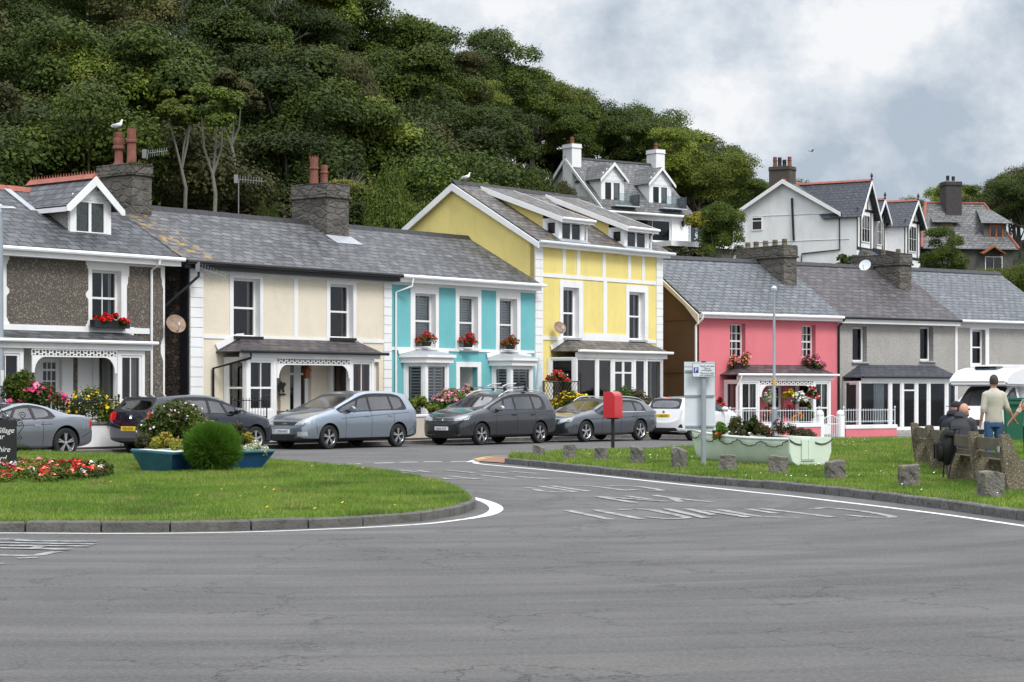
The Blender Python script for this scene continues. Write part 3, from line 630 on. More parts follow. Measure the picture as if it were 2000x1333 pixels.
# ============================================================ 1: grey house with dormer at the left
s0 = FL_.S(-130); f = FL_.sub(s0); wd = f.S(322)
ze = (f.Z(322, 506) + f.Z(8, 484)) / 2; DR = 3.3; zr = f.dz(f.S(205, DR), 387, DR); TAN = (zr - ze) / (DR + .35)
H1 = empty("terraced_house", FL_.W(s0), FL_.rz, "dark pebbledashed house with a gabled dormer and red ridge tiles at the left edge", "house", "terraced houses along the road")
Z0 = 0.0
w1 = (f.S(180), f.S(237), f.Z(180, 640), f.Z(180, 527)); hd = (f.S(83), f.S(121), .25, f.Z(83, 700)); hb = (f.S(185), f.S(285), .9, f.Z(200, 700)); hb2 = (f.S(-60), f.S(40), .9, f.Z(10, 695))
shell(H1, wd, Z0, ze, 6.6, zr, DR, WHITEW, [w1, hd, hb, hb2])
owin(H1, w1, WHITE, cols=2, split=.52, curtain=[(0, .12), (.85, 1)], cmat=BLIND)
window(H1, T(hb[0], .12, hb[2]), hb[1] - hb[0], hb[3] - hb[2], cols=3, split=.5, curtain=[(.0, .3)])
window(H1, T(hb2[0], .12, hb2[2]), hb2[1] - hb2[0], hb2[3] - hb2[2], cols=3, curtain=[(.3, .5)])
dr_ = window(H1, T(hd[0], .12, hd[2]), hd[1] - hd[0], hd[3] - hd[2], cols=3, rows=4, split=.86, fr=.11, name="front_door")
def scallop(x0, x1, z0, z1, L=True, Rr=True, n=2, a=.055):
    """panel outline whose upright edges wander in lobes, as the plaster frames do"""
    P = []; zs = np.linspace(z0, z1, 41)
    g = lambda t: (a if (abs(t - .5) < .035 or t < .06 or t > .94) else (a * .45 if (abs(t - .5) < .07 or t < .11 or t > .89) else 0))
    for z in zs: P.append((x1 - (g((z - z0) / (z1 - z0)) if Rr else 0), z))
    for z in zs[::-1]: P.append((x0 + (g((z - z0) / (z1 - z0)) if L else 0), z))
    return P
mb = MB(); pz1, pz0 = f.Z(14, 500), f.Z(14, 636)
mb.prism(scallop(f.S(13), f.S(172), pz0, pz1, a=.09), -.015, .02)
mb.prism(scallop(f.S(-125), f.S(-2), pz0, pz1, a=.09), -.015, .02)
pA, pB = f.S(248), f.S(318); mb.prism(scallop(pA, pB, .5, f.Z(248, 520), a=.09), -.015, .02)
mb.prism([(f.S(147) + .07 * math.cos(t), (f.Z(150, 703) if t < math.pi else .55) + .07 * math.sin(t)) for t in np.linspace(0, 2 * math.pi, 17)], -.015, .02)
mb.obj("pebbledash_panel", DASH, H1)
MB().box(w1[0] - .02, w1[1] + .02, -.14, .0, w1[2] - .07, w1[2]).obj("window_sill", LEAD, H1)
roofpair(H1, -.4, wd + .32, -.35, ze, DR, zr, SL_A)
ridge(H1, -.4, wd - .3, DR, zr, TERRAR)
MB().box(-.4, wd + .32, -.34, -.02, ze - .22, ze - .06).obj("fascia", WHITE, H1); gutter(H1, -.4, wd + .38, -.42, ze - .03, UPVC)
xp = f.S(293); pipe(H1, [(xp, -.42, ze - .06), (xp, -.40, ze - .2), (xp, -.07, ze - .36), (xp, -.06, .1)], UPVC, .038)
MB().slope([(wd + .33, -.37, ze - .06), (wd + .33, DR, zr - .06), (wd + .40, DR, zr - .03), (wd + .40, -.37, ze - .03)], .16).obj("verge_board", BLACK, H1)
# porch roof across the bays
pe = f.Z(10, 664, -1.05); pt = f.Z(100, 646); x0p, x1p = -.3, f.S(303, -1.05)
hiproof(H1, x0p, x1p, x0p + .5, f.S(247), -1.05, pe, -.01, pt, SL_A); gutter(H1, x0p, x1p + .06, -1.1, pe, UPVC, .05)
MB().box(x0p + .05, x1p - .05, -1.0, -.90, pe - .20, pe - .05).obj("fascia", WHITE, H1)
trims(H1, [(0, f.S(290), pt - .02, pt + .14)], [w1], y=-.05)
MB().prism([(f.S(247) + .02, pt + .04), (f.S(247), pt + .16), (f.S(247) + .25, pt + .16), (x1p + .05, pe + .1), (x1p + .05, pe)], -.045, -.001).obj("flashing", WHITE, H1)
fx0, fx1 = f.S(62, -.95), f.S(228, -.95); frieze(H1, fx0, fx1, -.97, pe - .42, pe - .20, .42)
zt_ = pe - .2; zs_ = f.Z(240, 757, -.95); b0 = (f.S(180), -.02); b1 = (f.S(230, -.9), -.9); b2 = (f.S(283, -.9), -.9); b3 = (b2[0] + .35, -.02)
panel(H1, b0, b1, .2, zt_, .12, .75, zt_ - .14, WHITE, split=.33, curtain=[(0, .55)]); panel(H1, b1, b2, .2, zt_, .11, .75, zt_ - .14, WHITE, cols=2, split=.33, curtain=[(.6, 1)])
panel(H1, b2, b3, .2, zt_, .1, .75, zt_ - .14, WHITE, split=.33)
c1 = (f.S(46, -.9), -.9); c0 = (f.S(-70, -.9), -.9); panel(H1, c0, c1, .2, zt_, .11, .75, zt_ - .14, WHITE, cols=4, split=.33, curtain=[(.6, .8)])
panel(H1, c1, (c1[0] + .4, -.02), .2, zt_, .1, .75, zt_ - .14, WHITE)
# dormer with gable
dd = f.roofd(180, 456, ze, -.35, TAN); dx0, dx1 = f.S(137, dd), f.S(217, dd); dzb, dzt, dza = f.dz(dx0, 458, dd) - .05, f.dz(dx0, 386, dd), f.dz((dx0 + dx1) / 2, 346, dd)
mb = MB(); mb.box(dx0 + .02, dx1 - .02, dd + .10, DR, dzb - .3, dzt); mb.obj("dormer", PEBBLE, H1)
wx0, wx1 = dx0 + .17, dx1 - .17; mb = MB(T(0, dd, 0)); rects_union(mb, [(dx0, dx1, dzb - .1, dzt)], [(wx0, wx1, dzb + .1, dzt - .03)], 0, .1)
mb.prism([(dx0 + .05, dzt), (dx1 - .05, dzt), ((dx0 + dx1) / 2, dza - .18)], .02, .1); mb.obj("dormer_front", WHITE, H1)
for i in range(5):
    z = dzt + .02 + i * .13; hw = (dza - .2 - z) / (dza - .2 - dzt) * (dx1 - dx0 - .1) / 2
    if hw > .05: MB(T(0, dd, 0)).box((dx0 + dx1) / 2 - hw, (dx0 + dx1) / 2 + hw, .005, .02, z, z + .115).obj("cladding_board", UPVC, H1)
window(H1, T(wx0, dd + .02, dzb + .1), wx1 - wx0, dzt - dzb - .13, cols=2, rows=1, bar=.09, curtain=[(.55, .95)], cmat=BLIND, m=UPVC)
ov = .28; xa = (dx0 + dx1) / 2; yb_ = DR + .1
tn = (dza - dzt) / (xa - dx0); zl = dza - tn * (xa - dx0 + ov)
mb = MB(); mb.slope([(dx0 - ov, dd - .22, zl), (xa, dd - .22, dza), (xa, yb_ + .2, dza), (dx0 - ov, yb_, zl)]); mb.slope([(dx1 + ov, dd - .22, zl), (dx1 + ov, yb_, zl), (xa, yb_ + .2, dza), (xa, dd - .22, dza)]); mb.obj("dormer_roof", SL_A, H1)
mb = MB(T(0, dd - .26, 0)); mb.prism([(dx0 - ov - .02, zl - .02), (xa, dza), (xa, dza - .26), (dx0 - ov + .1, zl - .16), (dx0 - ov - .02, zl - .16)], 0, .035); mb.prism([(xa + .0005, dza), (dx1 + ov + .02, zl - .02), (dx1 + ov + .02, zl - .16), (dx1 + ov - .1, zl - .16), (xa + .0005, dza - .26)], 0, .035)
mb.box(dx0 - ov, dx0 - ov + .03, .04, DR - dd - .3, zl - .17, zl - .04); mb.obj("barge_board", WHITE, H1)
rd = MB(Matrix.Translation((xa, 0, 0)) @ Matrix.Rotation(R(90), 4, 'Z')); n = 9
o = ridge(H1, dd - .22, DR + .35, 0, dza, TERRAR, cap=True); o.data.transform(Matrix.Translation((xa, 0, 0)) @ Matrix(((0, -1, 0, 0), (1, 0, 0, 0), (0, 0, 1, 0), (0, 0, 0, 1))))
MB().slope([(dx0 - ov - .22, 1.1 + dd, ze + (dd + 1.45) * TAN + .03), (dx0 - ov, 1.1 + dd, ze + (dd + 1.45) * TAN + .03), (dx0 - ov, DR, zr + .04), (dx0 - ov - .22, DR, zr + .04)], .02).obj("flashing", LEAD, H1)
# chimney on the right gable
cd = 2.55; cx1 = f.S(297, cd); cx0 = f.S(267, cd); czt = f.dz(cx0, 322, cd)
cbx0, cbx1 = f.S(297, cd) - .8, f.S(297, cd); ch = chimney(H1, cbx0, cbx1, cd, cd + 1.6, ze + .5, czt, STONE, .2, [(.35, .25, .92, .15, TERRA, 1), (.55, .72 - .35, .80, .14, TERRA, 0)][:0])
pz = czt + .04; pot(ch, f.S(232, cd + .9), cd + .9, pz, f.dz(f.S(232, cd + .9), 259, cd + .9) - pz, .15, TERRA, 1); pot(ch, f.S(257, cd + .45), cd + .45, pz, f.dz(f.S(257, cd + .45), 252, cd + .45) - pz, .15, TERRA, 0)
leaves("moss", [(cbx0 + .4 * i, cd - .03 + .05 * i, czt - .02) for i in range(3)], [.12, .2, .12], 160, .03, LF[3], ch)
# ============================================================ 2+3: cream and turquoise houses under one long roof
sC, sT, sY, sE = FL_.S(370), FL_.S(763.5), FL_.S(1044), FL_.S(1293)
DR2 = 3.06; zr2 = FL_.dz(sY, 468, DR2) + .04; ze2 = 5.39
f = FL_.sub(sC); wd = sT - sC
H2 = empty("terraced_house", FL_.W(sC), FL_.rz, "cream stucco house with white quoins and a black gutter, between the grey and turquoise houses", "house", "terraced houses along the road")
wA = (f.S(455), f.S(507), f.Z(455, 658), f.Z(455, 543)); wB = (f.S(644), f.S(689), f.Z(644, 661), f.Z(644, 555)); dz = f.Z(572, 705)
dA = (f.S(566), f.S(608), .3, dz); bA = (f.S(440), f.S(548), .7, dz); bB = (f.S(648), f.S(740), .7, dz)
shell(H2, wd, 0, ze2, 6.1, zr2, DR2, CREAM, [wA, wB, dA, bA, bB], left=STONED)
for w_, cu in ((wA, None), (wB, None)):
    owin(H2, w_, WHITE, split=.5, curtain=[(.86, 1)] if w_ is wA else [(0, .1), (.9, 1)], depth=1.2)
    MB().box(w_[0] - .03, w_[1] + .05, -.13, .02, w_[2] - .07, w_[2] + .02).obj("window_sill", BLACK, H2)
window(H2, T(bA[0], .13, .7), bA[1] - bA[0], dz - .7); window(H2, T(bB[0], .13, .7), bB[1] - bB[0], dz - .7)
window(H2, T(dA[0], .13, .3), dA[1] - dA[0], dz - .3, fr=.14, split=.82, name="front_door", cols=2, bar=.3)
zt1 = f.Z(397, 533); zl1, zl0 = f.Z(397, 654), f.Z(397, 661)
qx = f.S(396); holes = [wA, wB, dA, bA, bB]
trims(H2, [(qx, wd - .36, zt1, ze2 - .02), (qx, wd - .36, zl0, zl1), (f.S(448), f.S(513), zl0 + .01, zt1 + .01), (f.S(637), f.S(695), zl0 + .01, zt1 + .01), (f.S(573.5), f.S(581), zl0 + .01, zt1 + .01)], holes)
quoins(H2, 0, qx - .01, 0, ze2 - .02); quoins(H2, wd - .37, wd - .005, 0, ze2 - .02)
roofpair(H2, .9, wd, -.35, ze2, DR2, zr2, SL_B); roofpair(H2, -.45, .9, -.35, ze2, DR2, zr2, SL_BL, name="lichened_roof")
ridge(H2, -.3, wd, DR2, zr2, SL_Q, .14)
gutter(H2, -.45, wd + .12, -.42, ze2 - .04, BLACK, .065); MB().box(-.45, wd + .1, -.33, -.03, ze2 - .22, ze2 - .07).obj("fascia", BLACK, H2)
pipe(H2, [(-.02, -.42, ze2 - .1), (-.02, -.42, ze2 - .45), (-.42, -.05, ze2 - .95), (-.9, .3, ze2 - 1.5)], BLACK, .04)
MB().box(-.05, -.003, .02, .35, 0, ze2 - .1).obj("corner_strip", BLACK, H2)
# porch and bays
pd = -1.0; pe = f.Z(600, 689, pd); pt = f.Z(560, 663); px0, px1 = f.S(421), f.S(749, pd)
hiproof(H2, px0, px1, f.S(470), f.S(697), pd - .1, pe, -.01, pt, SL_Q); gutter(H2, px0, px1 + .08, pd - .14, pe, BLACK, .05)
MB().prism([(px0 + .05, pe + .05), (f.S(470), pt + .04), (f.S(470) + .1, pt + .14), (f.S(470) - .2, pt + .12), (px0 - .05, pe + .22)], -.06, -.031).obj("flashing", WHITE, H2)
MB().prism([(px1 - .05, pe + .05), (px1 + .05, pe + .2), (f.S(697) + .2, pt + .14), (f.S(697), pt + .04)], -.06, -.031).obj("flashing", WHITE, H2)
MB().box(px0 + .12, px1 - .12, pd + .02, pd + .1, pe - .16, pe - .04).obj("fascia", WHITE, H2); zt_ = pe - .16
a0, a1, a2 = (f.S(436), -.02), (f.S(484, pd), pd + .06), (f.S(543, pd), pd + .06); zsA = f.Z(500, 802, pd)
panel(H2, a0, a1, .2, zt_, .12, zsA, zt_ - .1, WHITE, split=.45, curtain=[(0, .35)]); panel(H2, a1, a2, .2, zt_, .13, zsA, zt_ - .1, WHITE, cols=2, split=.45, curtain=[(.55, 1)], cmat=CURT)
panel(H2, a2, (a2[0] + .05, -.02), .2, zt_, .1, zsA, zt_ - .1, WHITE, split=.45)
b0, b1, b2 = (f.S(640), -.02), (f.S(686, pd), pd + .06), (f.S(734, pd), pd + .06)
panel(H2, b0, b1, .2, zt_, .12, zsA, zt_ - .1, WHITE, split=.36, curtain=[(0, .22)], cmat=CURTP); panel(H2, b1, b2, .2, zt_, .12, zsA, zt_ - .1, WHITE, cols=2, split=.36, curtain=[(.5, .8)], cmat=CURTP)
panel(H2, b2, (b2[0] + .3, -.02), .2, zt_, .1, zsA, zt_ - .1, WHITE)
frieze(H2, a2[0], b1[0], pd + .03, pe - .38, pe - .16, .4)
pipe(H2, [(px0 + .35, pd - .14, pe - .04), (px0 + .35, pd - .14, pe - .2), (f.S(413), -.08, pe - .5), (f.S(413), -.08, .1)], BLACK, .04)
e_ = MB(); e_.box(-.09, .09, -.06, .06, 0, .22).prism([(-.13, .22), (.13, .22), (0, .42)], -.09, .09); e_.box(-.02, .02, -.01, .01, .42, .55); o = e_.obj("lantern", WOODB); o.location = FL_.W(sC + f.S(599, -.3), -.3, pe - .78); o.rotation_euler.z = FL_.rz; tag(o, "small wooden lantern hanging in the porch of the cream house", "lantern")
# chimney between the two
cdp = 2.2; cxr = f.S(682, cdp); ch = chimney(H2, f.S(638, cdp), cxr, cdp, cdp + 1.65, 5.6, f.dz(cxr, 364, cdp), STONE, .28, [(.3, .55, .85, .15, TERRA, 2), (.75, .55, .7, .13, TERRA, 0)])
leaves("weeds", [(cxr - .5 + .25 * i, cdp + .2, f.dz(cxr, 362, cdp) + .04) for i in range(5)], [.18, .2, .24, .2, .12], 420, .045, LFG, ch, squash=.7); 
mb = MB()
for i in range(26): a = random.uniform(-.5, .4); mb.tube([(cxr + a, cdp + .1, f.dz(cxr, 362, cdp)), (cxr + a * 1.6 + .3, cdp + random.uniform(-.2, .3), f.dz(cxr, 362, cdp) + random.uniform(.15, .55))], .006, 4)
mb.obj("dry_twigs", BARK, ch)
MB().slope([(f.S(638, cdp) - .05, cdp - .55, ze2 + (cdp - .2) * (zr2 - ze2) / (DR2 + .35) + .03), (cxr + .1, cdp - .55, ze2 + (cdp - .2) * (zr2 - ze2) / (DR2 + .35) + .03), (cxr + .1, cdp, ze2 + (cdp + .35) * (zr2 - ze2) / (DR2 + .35) + .03), (f.S(638, cdp) - .05, cdp, ze2 + (cdp + .35) * (zr2 - ze2) / (DR2 + .35) + .03)], .02).obj("flashing", LEAD, H2)
# ---- turquoise
f = FL_.sub(sT); wd = sY - sT
H3 = empty("terraced_house", FL_.W(sT), FL_.rz, "turquoise house with three shuttered upper windows and two small bay windows", "house", "terraced houses along the road")
ws = [(f.S(a), f.S(b), f.Z(a, y1), f.Z(a, y0)) for a, b, y0, y1 in ((810, 850, 573, 680), (896, 932.6, 578, 682), (974.7, 1009, 583, 685))]
dT = (f.S(897), f.S(932), .3, f.Z(897, 717)); ba = [(f.S(795), f.S(872), .8, f.Z(795, 712)), (f.S(962), f.S(1030), .8, f.Z(962, 714))]
shell(H3, wd, 0, ze2, 6.1, zr2, DR2, TEAL, ws + [dT] + ba)
for w_ in ws:
    owin(H3, w_, WHITE, split=.5, slats=(.078, .088)); MB().box(w_[0] - .02, w_[1] + .02, -.12, .14, w_[2] - .05, w_[2] + .02).obj("window_sill", WHITE, H3)
for w_ in ba: window(H3, T(w_[0], .13, w_[2]), w_[1] - w_[0], w_[3] - w_[2])
window(H3, T(dT[0], .9, .3), dT[1] - dT[0], dT[3] - .3, fr=.12, name="front_door", split=.5); MB().box(dT[0] - .02, dT[0] - .002, .0, .9, .3, dT[3]).box(dT[1] + .002, dT[1] + .02, 0, .9, .3, dT[3]).box(dT[0], dT[1], 0, .9, dT[3] + .002, dT[3] + .03).obj("porch_recess", WHITE, H3)
zt1 = f.Z(766, 556); zl1, zl0 = f.Z(766, 678), f.Z(766, 684); sur = [(f.S(a), f.S(b)) for a, b in ((801, 856), (889, 939), (968, 1015.5))]
trims(H3, [(.02, wd - .02, zt1, ze2 - .02), (.02, wd - .02, zl0, zl1), (f.S(890), f.S(939), 0, f.Z(890, 707))] + [(a, b, zl0 + .01, zt1 + .01) for a, b in sur], ws + [dT] + ba)
roofpair(H3, 0, wd - .005, -.35, ze2, DR2, zr2, SL_B); ridge(H3, 0, wd - .02, DR2, zr2, SL_Q, .14)
gutter(H3, .1, wd + .1, -.42, ze2 - .04, UPVC, .06); MB().box(.1, wd - .01, -.33, -.03, ze2 - .22, ze2 - .07).obj("fascia", WHITE, H3)
xq = f.S(770.5); pipe(H3, [(xq + .45, -.42, ze2 - .06), (xq + .42, -.4, ze2 - .35), (xq, -.07, ze2 - .55), (xq, -.07, .1)], UPVC, .038)
for (l, r, m1, m2, yl, yr, top) in ((781, 891, 824, 838, 692, 697, 683), (953, 1055, 991, 1004, 698, 703, 690)):
    bd = -.75; A = (f.S(l + 6), -.02); B = (f.S((m1 + m2) / 2, bd), bd); C = (f.S(r - 14, bd), bd); D = (C[0] + .45, -.02); zt = f.Z(l + 20, yl + 16, bd); zs = .75
    panel(H3, A, B, .1, zt, .1, zs, zt - .06, WHITE, slats=(.06, .10)); panel(H3, B, C, .1, zt, .1, zs, zt - .06, WHITE, slats=(.06, .10)); panel(H3, C, D, .1, zt, .1, zs, zt - .06, WHITE)
    mb = MB(); ov = .12; mb.vprism([(A[0] - .12, 0), (B[0] - .08, bd - ov), (C[0] + .1, bd - ov), (D[0] + .15, 0)], zt, zt + .17); mb.vprism([(A[0] - .2, 0), (B[0] - .12, bd - ov - .08), (C[0] + .15, bd - ov - .08), (D[0] + .24, 0)], zt + .172, zt + .26); mb.obj("bay_cornice", WHITE, H3)
    zc = zt + .264; ap = f.Z((l + r) / 2, top) ; mb = MB(); E = [(A[0] - .2, 0, zc), (B[0] - .12, bd - .2, zc), (C[0] + .15, bd - .2, zc), (D[0] + .24, 0, zc)]; xm = (B[0] + C[0]) / 2; P_, Q_ = (xm - .15, -.01, ap), (xm + .35, -.01, ap)
    mb.slope([E[0], E[1], P_], .015); mb.slope([E[1], E[2], Q_, P_], .015); mb.slope([E[2], E[3], Q_], .015); mb.obj("bay_roof", LEAD, H3)
    MB().prism([(E[0][0] - .05, zc), (P_[0], ap), (P_[0] + .1, ap + .08), (E[0][0] - .1, zc + .16)], -.06, -.031).prism([(Q_[0], ap), (E[3][0] + .05, zc), (E[3][0] + .1, zc + .16), (Q_[0] - .1, ap + .08)], -.06, -.031).obj("flashing", WHITE, H3)
# ============================================================ 4: yellow house
f = FL_.sub(sY); wd = sE - sY; DR4 = 3.75; ze4 = 6.95; zr4 = FL_.dz(sY, 357, DR4); TAN4 = (zr4 - ze4) / (DR4 + .3); DB = 8.6
H4 = empty("terraced_house", FL_.W(sY), FL_.rz, "tall yellow house with white framing and two roof dormers", "house", "terraced houses along the road")
wA = (f.S(1099), f.S(1130), f.Z(1099, 661), f.Z(1099, 561)); wB = (f.S(1228), f.S(1258.6), f.Z(1228, 665), f.Z(1228, 570)); gl = (f.S(1085), f.S(1272), .3, f.Z(1150, 700))
zb4 = zr4 - (DB - DR4) * (zr4 - f.dz(0, 455, 0) * 0 - zr4 + 1.9) / (DB - DR4) if 0 else 6.9
mbw = rects_union(MB(), [(0, wd, 0, ze4)], [wA, wB, gl], 0, .21); mbw.add([(0, 8, 0), (wd, 8, 0), (wd, 8, 6.6), (0, 8, 6.6)], [(0, 3, 2, 1)]); flatobj(mbw, "wall", YELLOW, H4)
for x in (0, wd): flatobj(MB().add([(x, 0, 0), (x, 8, 0), (x, 8, 6.6), (x, DR4, zr4 - .1), (x, 0, ze4)], [(0, 1, 2, 3, 4)]), "gable_wall", YELLOW, H4)
for w_ in (wA, wB):
    owin(H4, w_, WHITE, split=.5, fr=.09, m=UPVC, depth=1.2, curtain=[(.8, 1)], cmat=BLIND); MB().box(w_[0] - .03, w_[1] + .04, -.13, .02, w_[2] - .05, w_[2] + .02).obj("window_sill", LEAD, H4)
window(H4, T(gl[0], .14, .3), gl[1] - gl[0], gl[3] - .3, cols=6, curtain=[(.1, .18), (.45, .55)], depth=1.5)
z_t, z_m1, z_m0 = f.Z(1061, 482), f.Z(1061, 534), f.Z(1061, 541); z_l1, z_l0 = f.Z(1061, 657), f.Z(1061, 664)
qa, qb = f.S(1059), f.S(1280.5)
tr = [(qa, qb, z_t, ze4 - .02), (qa, qb, z_m0, z_m1), (qa, qb, z_l0, z_l1), (f.S(1093), f.S(1138), z_l0 + .01, f.Z(1093, 547)), (f.S(1222), f.S(1265), z_l0 + .01, f.Z(1222, 557)), (f.S(1177.5), f.S(1184.5), z_l0 + .01, z_m0 + .01), (f.S(1138) - .01, f.S(1222) + .01, z_l0 - .04, z_l1 + .16)]
tr += [(f.S(a), f.S(b), z_m1 - .01, z_t + .01) for a, b in ((1098, 1104), (1126, 1132), (1176, 1182), (1226, 1231), (1253, 1258))]
trims(H4, tr, [wA, wB, gl]); quoins(H4, .0, qa - .01, 0, ze4 - .02, h=.3); quoins(H4, qb + .01, wd - .002, 0, ze4 - .02, h=.3)
mb = MB(); mb.slope([(-.12, -.3, ze4), (wd + .2, -.3, ze4), (wd + .2, DR4, zr4), (-.12, DR4, zr4)]); mb.slope([(-.12, DR4, zr4), (wd + .2, DR4, zr4), (wd + .2, 8.3, 6.5), (-.12, 8.3, 6.5)]); mb.obj("roof", SL_Y, H4)
ridge(H4, -.12, wd + .2, DR4, zr4, SL_Q, .15); gutter(H4, -.15, wd + .35, -.37, ze4 - .04, GREYPAINT, .06); MB().box(-.1, wd + .18, -.28, -.03, ze4 - .2, ze4 - .06).obj("fascia", WHITE, H4)
mb = MB(); 
for P in ([(-.32, ze4 - .22), (-.32, ze4 - .02), (DR4, zr4), (DR4, zr4 - .26)], [(DR4 + .0005, zr4 - .26), (DR4 + .0005, zr4), (8.35, 6.44), (8.35, 6.2)]):
    mb.add([(-.19, p[0], p[1] - .05) for p in P] + [(-.125, p[0], p[1] - .05) for p in P], [(0, 1, 2, 3), (7, 6, 5, 4), (0, 4, 5, 1), (1, 5, 6, 2), (2, 6, 7, 3), (3, 7, 4, 0)])
mb.obj("barge_board", WHITE, H4)
for (l, m1, r, yt, yb, ty, tl) in ((1072, 1092, 1141, 428, 468, 378, 985), (1203, 1220, 1267, 446, 483, 394, 1100)):
    dd = f.roofd((m1 + r) / 2, yb + 1, ze4, -.3, TAN4); x0, x1 = f.S(m1, dd), f.S(r, dd); zb_ = f.dz(x0, yb + 1, dd) - .08; zt_ = f.dz(x0, yt, dd)
    td = DR4 - .25; tz = ze4 + (td + .3) * TAN4 + .09; xl = x0; mb = MB(); mb.add([(xl, dd + .74, zb_ - .3), (xl, dd + .74, zt_ + .04 + (tz - zt_) * .74 / (td - dd)), (xl, td, tz - .05), (xl, td, zb_), (x1, dd + .12, zb_ - .3), (x1, dd + .12, zt_), (x1, td, tz - .05), (x1, td, zb_)], [(0, 1, 2, 3), (7, 6, 5, 4), (1, 5, 6, 2)]); mb.obj("dormer", YELLOW, H4)
    mb = MB(T(0, dd, 0)); rects_union(mb, [(x0 - .02, x1 + .02, zb_ - .2, zt_)], [(x0 + .14, x1 - .14, zb_ + .04, zt_ - .06)], 0, .12); mb.obj("dormer_front", UPVC, H4)
    panel(H4, (x0 - .012, dd + .75), (x0 - .012, dd + .001), zb_ - .1, zt_ + .05, .13, zb_ + .25, zt_ - .06, UPVC, m=UPVC, fr=.05) if 0 else panel(H4, (x0 - .012, dd + .75), (x0 - .012, dd + .001), zb_ - .1, zt_ + .05, .15, zb_ + .28, zt_ - .06, UPVC, fr=.05, depth=.2)
    window(H4, T(x0 + .14, dd + .02, zb_ + .04), x1 - x0 - .28, zt_ - zb_ - .1, cols=2, bar=.1, m=UPVC, fr=.07)
    td = DR4 - .25; tz = ze4 + (td + .3) * TAN4 + .09; mb = MB(); mb.slope([(x0 - .2, dd - .3, zt_ + .04), (x1 + .2, dd - .3, zt_ + .04), (x1 + .2, td, tz), (x0 - .2, td, tz)], .05); mb.obj("dormer_roof", SL_Y, H4)
    mb = MB()
    for xx in (x0 - .24, x1 + .205): mb.add([(xx, dd - .3, zt_ - .14), (xx, dd - .3, zt_ + .05), (xx, td, tz), (xx, td, tz - .2), (xx + .035, dd - .3, zt_ - .14), (xx + .035, dd - .3, zt_ + .05), (xx + .035, td, tz), (xx + .035, td, tz - .2)], [(0, 1, 2, 3), (7, 6, 5, 4), (0, 4, 5, 1), (1, 5, 6, 2), (2, 6, 7, 3), (3, 7, 4, 0)])
    mb.box(x0 - .2, x1 + .2, dd - .3, dd - .26, zt_ - .13, zt_ + .0); mb.obj("barge_board", WHITE, H4); gutter(H4, x0 - .22, x1 + .25, dd - .34, zt_ + .0, UPVC, .05)
    pipe(H4, [(x1 + .12, dd - .34, zt_), (x1 + .1, dd - .05, zt_ - .2), (x1 + .08, dd - .04, zb_ - .1)], UPVC, .03)
    MB().slope([(x0 - .1, dd - .22, ze4 + (dd + .08) * TAN4 + .025), (x1 + .1, dd - .22, ze4 + (dd + .08) * TAN4 + .025), (x1 + .1, dd, ze4 + (dd + .3) * TAN4 + .025), (x0 - .1, dd, ze4 + (dd + .3) * TAN4 + .025)], .02).obj("flashing", LEAD, H4)
# glazed porch
pd = -1.15; pe = f.Z(1100, 685, pd); pt = f.Z(1110, 664); px0, px1 = f.S(1075), f.S(1307, pd)
hiproof(H4, px0, px1, f.S(1108), f.S(1262), pd - .1, pe, -.01, pt, SL_Y); gutter(H4, px0, px1 + .05, pd - .14, pe, UPVC, .05); MB().box(px0 + .1, px1 - .12, pd, pd + .1, pe - .22, pe - .04).obj("fascia", WHITE, H4); zt_ = pe - .22
MB().prism([(px0, pe + .05), (f.S(1108), pt + .04), (f.S(1108) + .1, pt + .13), (f.S(1108) - .25, pt + .13), (px0 - .06, pe + .2)], -.06, -.031).obj("flashing", WHITE, H4)
MB().prism([(px1 - .05, pe + .05), (px1 + .02, pe + .2), (f.S(1262) + .2, pt + .13), (f.S(1262), pt + .04)], -.06, -.031).obj("flashing", WHITE, H4)
panel(H4, (f.S(1068), -.02), (f.S(1127, pd), pd + .03), .1, zt_, .13, 1.0, zt_ - .05, WHITE, depth=.6)
for a, b, kw in ((1127, 1169, {}), (1169, 1199, {}), (1199, 1241, dict(wname="front_door", split=.8, cols=2, bar=.14, fr=.1)), (1241, 1264, dict()), (1264, 1296, dict(curtain=[(.4, .6)]))):
    panel(H4, (f.S(a, pd), pd + .03), (f.S(b, pd), pd + .03), .1, zt_, .05, .25, zt_ - .03, WHITE, depth=.9, **kw)
panel(H4, (f.S(1296, pd), pd + .03), (f.S(1296, pd), -.02), .1, zt_, .05, .25, zt_ - .03, WHITE, depth=.3)
# ============================================================ 5-7: pink, grey and third house
sP, sG, s3, sX = 0., FR_.S(1635), FR_.S(1865), FR_.S(1952, 3.4) - .2
ze5 = FR_.Z(1372, 611, -.3); DR5 = 3.4; zr5 = FR_.dz(FR_.S(1400, DR5), 508, DR5); BZ = -.35
f = FR_; wd = sG
H5 = empty("terraced_house", FR_.W(0), FR_.rz, "pink house with two flower-filled upper window boxes and a white porch", "house", "terraced houses along the road")
wA = (f.S(1426), f.S(1456), f.Z(1426, 700), f.Z(1426, 632)); wB = (f.S(1566), f.S(1593), f.Z(1566, 700), f.Z(1566, 635))
dz = f.Z(1500, 752); op = (f.S(1500), f.S(1530), .0, dz); oq = (f.S(1550), f.S(1580), .5, dz)
shell(H5, wd, BZ, ze5, 6.8, zr5, DR5, PINK, [wA, wB, op, oq], left=BROWN)
for w_ in (wA, wB): owin(H5, w_, None, d=.22, cols=3, rows=4, split=.5, curtain=[(0, .3), (.7, 1)]); 
window(H5, T(op[0], .14, 0), op[1] - op[0], dz, fr=.12, name="front_door", split=.5); window(H5, T(oq[0], .14, .5), oq[1] - oq[0], dz - .5, cols=2, curtain=[(0, .4)])
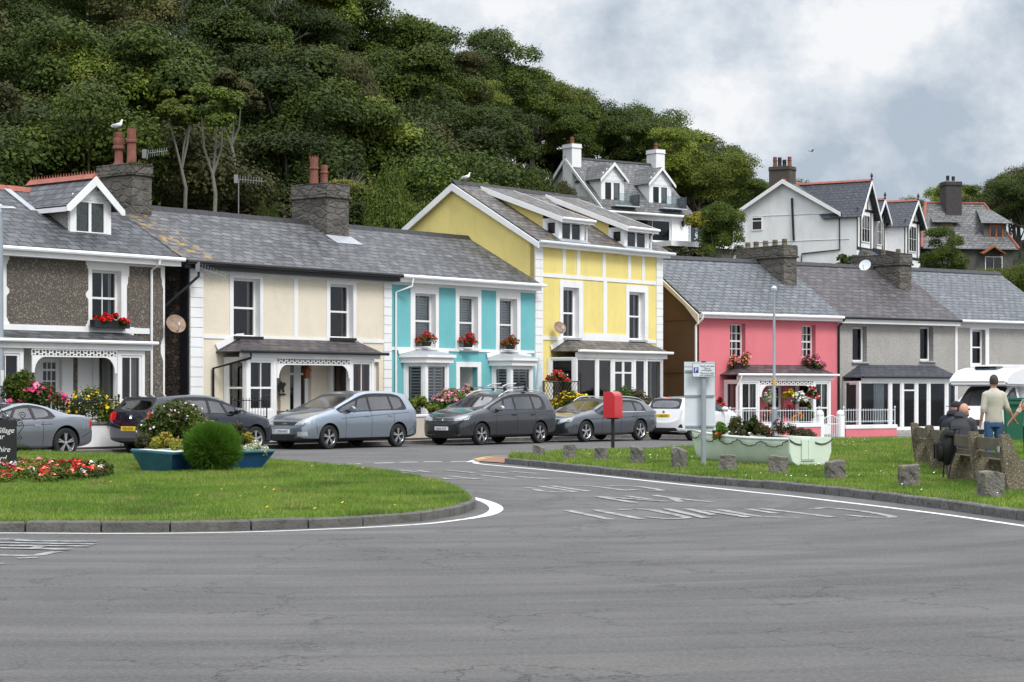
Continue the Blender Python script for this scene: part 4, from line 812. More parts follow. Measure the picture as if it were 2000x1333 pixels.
roofpair(H5, -.25, wd, -.35, ze5, DR5, zr5, SL_P); ridge(H5, -.25, wd - .3, DR5, zr5, SL_P, .16); gutter(H5, -.2, wd, -.41, ze5 - .04, UPVC, .06)
MB().box(-.22, wd - .01, -.33, -.02, ze5 - .2, ze5 - .06).obj("fascia", WHITE, H5)
mb = MB(); P = [(-.33, ze5 - .38), (-.33, ze5 - .02), (DR5, zr5 - .0), (DR5, zr5 - .22), (.5, ze5 + .35)]; mb.add([(-.32, p[0], p[1] - .06) for p in P] + [(-.26, p[0], p[1] - .06) for p in P], [(0, 1, 2, 3, 4), (9, 8, 7, 6, 5)] + [(i, i + 5, (i + 1) % 5 + 5, (i + 1) % 5) for i in range(5)]); mb.obj("barge_board", CREAM, H5)
pipe(H5, [(-.12, -.41, ze5 - .06), (-.14, -.38, ze5 - .25), (-.2, -.06, ze5 - .5), (-.2, -.06, BZ)], UPVC, .045)
MB().box(-.03, -.002, 0, 6.8, 2.35, 2.41).box(-.03, -.002, 0, 6.8, ze5 - .25, ze5 - .2).obj("string_course", BROWN, H5)
cdp = 1.75; xr = f.S(1557, cdp) + .0; sCh = sG
def stack(Hh, f, pxl, pxr, pyt, pots, m=STONE):
    xr = f.S(pxr, cdp); zt = f.dz(xr, pyt, cdp); return chimney(Hh, xr - .75, xr, cdp, cdp + 3.0, ze5 + .5, zt, m, .3, pots)
stack(H5, f, 1540, 1557, 482, [(.5, q, .28, .12, CONC, 0) for q in (.12, .32, .52, .72, .9)])
pd = -1.0; pe = f.Z(1450, 732, pd); pt = f.Z(1500, 713); px0, px1 = f.S(1406), f.S(1633, pd)
hiproof(H5, px0, px1, f.S(1440), f.S(1590), pd - .1, pe, -.01, pt, SL_Q); gutter(H5, px0, px1 + .05, pd - .13, pe, UPVC, .045); MB().box(px0 + .1, px1 - .1, pd, pd + .1, pe - .2, pe - .04).obj("fascia", WHITE, H5); zt_ = pe - .2
a0, a1, a2 = (f.S(1413), -.02), (f.S(1446, pd), pd + .04), (f.S(1485, pd), pd + .04)
for p, q, kw in ((a0, a1, dict(curtain=[(0, .3)])), (a1, a2, dict(cols=2, curtain=[(.6, 1)])), (a2, (a2[0] + .3, -.02), {}), ((f.S(1552), -.02), (f.S(1590, pd), pd + .04), {}), ((f.S(1590, pd), pd + .04), (f.S(1624, pd), pd + .04), dict(cols=2, curtain=[(.55, 1)]))):
    panel(H5, p, q, BZ, zt_, .1, .2, zt_ - .1, WHITE, split=.42, **kw)
panel(H5, (f.S(1624, pd), pd + .04), (f.S(1624, pd) + .4, -.02), BZ, zt_, .1, .2, zt_ - .1, WHITE)
frieze(H5, a2[0], f.S(1590, pd), pd + .02, pe - .42, pe - .2, .45)
pipe(H5, [(px0 + .15, pd - .13, pe - .04), (px0 + .15, pd - .1, pe - .15), (px0 + .1, pd + .1, pe - .5), (px0 + .1, pd + .1, BZ)], UPVC, .04)
# ---- grey pebbledash
f = FR_.sub(sG); wd = s3 - sG
H6 = empty("terraced_house", FR_.W(sG), FR_.rz, "plain light grey pebbledashed house beside the pink house, with a glazed porch", "house", "terraced houses along the road")
wA = (f.S(1665), f.S(1693), f.Z(1665, 707), f.Z(1665, 638)); wB = (f.S(1797), f.S(1823), f.Z(1797, 705), f.Z(1797, 638)); dz = f.Z(1700, 752)
gl = (f.S(1690), f.S(1860), 0, dz)
shell(H6, wd, BZ, ze5, 6.8, zr5, DR5, PEBBLE, [wA, wB, gl])
for w_ in (wA, wB): owin(H6, w_, None, d=.24, fr=.08, depth=1.2); MB().box(w_[0] - .05, w_[1] + .12, -.1, .16, w_[2] - .06, w_[2] + .0).obj("window_sill", LEAD, H6)
window(H6, T(gl[0], .16, 0), gl[1] - gl[0], dz, cols=5, fr=.05, depth=2., curtain=[(.16, .34)], cmat=BLIND)
roofpair(H6, 0, wd, -.35, ze5, DR5, zr5, SL_Q); ridge(H6, 0, wd - .3, DR5, zr5, SL_P, .16); gutter(H6, 0, wd, -.41, ze5 - .04, BLACK, .055); MB().box(0, wd - .005, -.33, -.02, ze5 - .26, ze5 - .08).obj("fascia", WHITE, H6)
pipe(H6, [(.06, -.41, ze5 - .06), (.05, -.3, ze5 - .2), (.04, -.06, ze5 - .4), (.04, -.06, BZ)], BLACK, .045)
stack(H6, f, 1763, 1781, 498, [(.5, q, .22, .11, CONC, 0) for q in (.15, .45, .8)])
pd = -1.1; pe = f.Z(1690, 737, pd); pt = f.Z(1700, 713); px0, px1 = f.S(1645), f.S(1874, pd)
hiproof(H6, px0, px1, f.S(1678), f.S(1826), pd - .1, pe, -.01, pt, SL_C); gutter(H6, px0, px1 + .05, pd - .13, pe, BLACK, .045); MB().box(px0 + .1, px1 - .1, pd, pd + .1, pe - .16, pe - .04).obj("fascia", WHITE, H6); zt_ = pe - .16
panel(H6, (f.S(1645), -.02), (f.S(1679, pd), pd + .03), BZ, zt_, .16, .0, zt_ - .08, WHITE)
for a, b, kw in ((1680, 1741, dict(curtain=[(.55, .95)], cmat=BLIND)), (1741, 1764, {}), (1764, 1792, dict(wname="front_door", split=.82)), (1792, 1816, {}), (1816, 1851, {}), (1851, 1871, dict(curtain=[(.1, .7)], cmat=BLIND))):
    panel(H6, (f.S(a, pd), pd + .03), (f.S(b, pd), pd + .03), BZ + .35, zt_, .045, BZ + .42, zt_ - .03, WHITE, depth=.8, **kw)
MB().box(f.S(1655, pd), px1 - .05, pd + .0, pd + .2, BZ, BZ + .35).obj("dwarf_wall", PEBBLE, H6)
f2 = FR_.sub(s3); wd = sX - s3
H7 = empty("terraced_house", FR_.W(s3), FR_.rz, "grey pebbledashed end house with cream painted bands, behind the motorhome", "house", "terraced houses along the road")
wA = (f2.S(1898), f2.S(1924), f2.Z(1898, 713), f2.Z(1898, 644))
shell(H7, wd, BZ, ze5, 6.8, zr5, DR5, PEBBLE, [wA])
for w_ in (wA,): owin(H7, w_, None, split=.5, fr=.08, m=UPVC, depth=1.)
zt1 = f2.Z(1870, 640); zl = f2.Z(1935, 712); trims(H7, [(0, wd, zt1, ze5), (0, .14, BZ, ze5), (f2.S(1894), f2.S(1931), wA[2] - .1, zt1 + .01), (f2.S(1894), wd, zl - .2, zl), (wd - .14, wd, BZ, ze5)], [wA], m=WHITE)
roofpair(H7, 0, wd + .2, -.35, ze5, DR5, zr5, SL_P); ridge(H7, 0, wd + .2, DR5, zr5, SL_P, .16); gutter(H7, 0, wd + .2, -.41, ze5 - .04, UPVC, .055)
# ------------------------------------------------------------ cars
SEATM = mat('seat_cloth', (.05, .05, .055), .9, .1, 5)
def wheel(root, x, y, r, w, side, spokes, style, rim=ALLOY):
    prof = [(r * .66, -w / 2 + .01), (r * .90, -w / 2), (r * .985, -w / 2 + .03), (r, -w / 4), (r, w / 4), (r * .985, w / 2 - .03), (r * .90, w / 2), (r * .66, w / 2 - .01)]
    e = MB(T(x, y, r)).lathe(prof, n=32, axis='y', cap=False).obj("wheel", RUBBER, root, smooth=35)
    s = side; R_ = r * (.76 if style == 2 else .70); yo = s * (w / 2 - .015); mb = MB(T(x, y, r))
    mb.lathe([(R_, yo - s * .10), (R_, yo), (R_ * .95, yo + s * .006), (R_ * .88, yo - s * .012), (R_ * .86, yo - s * .10)], n=32, axis='y', cap=False)
    mb.lathe([(r * .0001, yo - s * .002), (r * .12, yo - s * .004), (r * .13, yo - s * .06), (r * .05, yo - s * .08)], n=14, axis='y')
    for k in range(spokes):
        t = 2 * math.pi * k / spokes + .3
        for da in ((-.13, .13) if style == 2 else (0,)):
            a = t + da; wd = r * (.075 if style == 2 else .15); c, q = math.cos(a), math.sin(a); c0, q0 = math.cos(t + da * .5), math.sin(t + da * .5)
            A = Vector((c0 * r * .08, 0, q0 * r * .08)); B = Vector((c * R_ * .94, 0, q * R_ * .94)); n = Vector((-q, 0, c)) * wd * .5; y0, y1 = yo - s * .03, yo - s * .004
            vs = [A - n * .8, A + n * .8, B + n * 1.1, B - n * 1.1]; mb.add([(v.x, y1, v.z) for v in vs] + [(v.x, y0 - s * .02, v.z) for v in vs], [(0, 1, 2, 3), (0, 4, 5, 1), (1, 5, 6, 2), (2, 6, 7, 3), (3, 7, 4, 0)])
    mb.obj("rim", rim, e, smooth=30)
    MB(T(x, y, r)).lathe([(R_ * .93, yo - s * .085), (.01, yo - s * .085)], n=24, axis='y', cap=False).obj("brake_disc", UNDER, e)
    return e
def car(name, label, spec, paintm, P_rear, head, near, group="cars parked along the road"):
    """P_rear: ground point of the rear wheel nearest the camera; head: heading angle; near: +1 if that wheel is on the left"""
    st, Wd, WB, wr = spec['st'], spec['W'], spec['WB'], spec['r']; hw = Wd / 2
    d = Vector((math.sin(R(head)), math.cos(R(head)))); lf = Vector((-d.y, d.x)); c = Vector(P_rear[:2]) + d * WB / 2 - lf * near * (hw - .1)
    root = empty(name, (c.x, c.y, gz(c.x, c.y)), math.atan2(d.y, d.x), label, spec.get('cat', 'car'), group); root.scale = [spec.get('scale', 1)] * 3
    bm = bmesh.new(); vl = bm.verts.layers.float.new('crease_vert'); cl = bm.edges.layers.float.new('crease_edge'); tw = spec.get('tum', .62)
    def sec(s):
        xs, xt, zb, zs, zr, wf = s; h = zr - zs; w = hw * wf; y6 = w * .95 - h * .85 * tw * .5 - .02; y7 = y6 - (.06 if h > .25 else w * .14)
        return [(xs, 0, zb), (xs, w * .84, zb), (xs, w * .965, zb + .10), (xs, w, zb + .5 * (zs - zb)), (xs, w * .99, zs - .10), (xs, w * .955, zs), (xt, y6, zs + h * .84), (xt, y7, zs + h * (.95 if h > .25 else .92)), (xt, 0, zr)]
    G = []
    for s in st:
        pts = sec(s); row = [bm.verts.new(p) for p in pts]; mir = [row[0]] + [bm.verts.new((p[0], -p[1], p[2])) for p in pts[1:-1]] + [row[-1]]; G.append((row, mir))
    cw, rg = spec['cowl'], spec['rg']; sideg, wsg, rwg = [], [], []
    for i in range(len(st) - 1):
        for sgn, k in ((1, 0), (-1, 1)):
            a, b = G[i][k], G[i + 1][k]
            for j in range(8):
                q = [a[j], a[j + 1], b[j + 1], b[j]]
                if sgn < 0: q.reverse()
                f_ = bm.faces.new(q); f_.smooth = True
                if j == 0: f_.material_index = 3
                elif j == 1 and spec.get('lowblack', True): f_.material_index = 4
                if j == 5 and i in spec['sg']: sideg.append(f_)
                if j == 7 and i == cw: wsg.append(f_)
                if j == 7 and i == rg: rwg.append(f_)
    for k, e_ in ((0, G[0]), (1, G[-1])):
        for j in range(8):
            q = [e_[0][j], e_[0][j + 1], e_[1][j + 1], e_[1][j]]; q = [v for n, v in enumerate(q) if v not in q[:n]]
            if k == 0: q.reverse()
            f_ = bm.faces.new(q); f_.smooth = True; f_.material_index = 3 if j == 0 else (4 if j == 1 else 0)
    bm.normal_update()
    for (row, mir), nxt in zip(G, G[1:]):
        for r_, n_ in ((row, nxt[0]), (mir, nxt[1])):
            for j, cv in ((5, .55), (2, .5), (7, .5)):
                e_ = bm.edges.get((r_[j], n_[j])); 
                if e_: e_[cl] = cv
    for i in (cw, min(rg + 1, len(st) - 2), len(st) - 2, 1):
        for k in (0, 1):
            for j in range(5, 8):
                e_ = bm.edges.get((G[i][k][j], G[i][k][j + 1])); 
                if e_: e_[cl] = .6
    bmesh.ops.recalc_face_normals(bm, faces=bm.faces)
    ringv = set()
    for grp, th in ((wsg, .03), (rwg, .05), (sideg, .03)):
        r = bmesh.ops.inset_region(bm, faces=grp, thickness=th, depth=-.006)
        for f_ in r['faces']: f_.material_index = 1; f_.smooth = True
        for f_ in grp: f_.material_index = 2
        gs = set(grp) | set(r['faces'])
        for f_ in gs:
            for e_ in f_.edges:
                if not all(g in gs for g in e_.link_faces): e_[cl] = .8
    me = bpy.data.meshes.new("body"); bm.to_mesh(me); bm.free()
    for m_ in (paintm, BLACKG, CARGL, UNDER, spec.get('low', BLACKG)): me.materials.append(m_)
    tmp = bpy.data.objects.new("tmp", me); COL.objects.link(tmp); sm = tmp.modifiers.new("s", 'SUBSURF'); sm.levels = 3; sm.render_levels = 3
    cut = MB()
    for sx in (1, -1):
        for sy in (1, -1): cut.lathe([(wr + .055, min(sy * (hw - .30), sy * (hw + .3))), (wr + .055, max(sy * (hw - .30), sy * (hw + .3)))], (sx * WB / 2, 0, wr + .01), 40, 'y')
    cme = bpy.data.meshes.new("cut"); cme.from_pydata(cut.v, [], cut.f); 
    for m_ in me.materials: cme.materials.append(m_)
    cme.polygons.foreach_set('material_index', [3] * len(cme.polygons)); cb = bmesh.new(); cb.from_mesh(cme); bmesh.ops.recalc_face_normals(cb, faces=cb.faces); cb.to_mesh(cme); cb.free()
    co = bpy.data.objects.new("cut", cme); COL.objects.link(co); bo = tmp.modifiers.new("b", 'BOOLEAN'); bo.object = co; bo.operation = 'DIFFERENCE'; bo.solver = 'EXACT'
    dg = bpy.context.evaluated_depsgraph_get(); ev = bpy.data.meshes.new_from_object(tmp.evaluated_get(dg)); bpy.data.objects.remove(tmp); bpy.data.objects.remove(co)
    bm = bmesh.new(); bm.from_mesh(ev); bm.faces.ensure_lookup_table()
    bvh = BVHTree.FromBMesh(bm)
    def sub(faces, nm, m_, par):
        b2 = bmesh.new(); mp_ = {}
        for f_ in faces:
            vs = []
            for v in f_.verts:
                if v.index not in mp_: mp_[v.index] = b2.verts.new(v.co)
                vs.append(mp_[v.index])
            try: nf = b2.faces.new(vs); nf.smooth = True
            except ValueError: pass
        me2 = bpy.data.meshes.new(nm); b2.to_mesh(me2); b2.free(); return link(nm, me2, m_, par)
    bm.verts.index_update(); F = {i: [f_ for f_ in bm.faces if f_.material_index == i] for i in range(5)}
    body = sub(F[0], "body", paintm, root); sub(F[1], "window_trim", BLACKG, root); sub(F[3], "underbody", UNDER, root)
    if F[4]: sub(F[4], "sill_trim", spec.get('low', BLACKG), root)
    todo = set(F[2])
    while todo:
        s0_ = [todo.pop()]; isl = []
        while s0_:
            f_ = s0_.pop(); isl.append(f_)
            for e_ in f_.edges:
                for g in e_.link_faces:
                    if g in todo: todo.discard(g); s0_.append(g)
        cx = sum(f_.calc_center_median().x for f_ in isl) / len(isl); cy = sum(f_.calc_center_median().y for f_ in isl) / len(isl)
        sub(isl, "side_window" if abs(cy) > .2 else ("windscreen" if cx > 0 else "rear_window"), CARWS if abs(cy) <= .2 and cx > 0 else CARGL, root)
    bm.free()
    def hit(a, b, ax):
        o, dr = {'s+': ((a, 3, b), (0, -1, 0)), 's-': ((a, -3, b), (0, 1, 0)), 'f': ((5, a, b), (-1, 0, 0)), 'r': ((-5, a, b), (1, 0, 0)), 't': ((a, b, 4), (0, 0, -1))}[ax]
        h = bvh.ray_cast(Vector(o), Vector(dr)); return (h[0], -Vector(dr)) if h[0] else (None, None)
    def decal(nm, cr, ax, m_, par=None, n=(10, 4), off=.007):
        vs = []; (a0, b0), (a1, b1), (a2, b2), (a3, b3) = cr
        for j in range(n[1] + 1):
            for i in range(n[0] + 1):
                u, v = i / n[0], j / n[1]; a = (a0 * (1 - u) + a1 * u) * (1 - v) + (a3 * (1 - u) + a2 * u) * v; b = (b0 * (1 - u) + b1 * u) * (1 - v) + (b3 * (1 - u) + b2 * u) * v
                p, q = hit(a, b, ax)
                if p is None: return None
                vs.append(p + q * off)
        k = n[0] + 1; fs = [(j * k + i, j * k + i + 1, (j + 1) * k + i + 1, (j + 1) * k + i) for j in range(n[1]) for i in range(n[0])]
        me2 = bpy.data.meshes.new(nm); me2.from_pydata([tuple(v) for v in vs], [], fs); me2.polygons.foreach_set('use_smooth', [True] * len(fs)); return link(nm, me2, m_, par or root)
    for s_ in spec['sg'][1:]:
        for ax in ('s+', 's-'):
            x0_, x1_ = st[s_][0], st[s_][1]; hh = st[s_][4] - st[s_][3]; decal("window_pillar", [(x0_ - .045, st[s_][3] - .01), (x0_ + .045, st[s_][3] - .01), (x1_ + .035, st[s_][3] + hh * .80), (x1_ - .035, st[s_][3] + hh * .80)], ax, BLACKG, n=(2, 8), off=.006)
    seats = [(.05, .38), (.05, -.38)] + ([(-.85, .42), (-.85, 0), (-.85, -.42)] if len(spec['doors']) > 1 and WB > 2.57 else [])
    zb_ = spec['belt']
    for (x_, y_) in seats:
        o_ = MB().box(x_ - .12, x_ + .0, y_ - .21, y_ + .21, .45, zb_ + .10).box(x_, x_ + .45, y_ - .22, y_ + .22, .40, .55).obj("car_seat", SEATM, root, bevel=.03); MB().box(x_ - .13, x_ - .04, y_ - .11, y_ + .11, zb_ + .13, zb_ + .30).obj("headrest", SEATM, o_, bevel=.03)
    xd_ = st[cw][0]; MB().box(xd_ - .45, xd_ - .05, -hw * .8, hw * .8, .55, zb_ - .06).obj("dashboard", UNDER, root, bevel=.03); MB().box(st[rg][0] if rg < 90 else -.5, xd_, -hw * .84, hw * .84, .30, .40).obj("cabin_floor", UNDER, root)
    for sx in (1, -1):
        for sy in (1, -1): wheel(root, sx * WB / 2, sy * (hw - .115), wr, .20, sy, spec.get('spk', 5), spec.get('sty', 1))
    for sy, ax in ((1, 's+'), (-1, 's-')):
        for xd in spec['doors']:
            decal("door_seam", [(xd - .004, .30), (xd + .004, .30), (xd + .004, spec['belt'] - .03), (xd - .004, spec['belt'] - .03)], ax, BLKT, n=(1, 14), off=.004)
        for xh in spec['hand']:
            z = spec['belt'] - .14; p, q = hit(xh, z, ax)
            if p is not None: MB().box(p.x - .09, p.x + .09, p.y - .02, p.y + .03 if sy > 0 else p.y - .0, z - .018, z + .018).obj("door_handle", spec.get('hm', paintm), root, bevel=.008) if sy > 0 else MB().box(p.x - .09, p.x + .09, p.y - .03, p.y + .02, z - .018, z + .018).obj("door_handle", spec.get('hm', paintm), root, bevel=.008)
        xf = WB / 2 + wr + .10; decal("bumper_seam", [(xf, .42), (xf + .010, .42), (xf + .06, zb_ - .36), (xf + .05, zb_ - .36)], ax, BLKT, n=(1, 8), off=.004)
        xr_ = -WB / 2 - wr - .10; decal("bumper_seam", [(xr_, .45), (xr_ - .30, .60), (xr_ - .30, .612), (xr_, .462)], ax, BLKT, n=(8, 1), off=.004)
        decal("window_strip", [(xd_ - .55, zb_ + .002), (st[spec['sg'][-1] + 1][0] + .08, st[spec['sg'][-1]][3] + .002), (st[spec['sg'][-1] + 1][0] + .08, st[spec['sg'][-1]][3] + .016), (xd_ - .55, zb_ + .016)], ax, spec.get('strip', BLACKG), n=(20, 1), off=.006)
        if spec.get('line'):
            xa, za, xb, zb_ = spec['line']; decal("crease_shade_line", [(xa, za), (xb, zb_), (xb, zb_ + .012), (xa, za + .012)], ax, BLKT, n=(24, 1), off=.003)  # flat black strip paints the shade line of the side crease
        xm = st[cw][0] - .38; zm = spec['belt'] + .07; p, q = hit(xm, zm - .08, ax)
        if p is not None:
            e_ = MB(); ys = p.y + sy * .12; e_.lathe([(.01, -.075), (.055, -.06), (.078, -.02), (.08, .03), (.07, .065), (.02, .075)], (0, 0, 0), 14, 'x'); o = e_.obj("wing_mirror", spec.get('mm', paintm), root, smooth=60)
            o.data.transform(Matrix.Translation((xm, ys, zm)) @ Matrix.Diagonal((1, 1.5, 1, 1))); MB().box(xm - .03, xm + .03, min(p.y - sy * .02, ys), max(p.y - sy * .02, ys), zm - .09, zm - .05).obj("mirror_arm", BLACKG, root)
    for (nm, cr, ax, m_) in spec['dec']:
        cr2 = [(-a, b) for a, b in cr] if ax in 'fr' else cr
        decal(nm, cr, ax, m_)
        if ax in 'fr' and min(a for a, b in cr) > 0: decal(nm, cr2, ax, m_)
        if ax == 's+': decal(nm, cr, 's-', m_)
    for (ax, z, txt, pm) in spec['plates']:
        p, q = hit(0, z, ax); 
        if p is None: continue
        s = 1 if ax == 'f' else -1; px_ = p.x + s * .02; o = MB().box(min(px_, px_ - s * .05), max(px_, px_ - s * .05), -.26, .26, z - .056, z + .056).obj("number_plate", pm, root, bevel=.006)
        M = Matrix(((0, 0, s, px_ + s * .002), (s, 0, 0, 0), (0, 1, 0, z - .036), (0, 0, 0, 1))); tmesh(txt, .10, BLKT, o, M, "plate_lettering", .001, 'CENTER', .88)
    if spec.get('badge'):
        for ax, z in spec['badge']:
            p, q = hit(0, z, ax); s = 1 if ax == 'f' else -1
            b = MB().lathe([(.035, 0), (.052, 0), (.052, s * .012), (.040, s * .012), (.036, s * .004), (.001, s * .004)], (p.x + s * .004, 0, z), 20, 'x').obj("badge", CHROME, root)
            if spec.get('vw'):
                mb = MB(); xx = p.x + s * .008
                for pa in ([(-.03, .03), (-.012, 0.004), (0, .022), (.012, .004), (.03, .03)], [(-.036, .004), (-.018, -.036), (0, -.006), (.018, -.036), (.036, .004)]): mb.tube([(xx, a, z + b_) for a, b_ in pa], .004, 4)
                mb.obj("badge_lettering", CHROME, b)
    if spec.get('rails'):
        xa, xb, zr_, m_ = spec['rails']
        for sy in (1, -1):
            P = []
            for i in range(13):
                x = xa + (xb - xa) * i / 12; p, q = hit(x, sy * (hw * .70), 't'); hgt = .055 * min(1, 6 * min(i, 12 - i) / 12) if p is not None else 0
                if p is not None: P.append((x, sy * hw * .70, p.z + .005 + hgt))
            MB().tube(P, .016, 8).obj("roof_rail", m_, root, smooth=True)
    for x in ((1, -1) if spec.get('wiper') else ()):
        pass
    return root, hit
HP = lambda *q: [tuple(v) for v in q]
SMAX = dict(W=1.85, WB=2.85, r=.335, cowl=4, rg=9, sg=(4, 5, 6, 7), belt=1.04, doors=(.78, -.28, -1.22), hand=(-.12, -1.05), spk=5, sty=2, hm=None,
    st=[(2.36, 2.33, .24, .58, .62, .66), (2.26, 2.22, .21, .74, .79, .86), (1.95, 1.92, .20, .87, .94, .97), (1.45, 1.5, .20, .96, 1.05, 1), (.98, 1.12, .20, 1.0, 1.13, 1), (.42, .12, .20, 1.02, 1.55, 1),
        (-.25, -.25, .20, 1.04, 1.65, 1), (-1.2, -1.12, .20, 1.07, 1.64, 1), (-1.8, -1.68, .22, 1.09, 1.59, .99), (-2.12, -2.02, .25, 1.10, 1.52, .97), (-2.28, -2.22, .28, 1.02, 1.08, .92), (-2.36, -2.34, .30, .62, .66, .82)],
    line=(.95, .84, -1.9, .99), plates=[('f', .50, 'CP08 HWV', PLW)],
    dec=[("headlight", [(.40, .67), (.86, .71), (.83, .99), (.60, .86)], 'f', LAMPG), ("grille", [(-.40, .665), (.40, .665), (.44, .755), (-.44, .755)], 'f', BLKT), ("lower_grille", [(-.42, .30), (.42, .30), (.50, .42), (-.50, .42)], 'f', BLKT),
         ("fog_lamp", [(.56, .36), (.80, .38), (.80, .50), (.54, .49)], 'f', LAMPG), ("badge", [(-.08, .70), (.08, .70), (.08, .735), (-.08, .735)], 'f', CHROME), ("tail_light", [(.66, .80), (.80, .80), (.80, 1.25), (.68, 1.25)], 'r', REDL), ("tail_light", [(-2.38, .92), (-2.18, .92), (-2.18, 1.06), (-2.36, 1.06)], 's+', REDL)])
TOUR = dict(W=1.83, WB=2.79, r=.33, cowl=4, rg=9, sg=(4, 5, 6, 7), belt=1.03, doors=(.74, -.25, -1.15), hand=(-.10, -1.0), spk=5, sty=2, vw=True, badge=[('f', .74)], hm=BLACKG, mm=ALLOY,
    st=[(2.22, 2.20, .22, .60, .64, .70), (2.14, 2.10, .20, .77, .82, .88), (1.85, 1.82, .20, .89, .96, .97), (1.42, 1.45, .20, .97, 1.06, 1), (1.00, 1.12, .20, 1.0, 1.12, 1), (.42, .22, .20, 1.02, 1.52, 1),
        (-.22, -.22, .20, 1.03, 1.62, 1), (-1.12, -1.08, .20, 1.04, 1.63, 1), (-1.72, -1.66, .22, 1.06, 1.60, .99), (-2.05, -2.0, .25, 1.07, 1.56, .98), (-2.22, -2.17, .28, 1.0, 1.05, .95), (-2.30, -2.28, .30, .62, .66, .88)],
    line=(1.0, .86, -2.1, .985), plates=[('f', .50, 'AK66 YCP', PLW)], rails=(.35, -2.0, 1.6, CHROME),
    dec=[("headlight", [(.44, .72), (.84, .76), (.83, .90), (.42, .80)], 'f', LAMPG), ("grille", [(-.40, .70), (.40, .70), (.42, .80), (-.42, .80)], 'f', BLKT), ("chrome_bar", [(-.43, .725), (.43, .725), (.43, .74), (-.43, .74)], 'f', CHROME), ("chrome_bar", [(-.43, .77), (.43, .77), (.43, .783), (-.43, .783)], 'f', CHROME),
         ("lower_grille", [(-.62, .28), (.62, .28), (.55, .42), (-.55, .42)], 'f', BLKT), ("bumper_line", [(-.70, .30), (.70, .30), (.70, .315), (-.70, .315)], 'f', CHROME), ("tail_light", [(.55, .84), (.86, .84), (.86, 1.0), (.55, 1.0)], 'r', REDL), ("tail_light", [(-2.26, .86), (-2.0, .90), (-2.0, .98), (-2.24, .98)], 's+', REDL)])
AUDI = dict(strip=CHROME, W=1.83, WB=2.81, r=.335, cowl=4, rg=9, sg=(4, 5, 6, 7), belt=.93, doors=(.62, -.35, -1.22), hand=(-.20, -1.05), spk=5, sty=1, hm=None, tum=.75,
    st=[(2.28, 2.26, .22, .55, .59, .68), (2.20, 2.16, .19, .70, .75, .88), (1.85, 1.82, .18, .80, .87, .97), (1.35, 1.38, .18, .86, .95, 1), (.82, .95, .18, .90, 1.0, 1), (.30, .05, .18, .91, 1.37, 1),
        (-.32, -.32, .18, .925, 1.42, 1), (-1.2, -1.15, .18, .94, 1.40, 1), (-1.75, -1.62, .20, .96, 1.34, .98), (-2.1, -1.92, .24, .97, 1.28, .96), (-2.34, -2.30, .28, .94, .99, .93), (-2.42, -2.40, .30, .58, .62, .86)],
    line=(1.3, .72, -2.1, .80), plates=[('f', .46, 'AD13 LYX', PLW)], rails=(.2, -1.9, 1.4, CHROME),
    dec=[("headlight", [(.48, .62), (.82, .66), (.82, .78), (.46, .72)], 'f', LAMPG), ("grille", [(-.34, .36), (.34, .36), (.42, .72), (-.42, .72)], 'f', BLKT), ("lower_grille", [(.50, .28), (.78, .30), (.76, .44), (.50, .42)], 'f', BLKT), ("tail_light", [(.5, .78), (.86, .78), (.86, .92), (.5, .92)], 'r', REDL), ("tail_light", [(-2.36, .78), (-2.14, .82), (-2.14, .92), (-2.34, .92)], 's+', REDL)])
GOLF = dict(scale=1.05, W=1.76, WB=2.58, r=.32, cowl=4, rg=9, sg=(4, 5, 6, 7), belt=.97, doors=(.70, -.25, -1.05), hand=(-.12, -.9), spk=5, sty=1, vw=True, badge=[('r', .90)], hm=None,
    st=[(2.04, 2.02, .22, .58, .62, .72), (1.95, 1.92, .19, .74, .79, .90), (1.68, 1.66, .18, .84, .91, .98), (1.30, 1.32, .18, .90, .98, 1), (.92, 1.02, .18, .94, 1.04, 1), (.35, .15, .18, .95, 1.40, 1),
        (-.25, -.25, .18, .965, 1.47, 1), (-1.02, -1.0, .18, .98, 1.46, 1), (-1.58, -1.48, .20, 1.0, 1.42, .98), (-1.84, -1.74, .24, 1.01, 1.39, .96), (-2.04, -2.0, .28, .99, 1.03, .94), (-2.14, -2.12, .30, .62, .66, .88)],
    plates=[('r', .62, 'YE54 DYB', PLY)], dec=[("tail_light", [(.56, .82), (.82, .82), (.80, 1.02), (.58, 1.02)], 'r', REDL), ("headlight", [(.5, .66), (.82, .68), (.8, .82), (.5, .76)], 'f', LAMPG), ("spoiler", [(-.55, 1.36), (.55, 1.36), (.55, 1.39), (-.55, 1.39)], 'r', BLKT), ("rear_wiper", [(-.02, 1.06), (.35, 1.12), (.35, 1.135), (-.02, 1.09)], 'r', BLKT)])
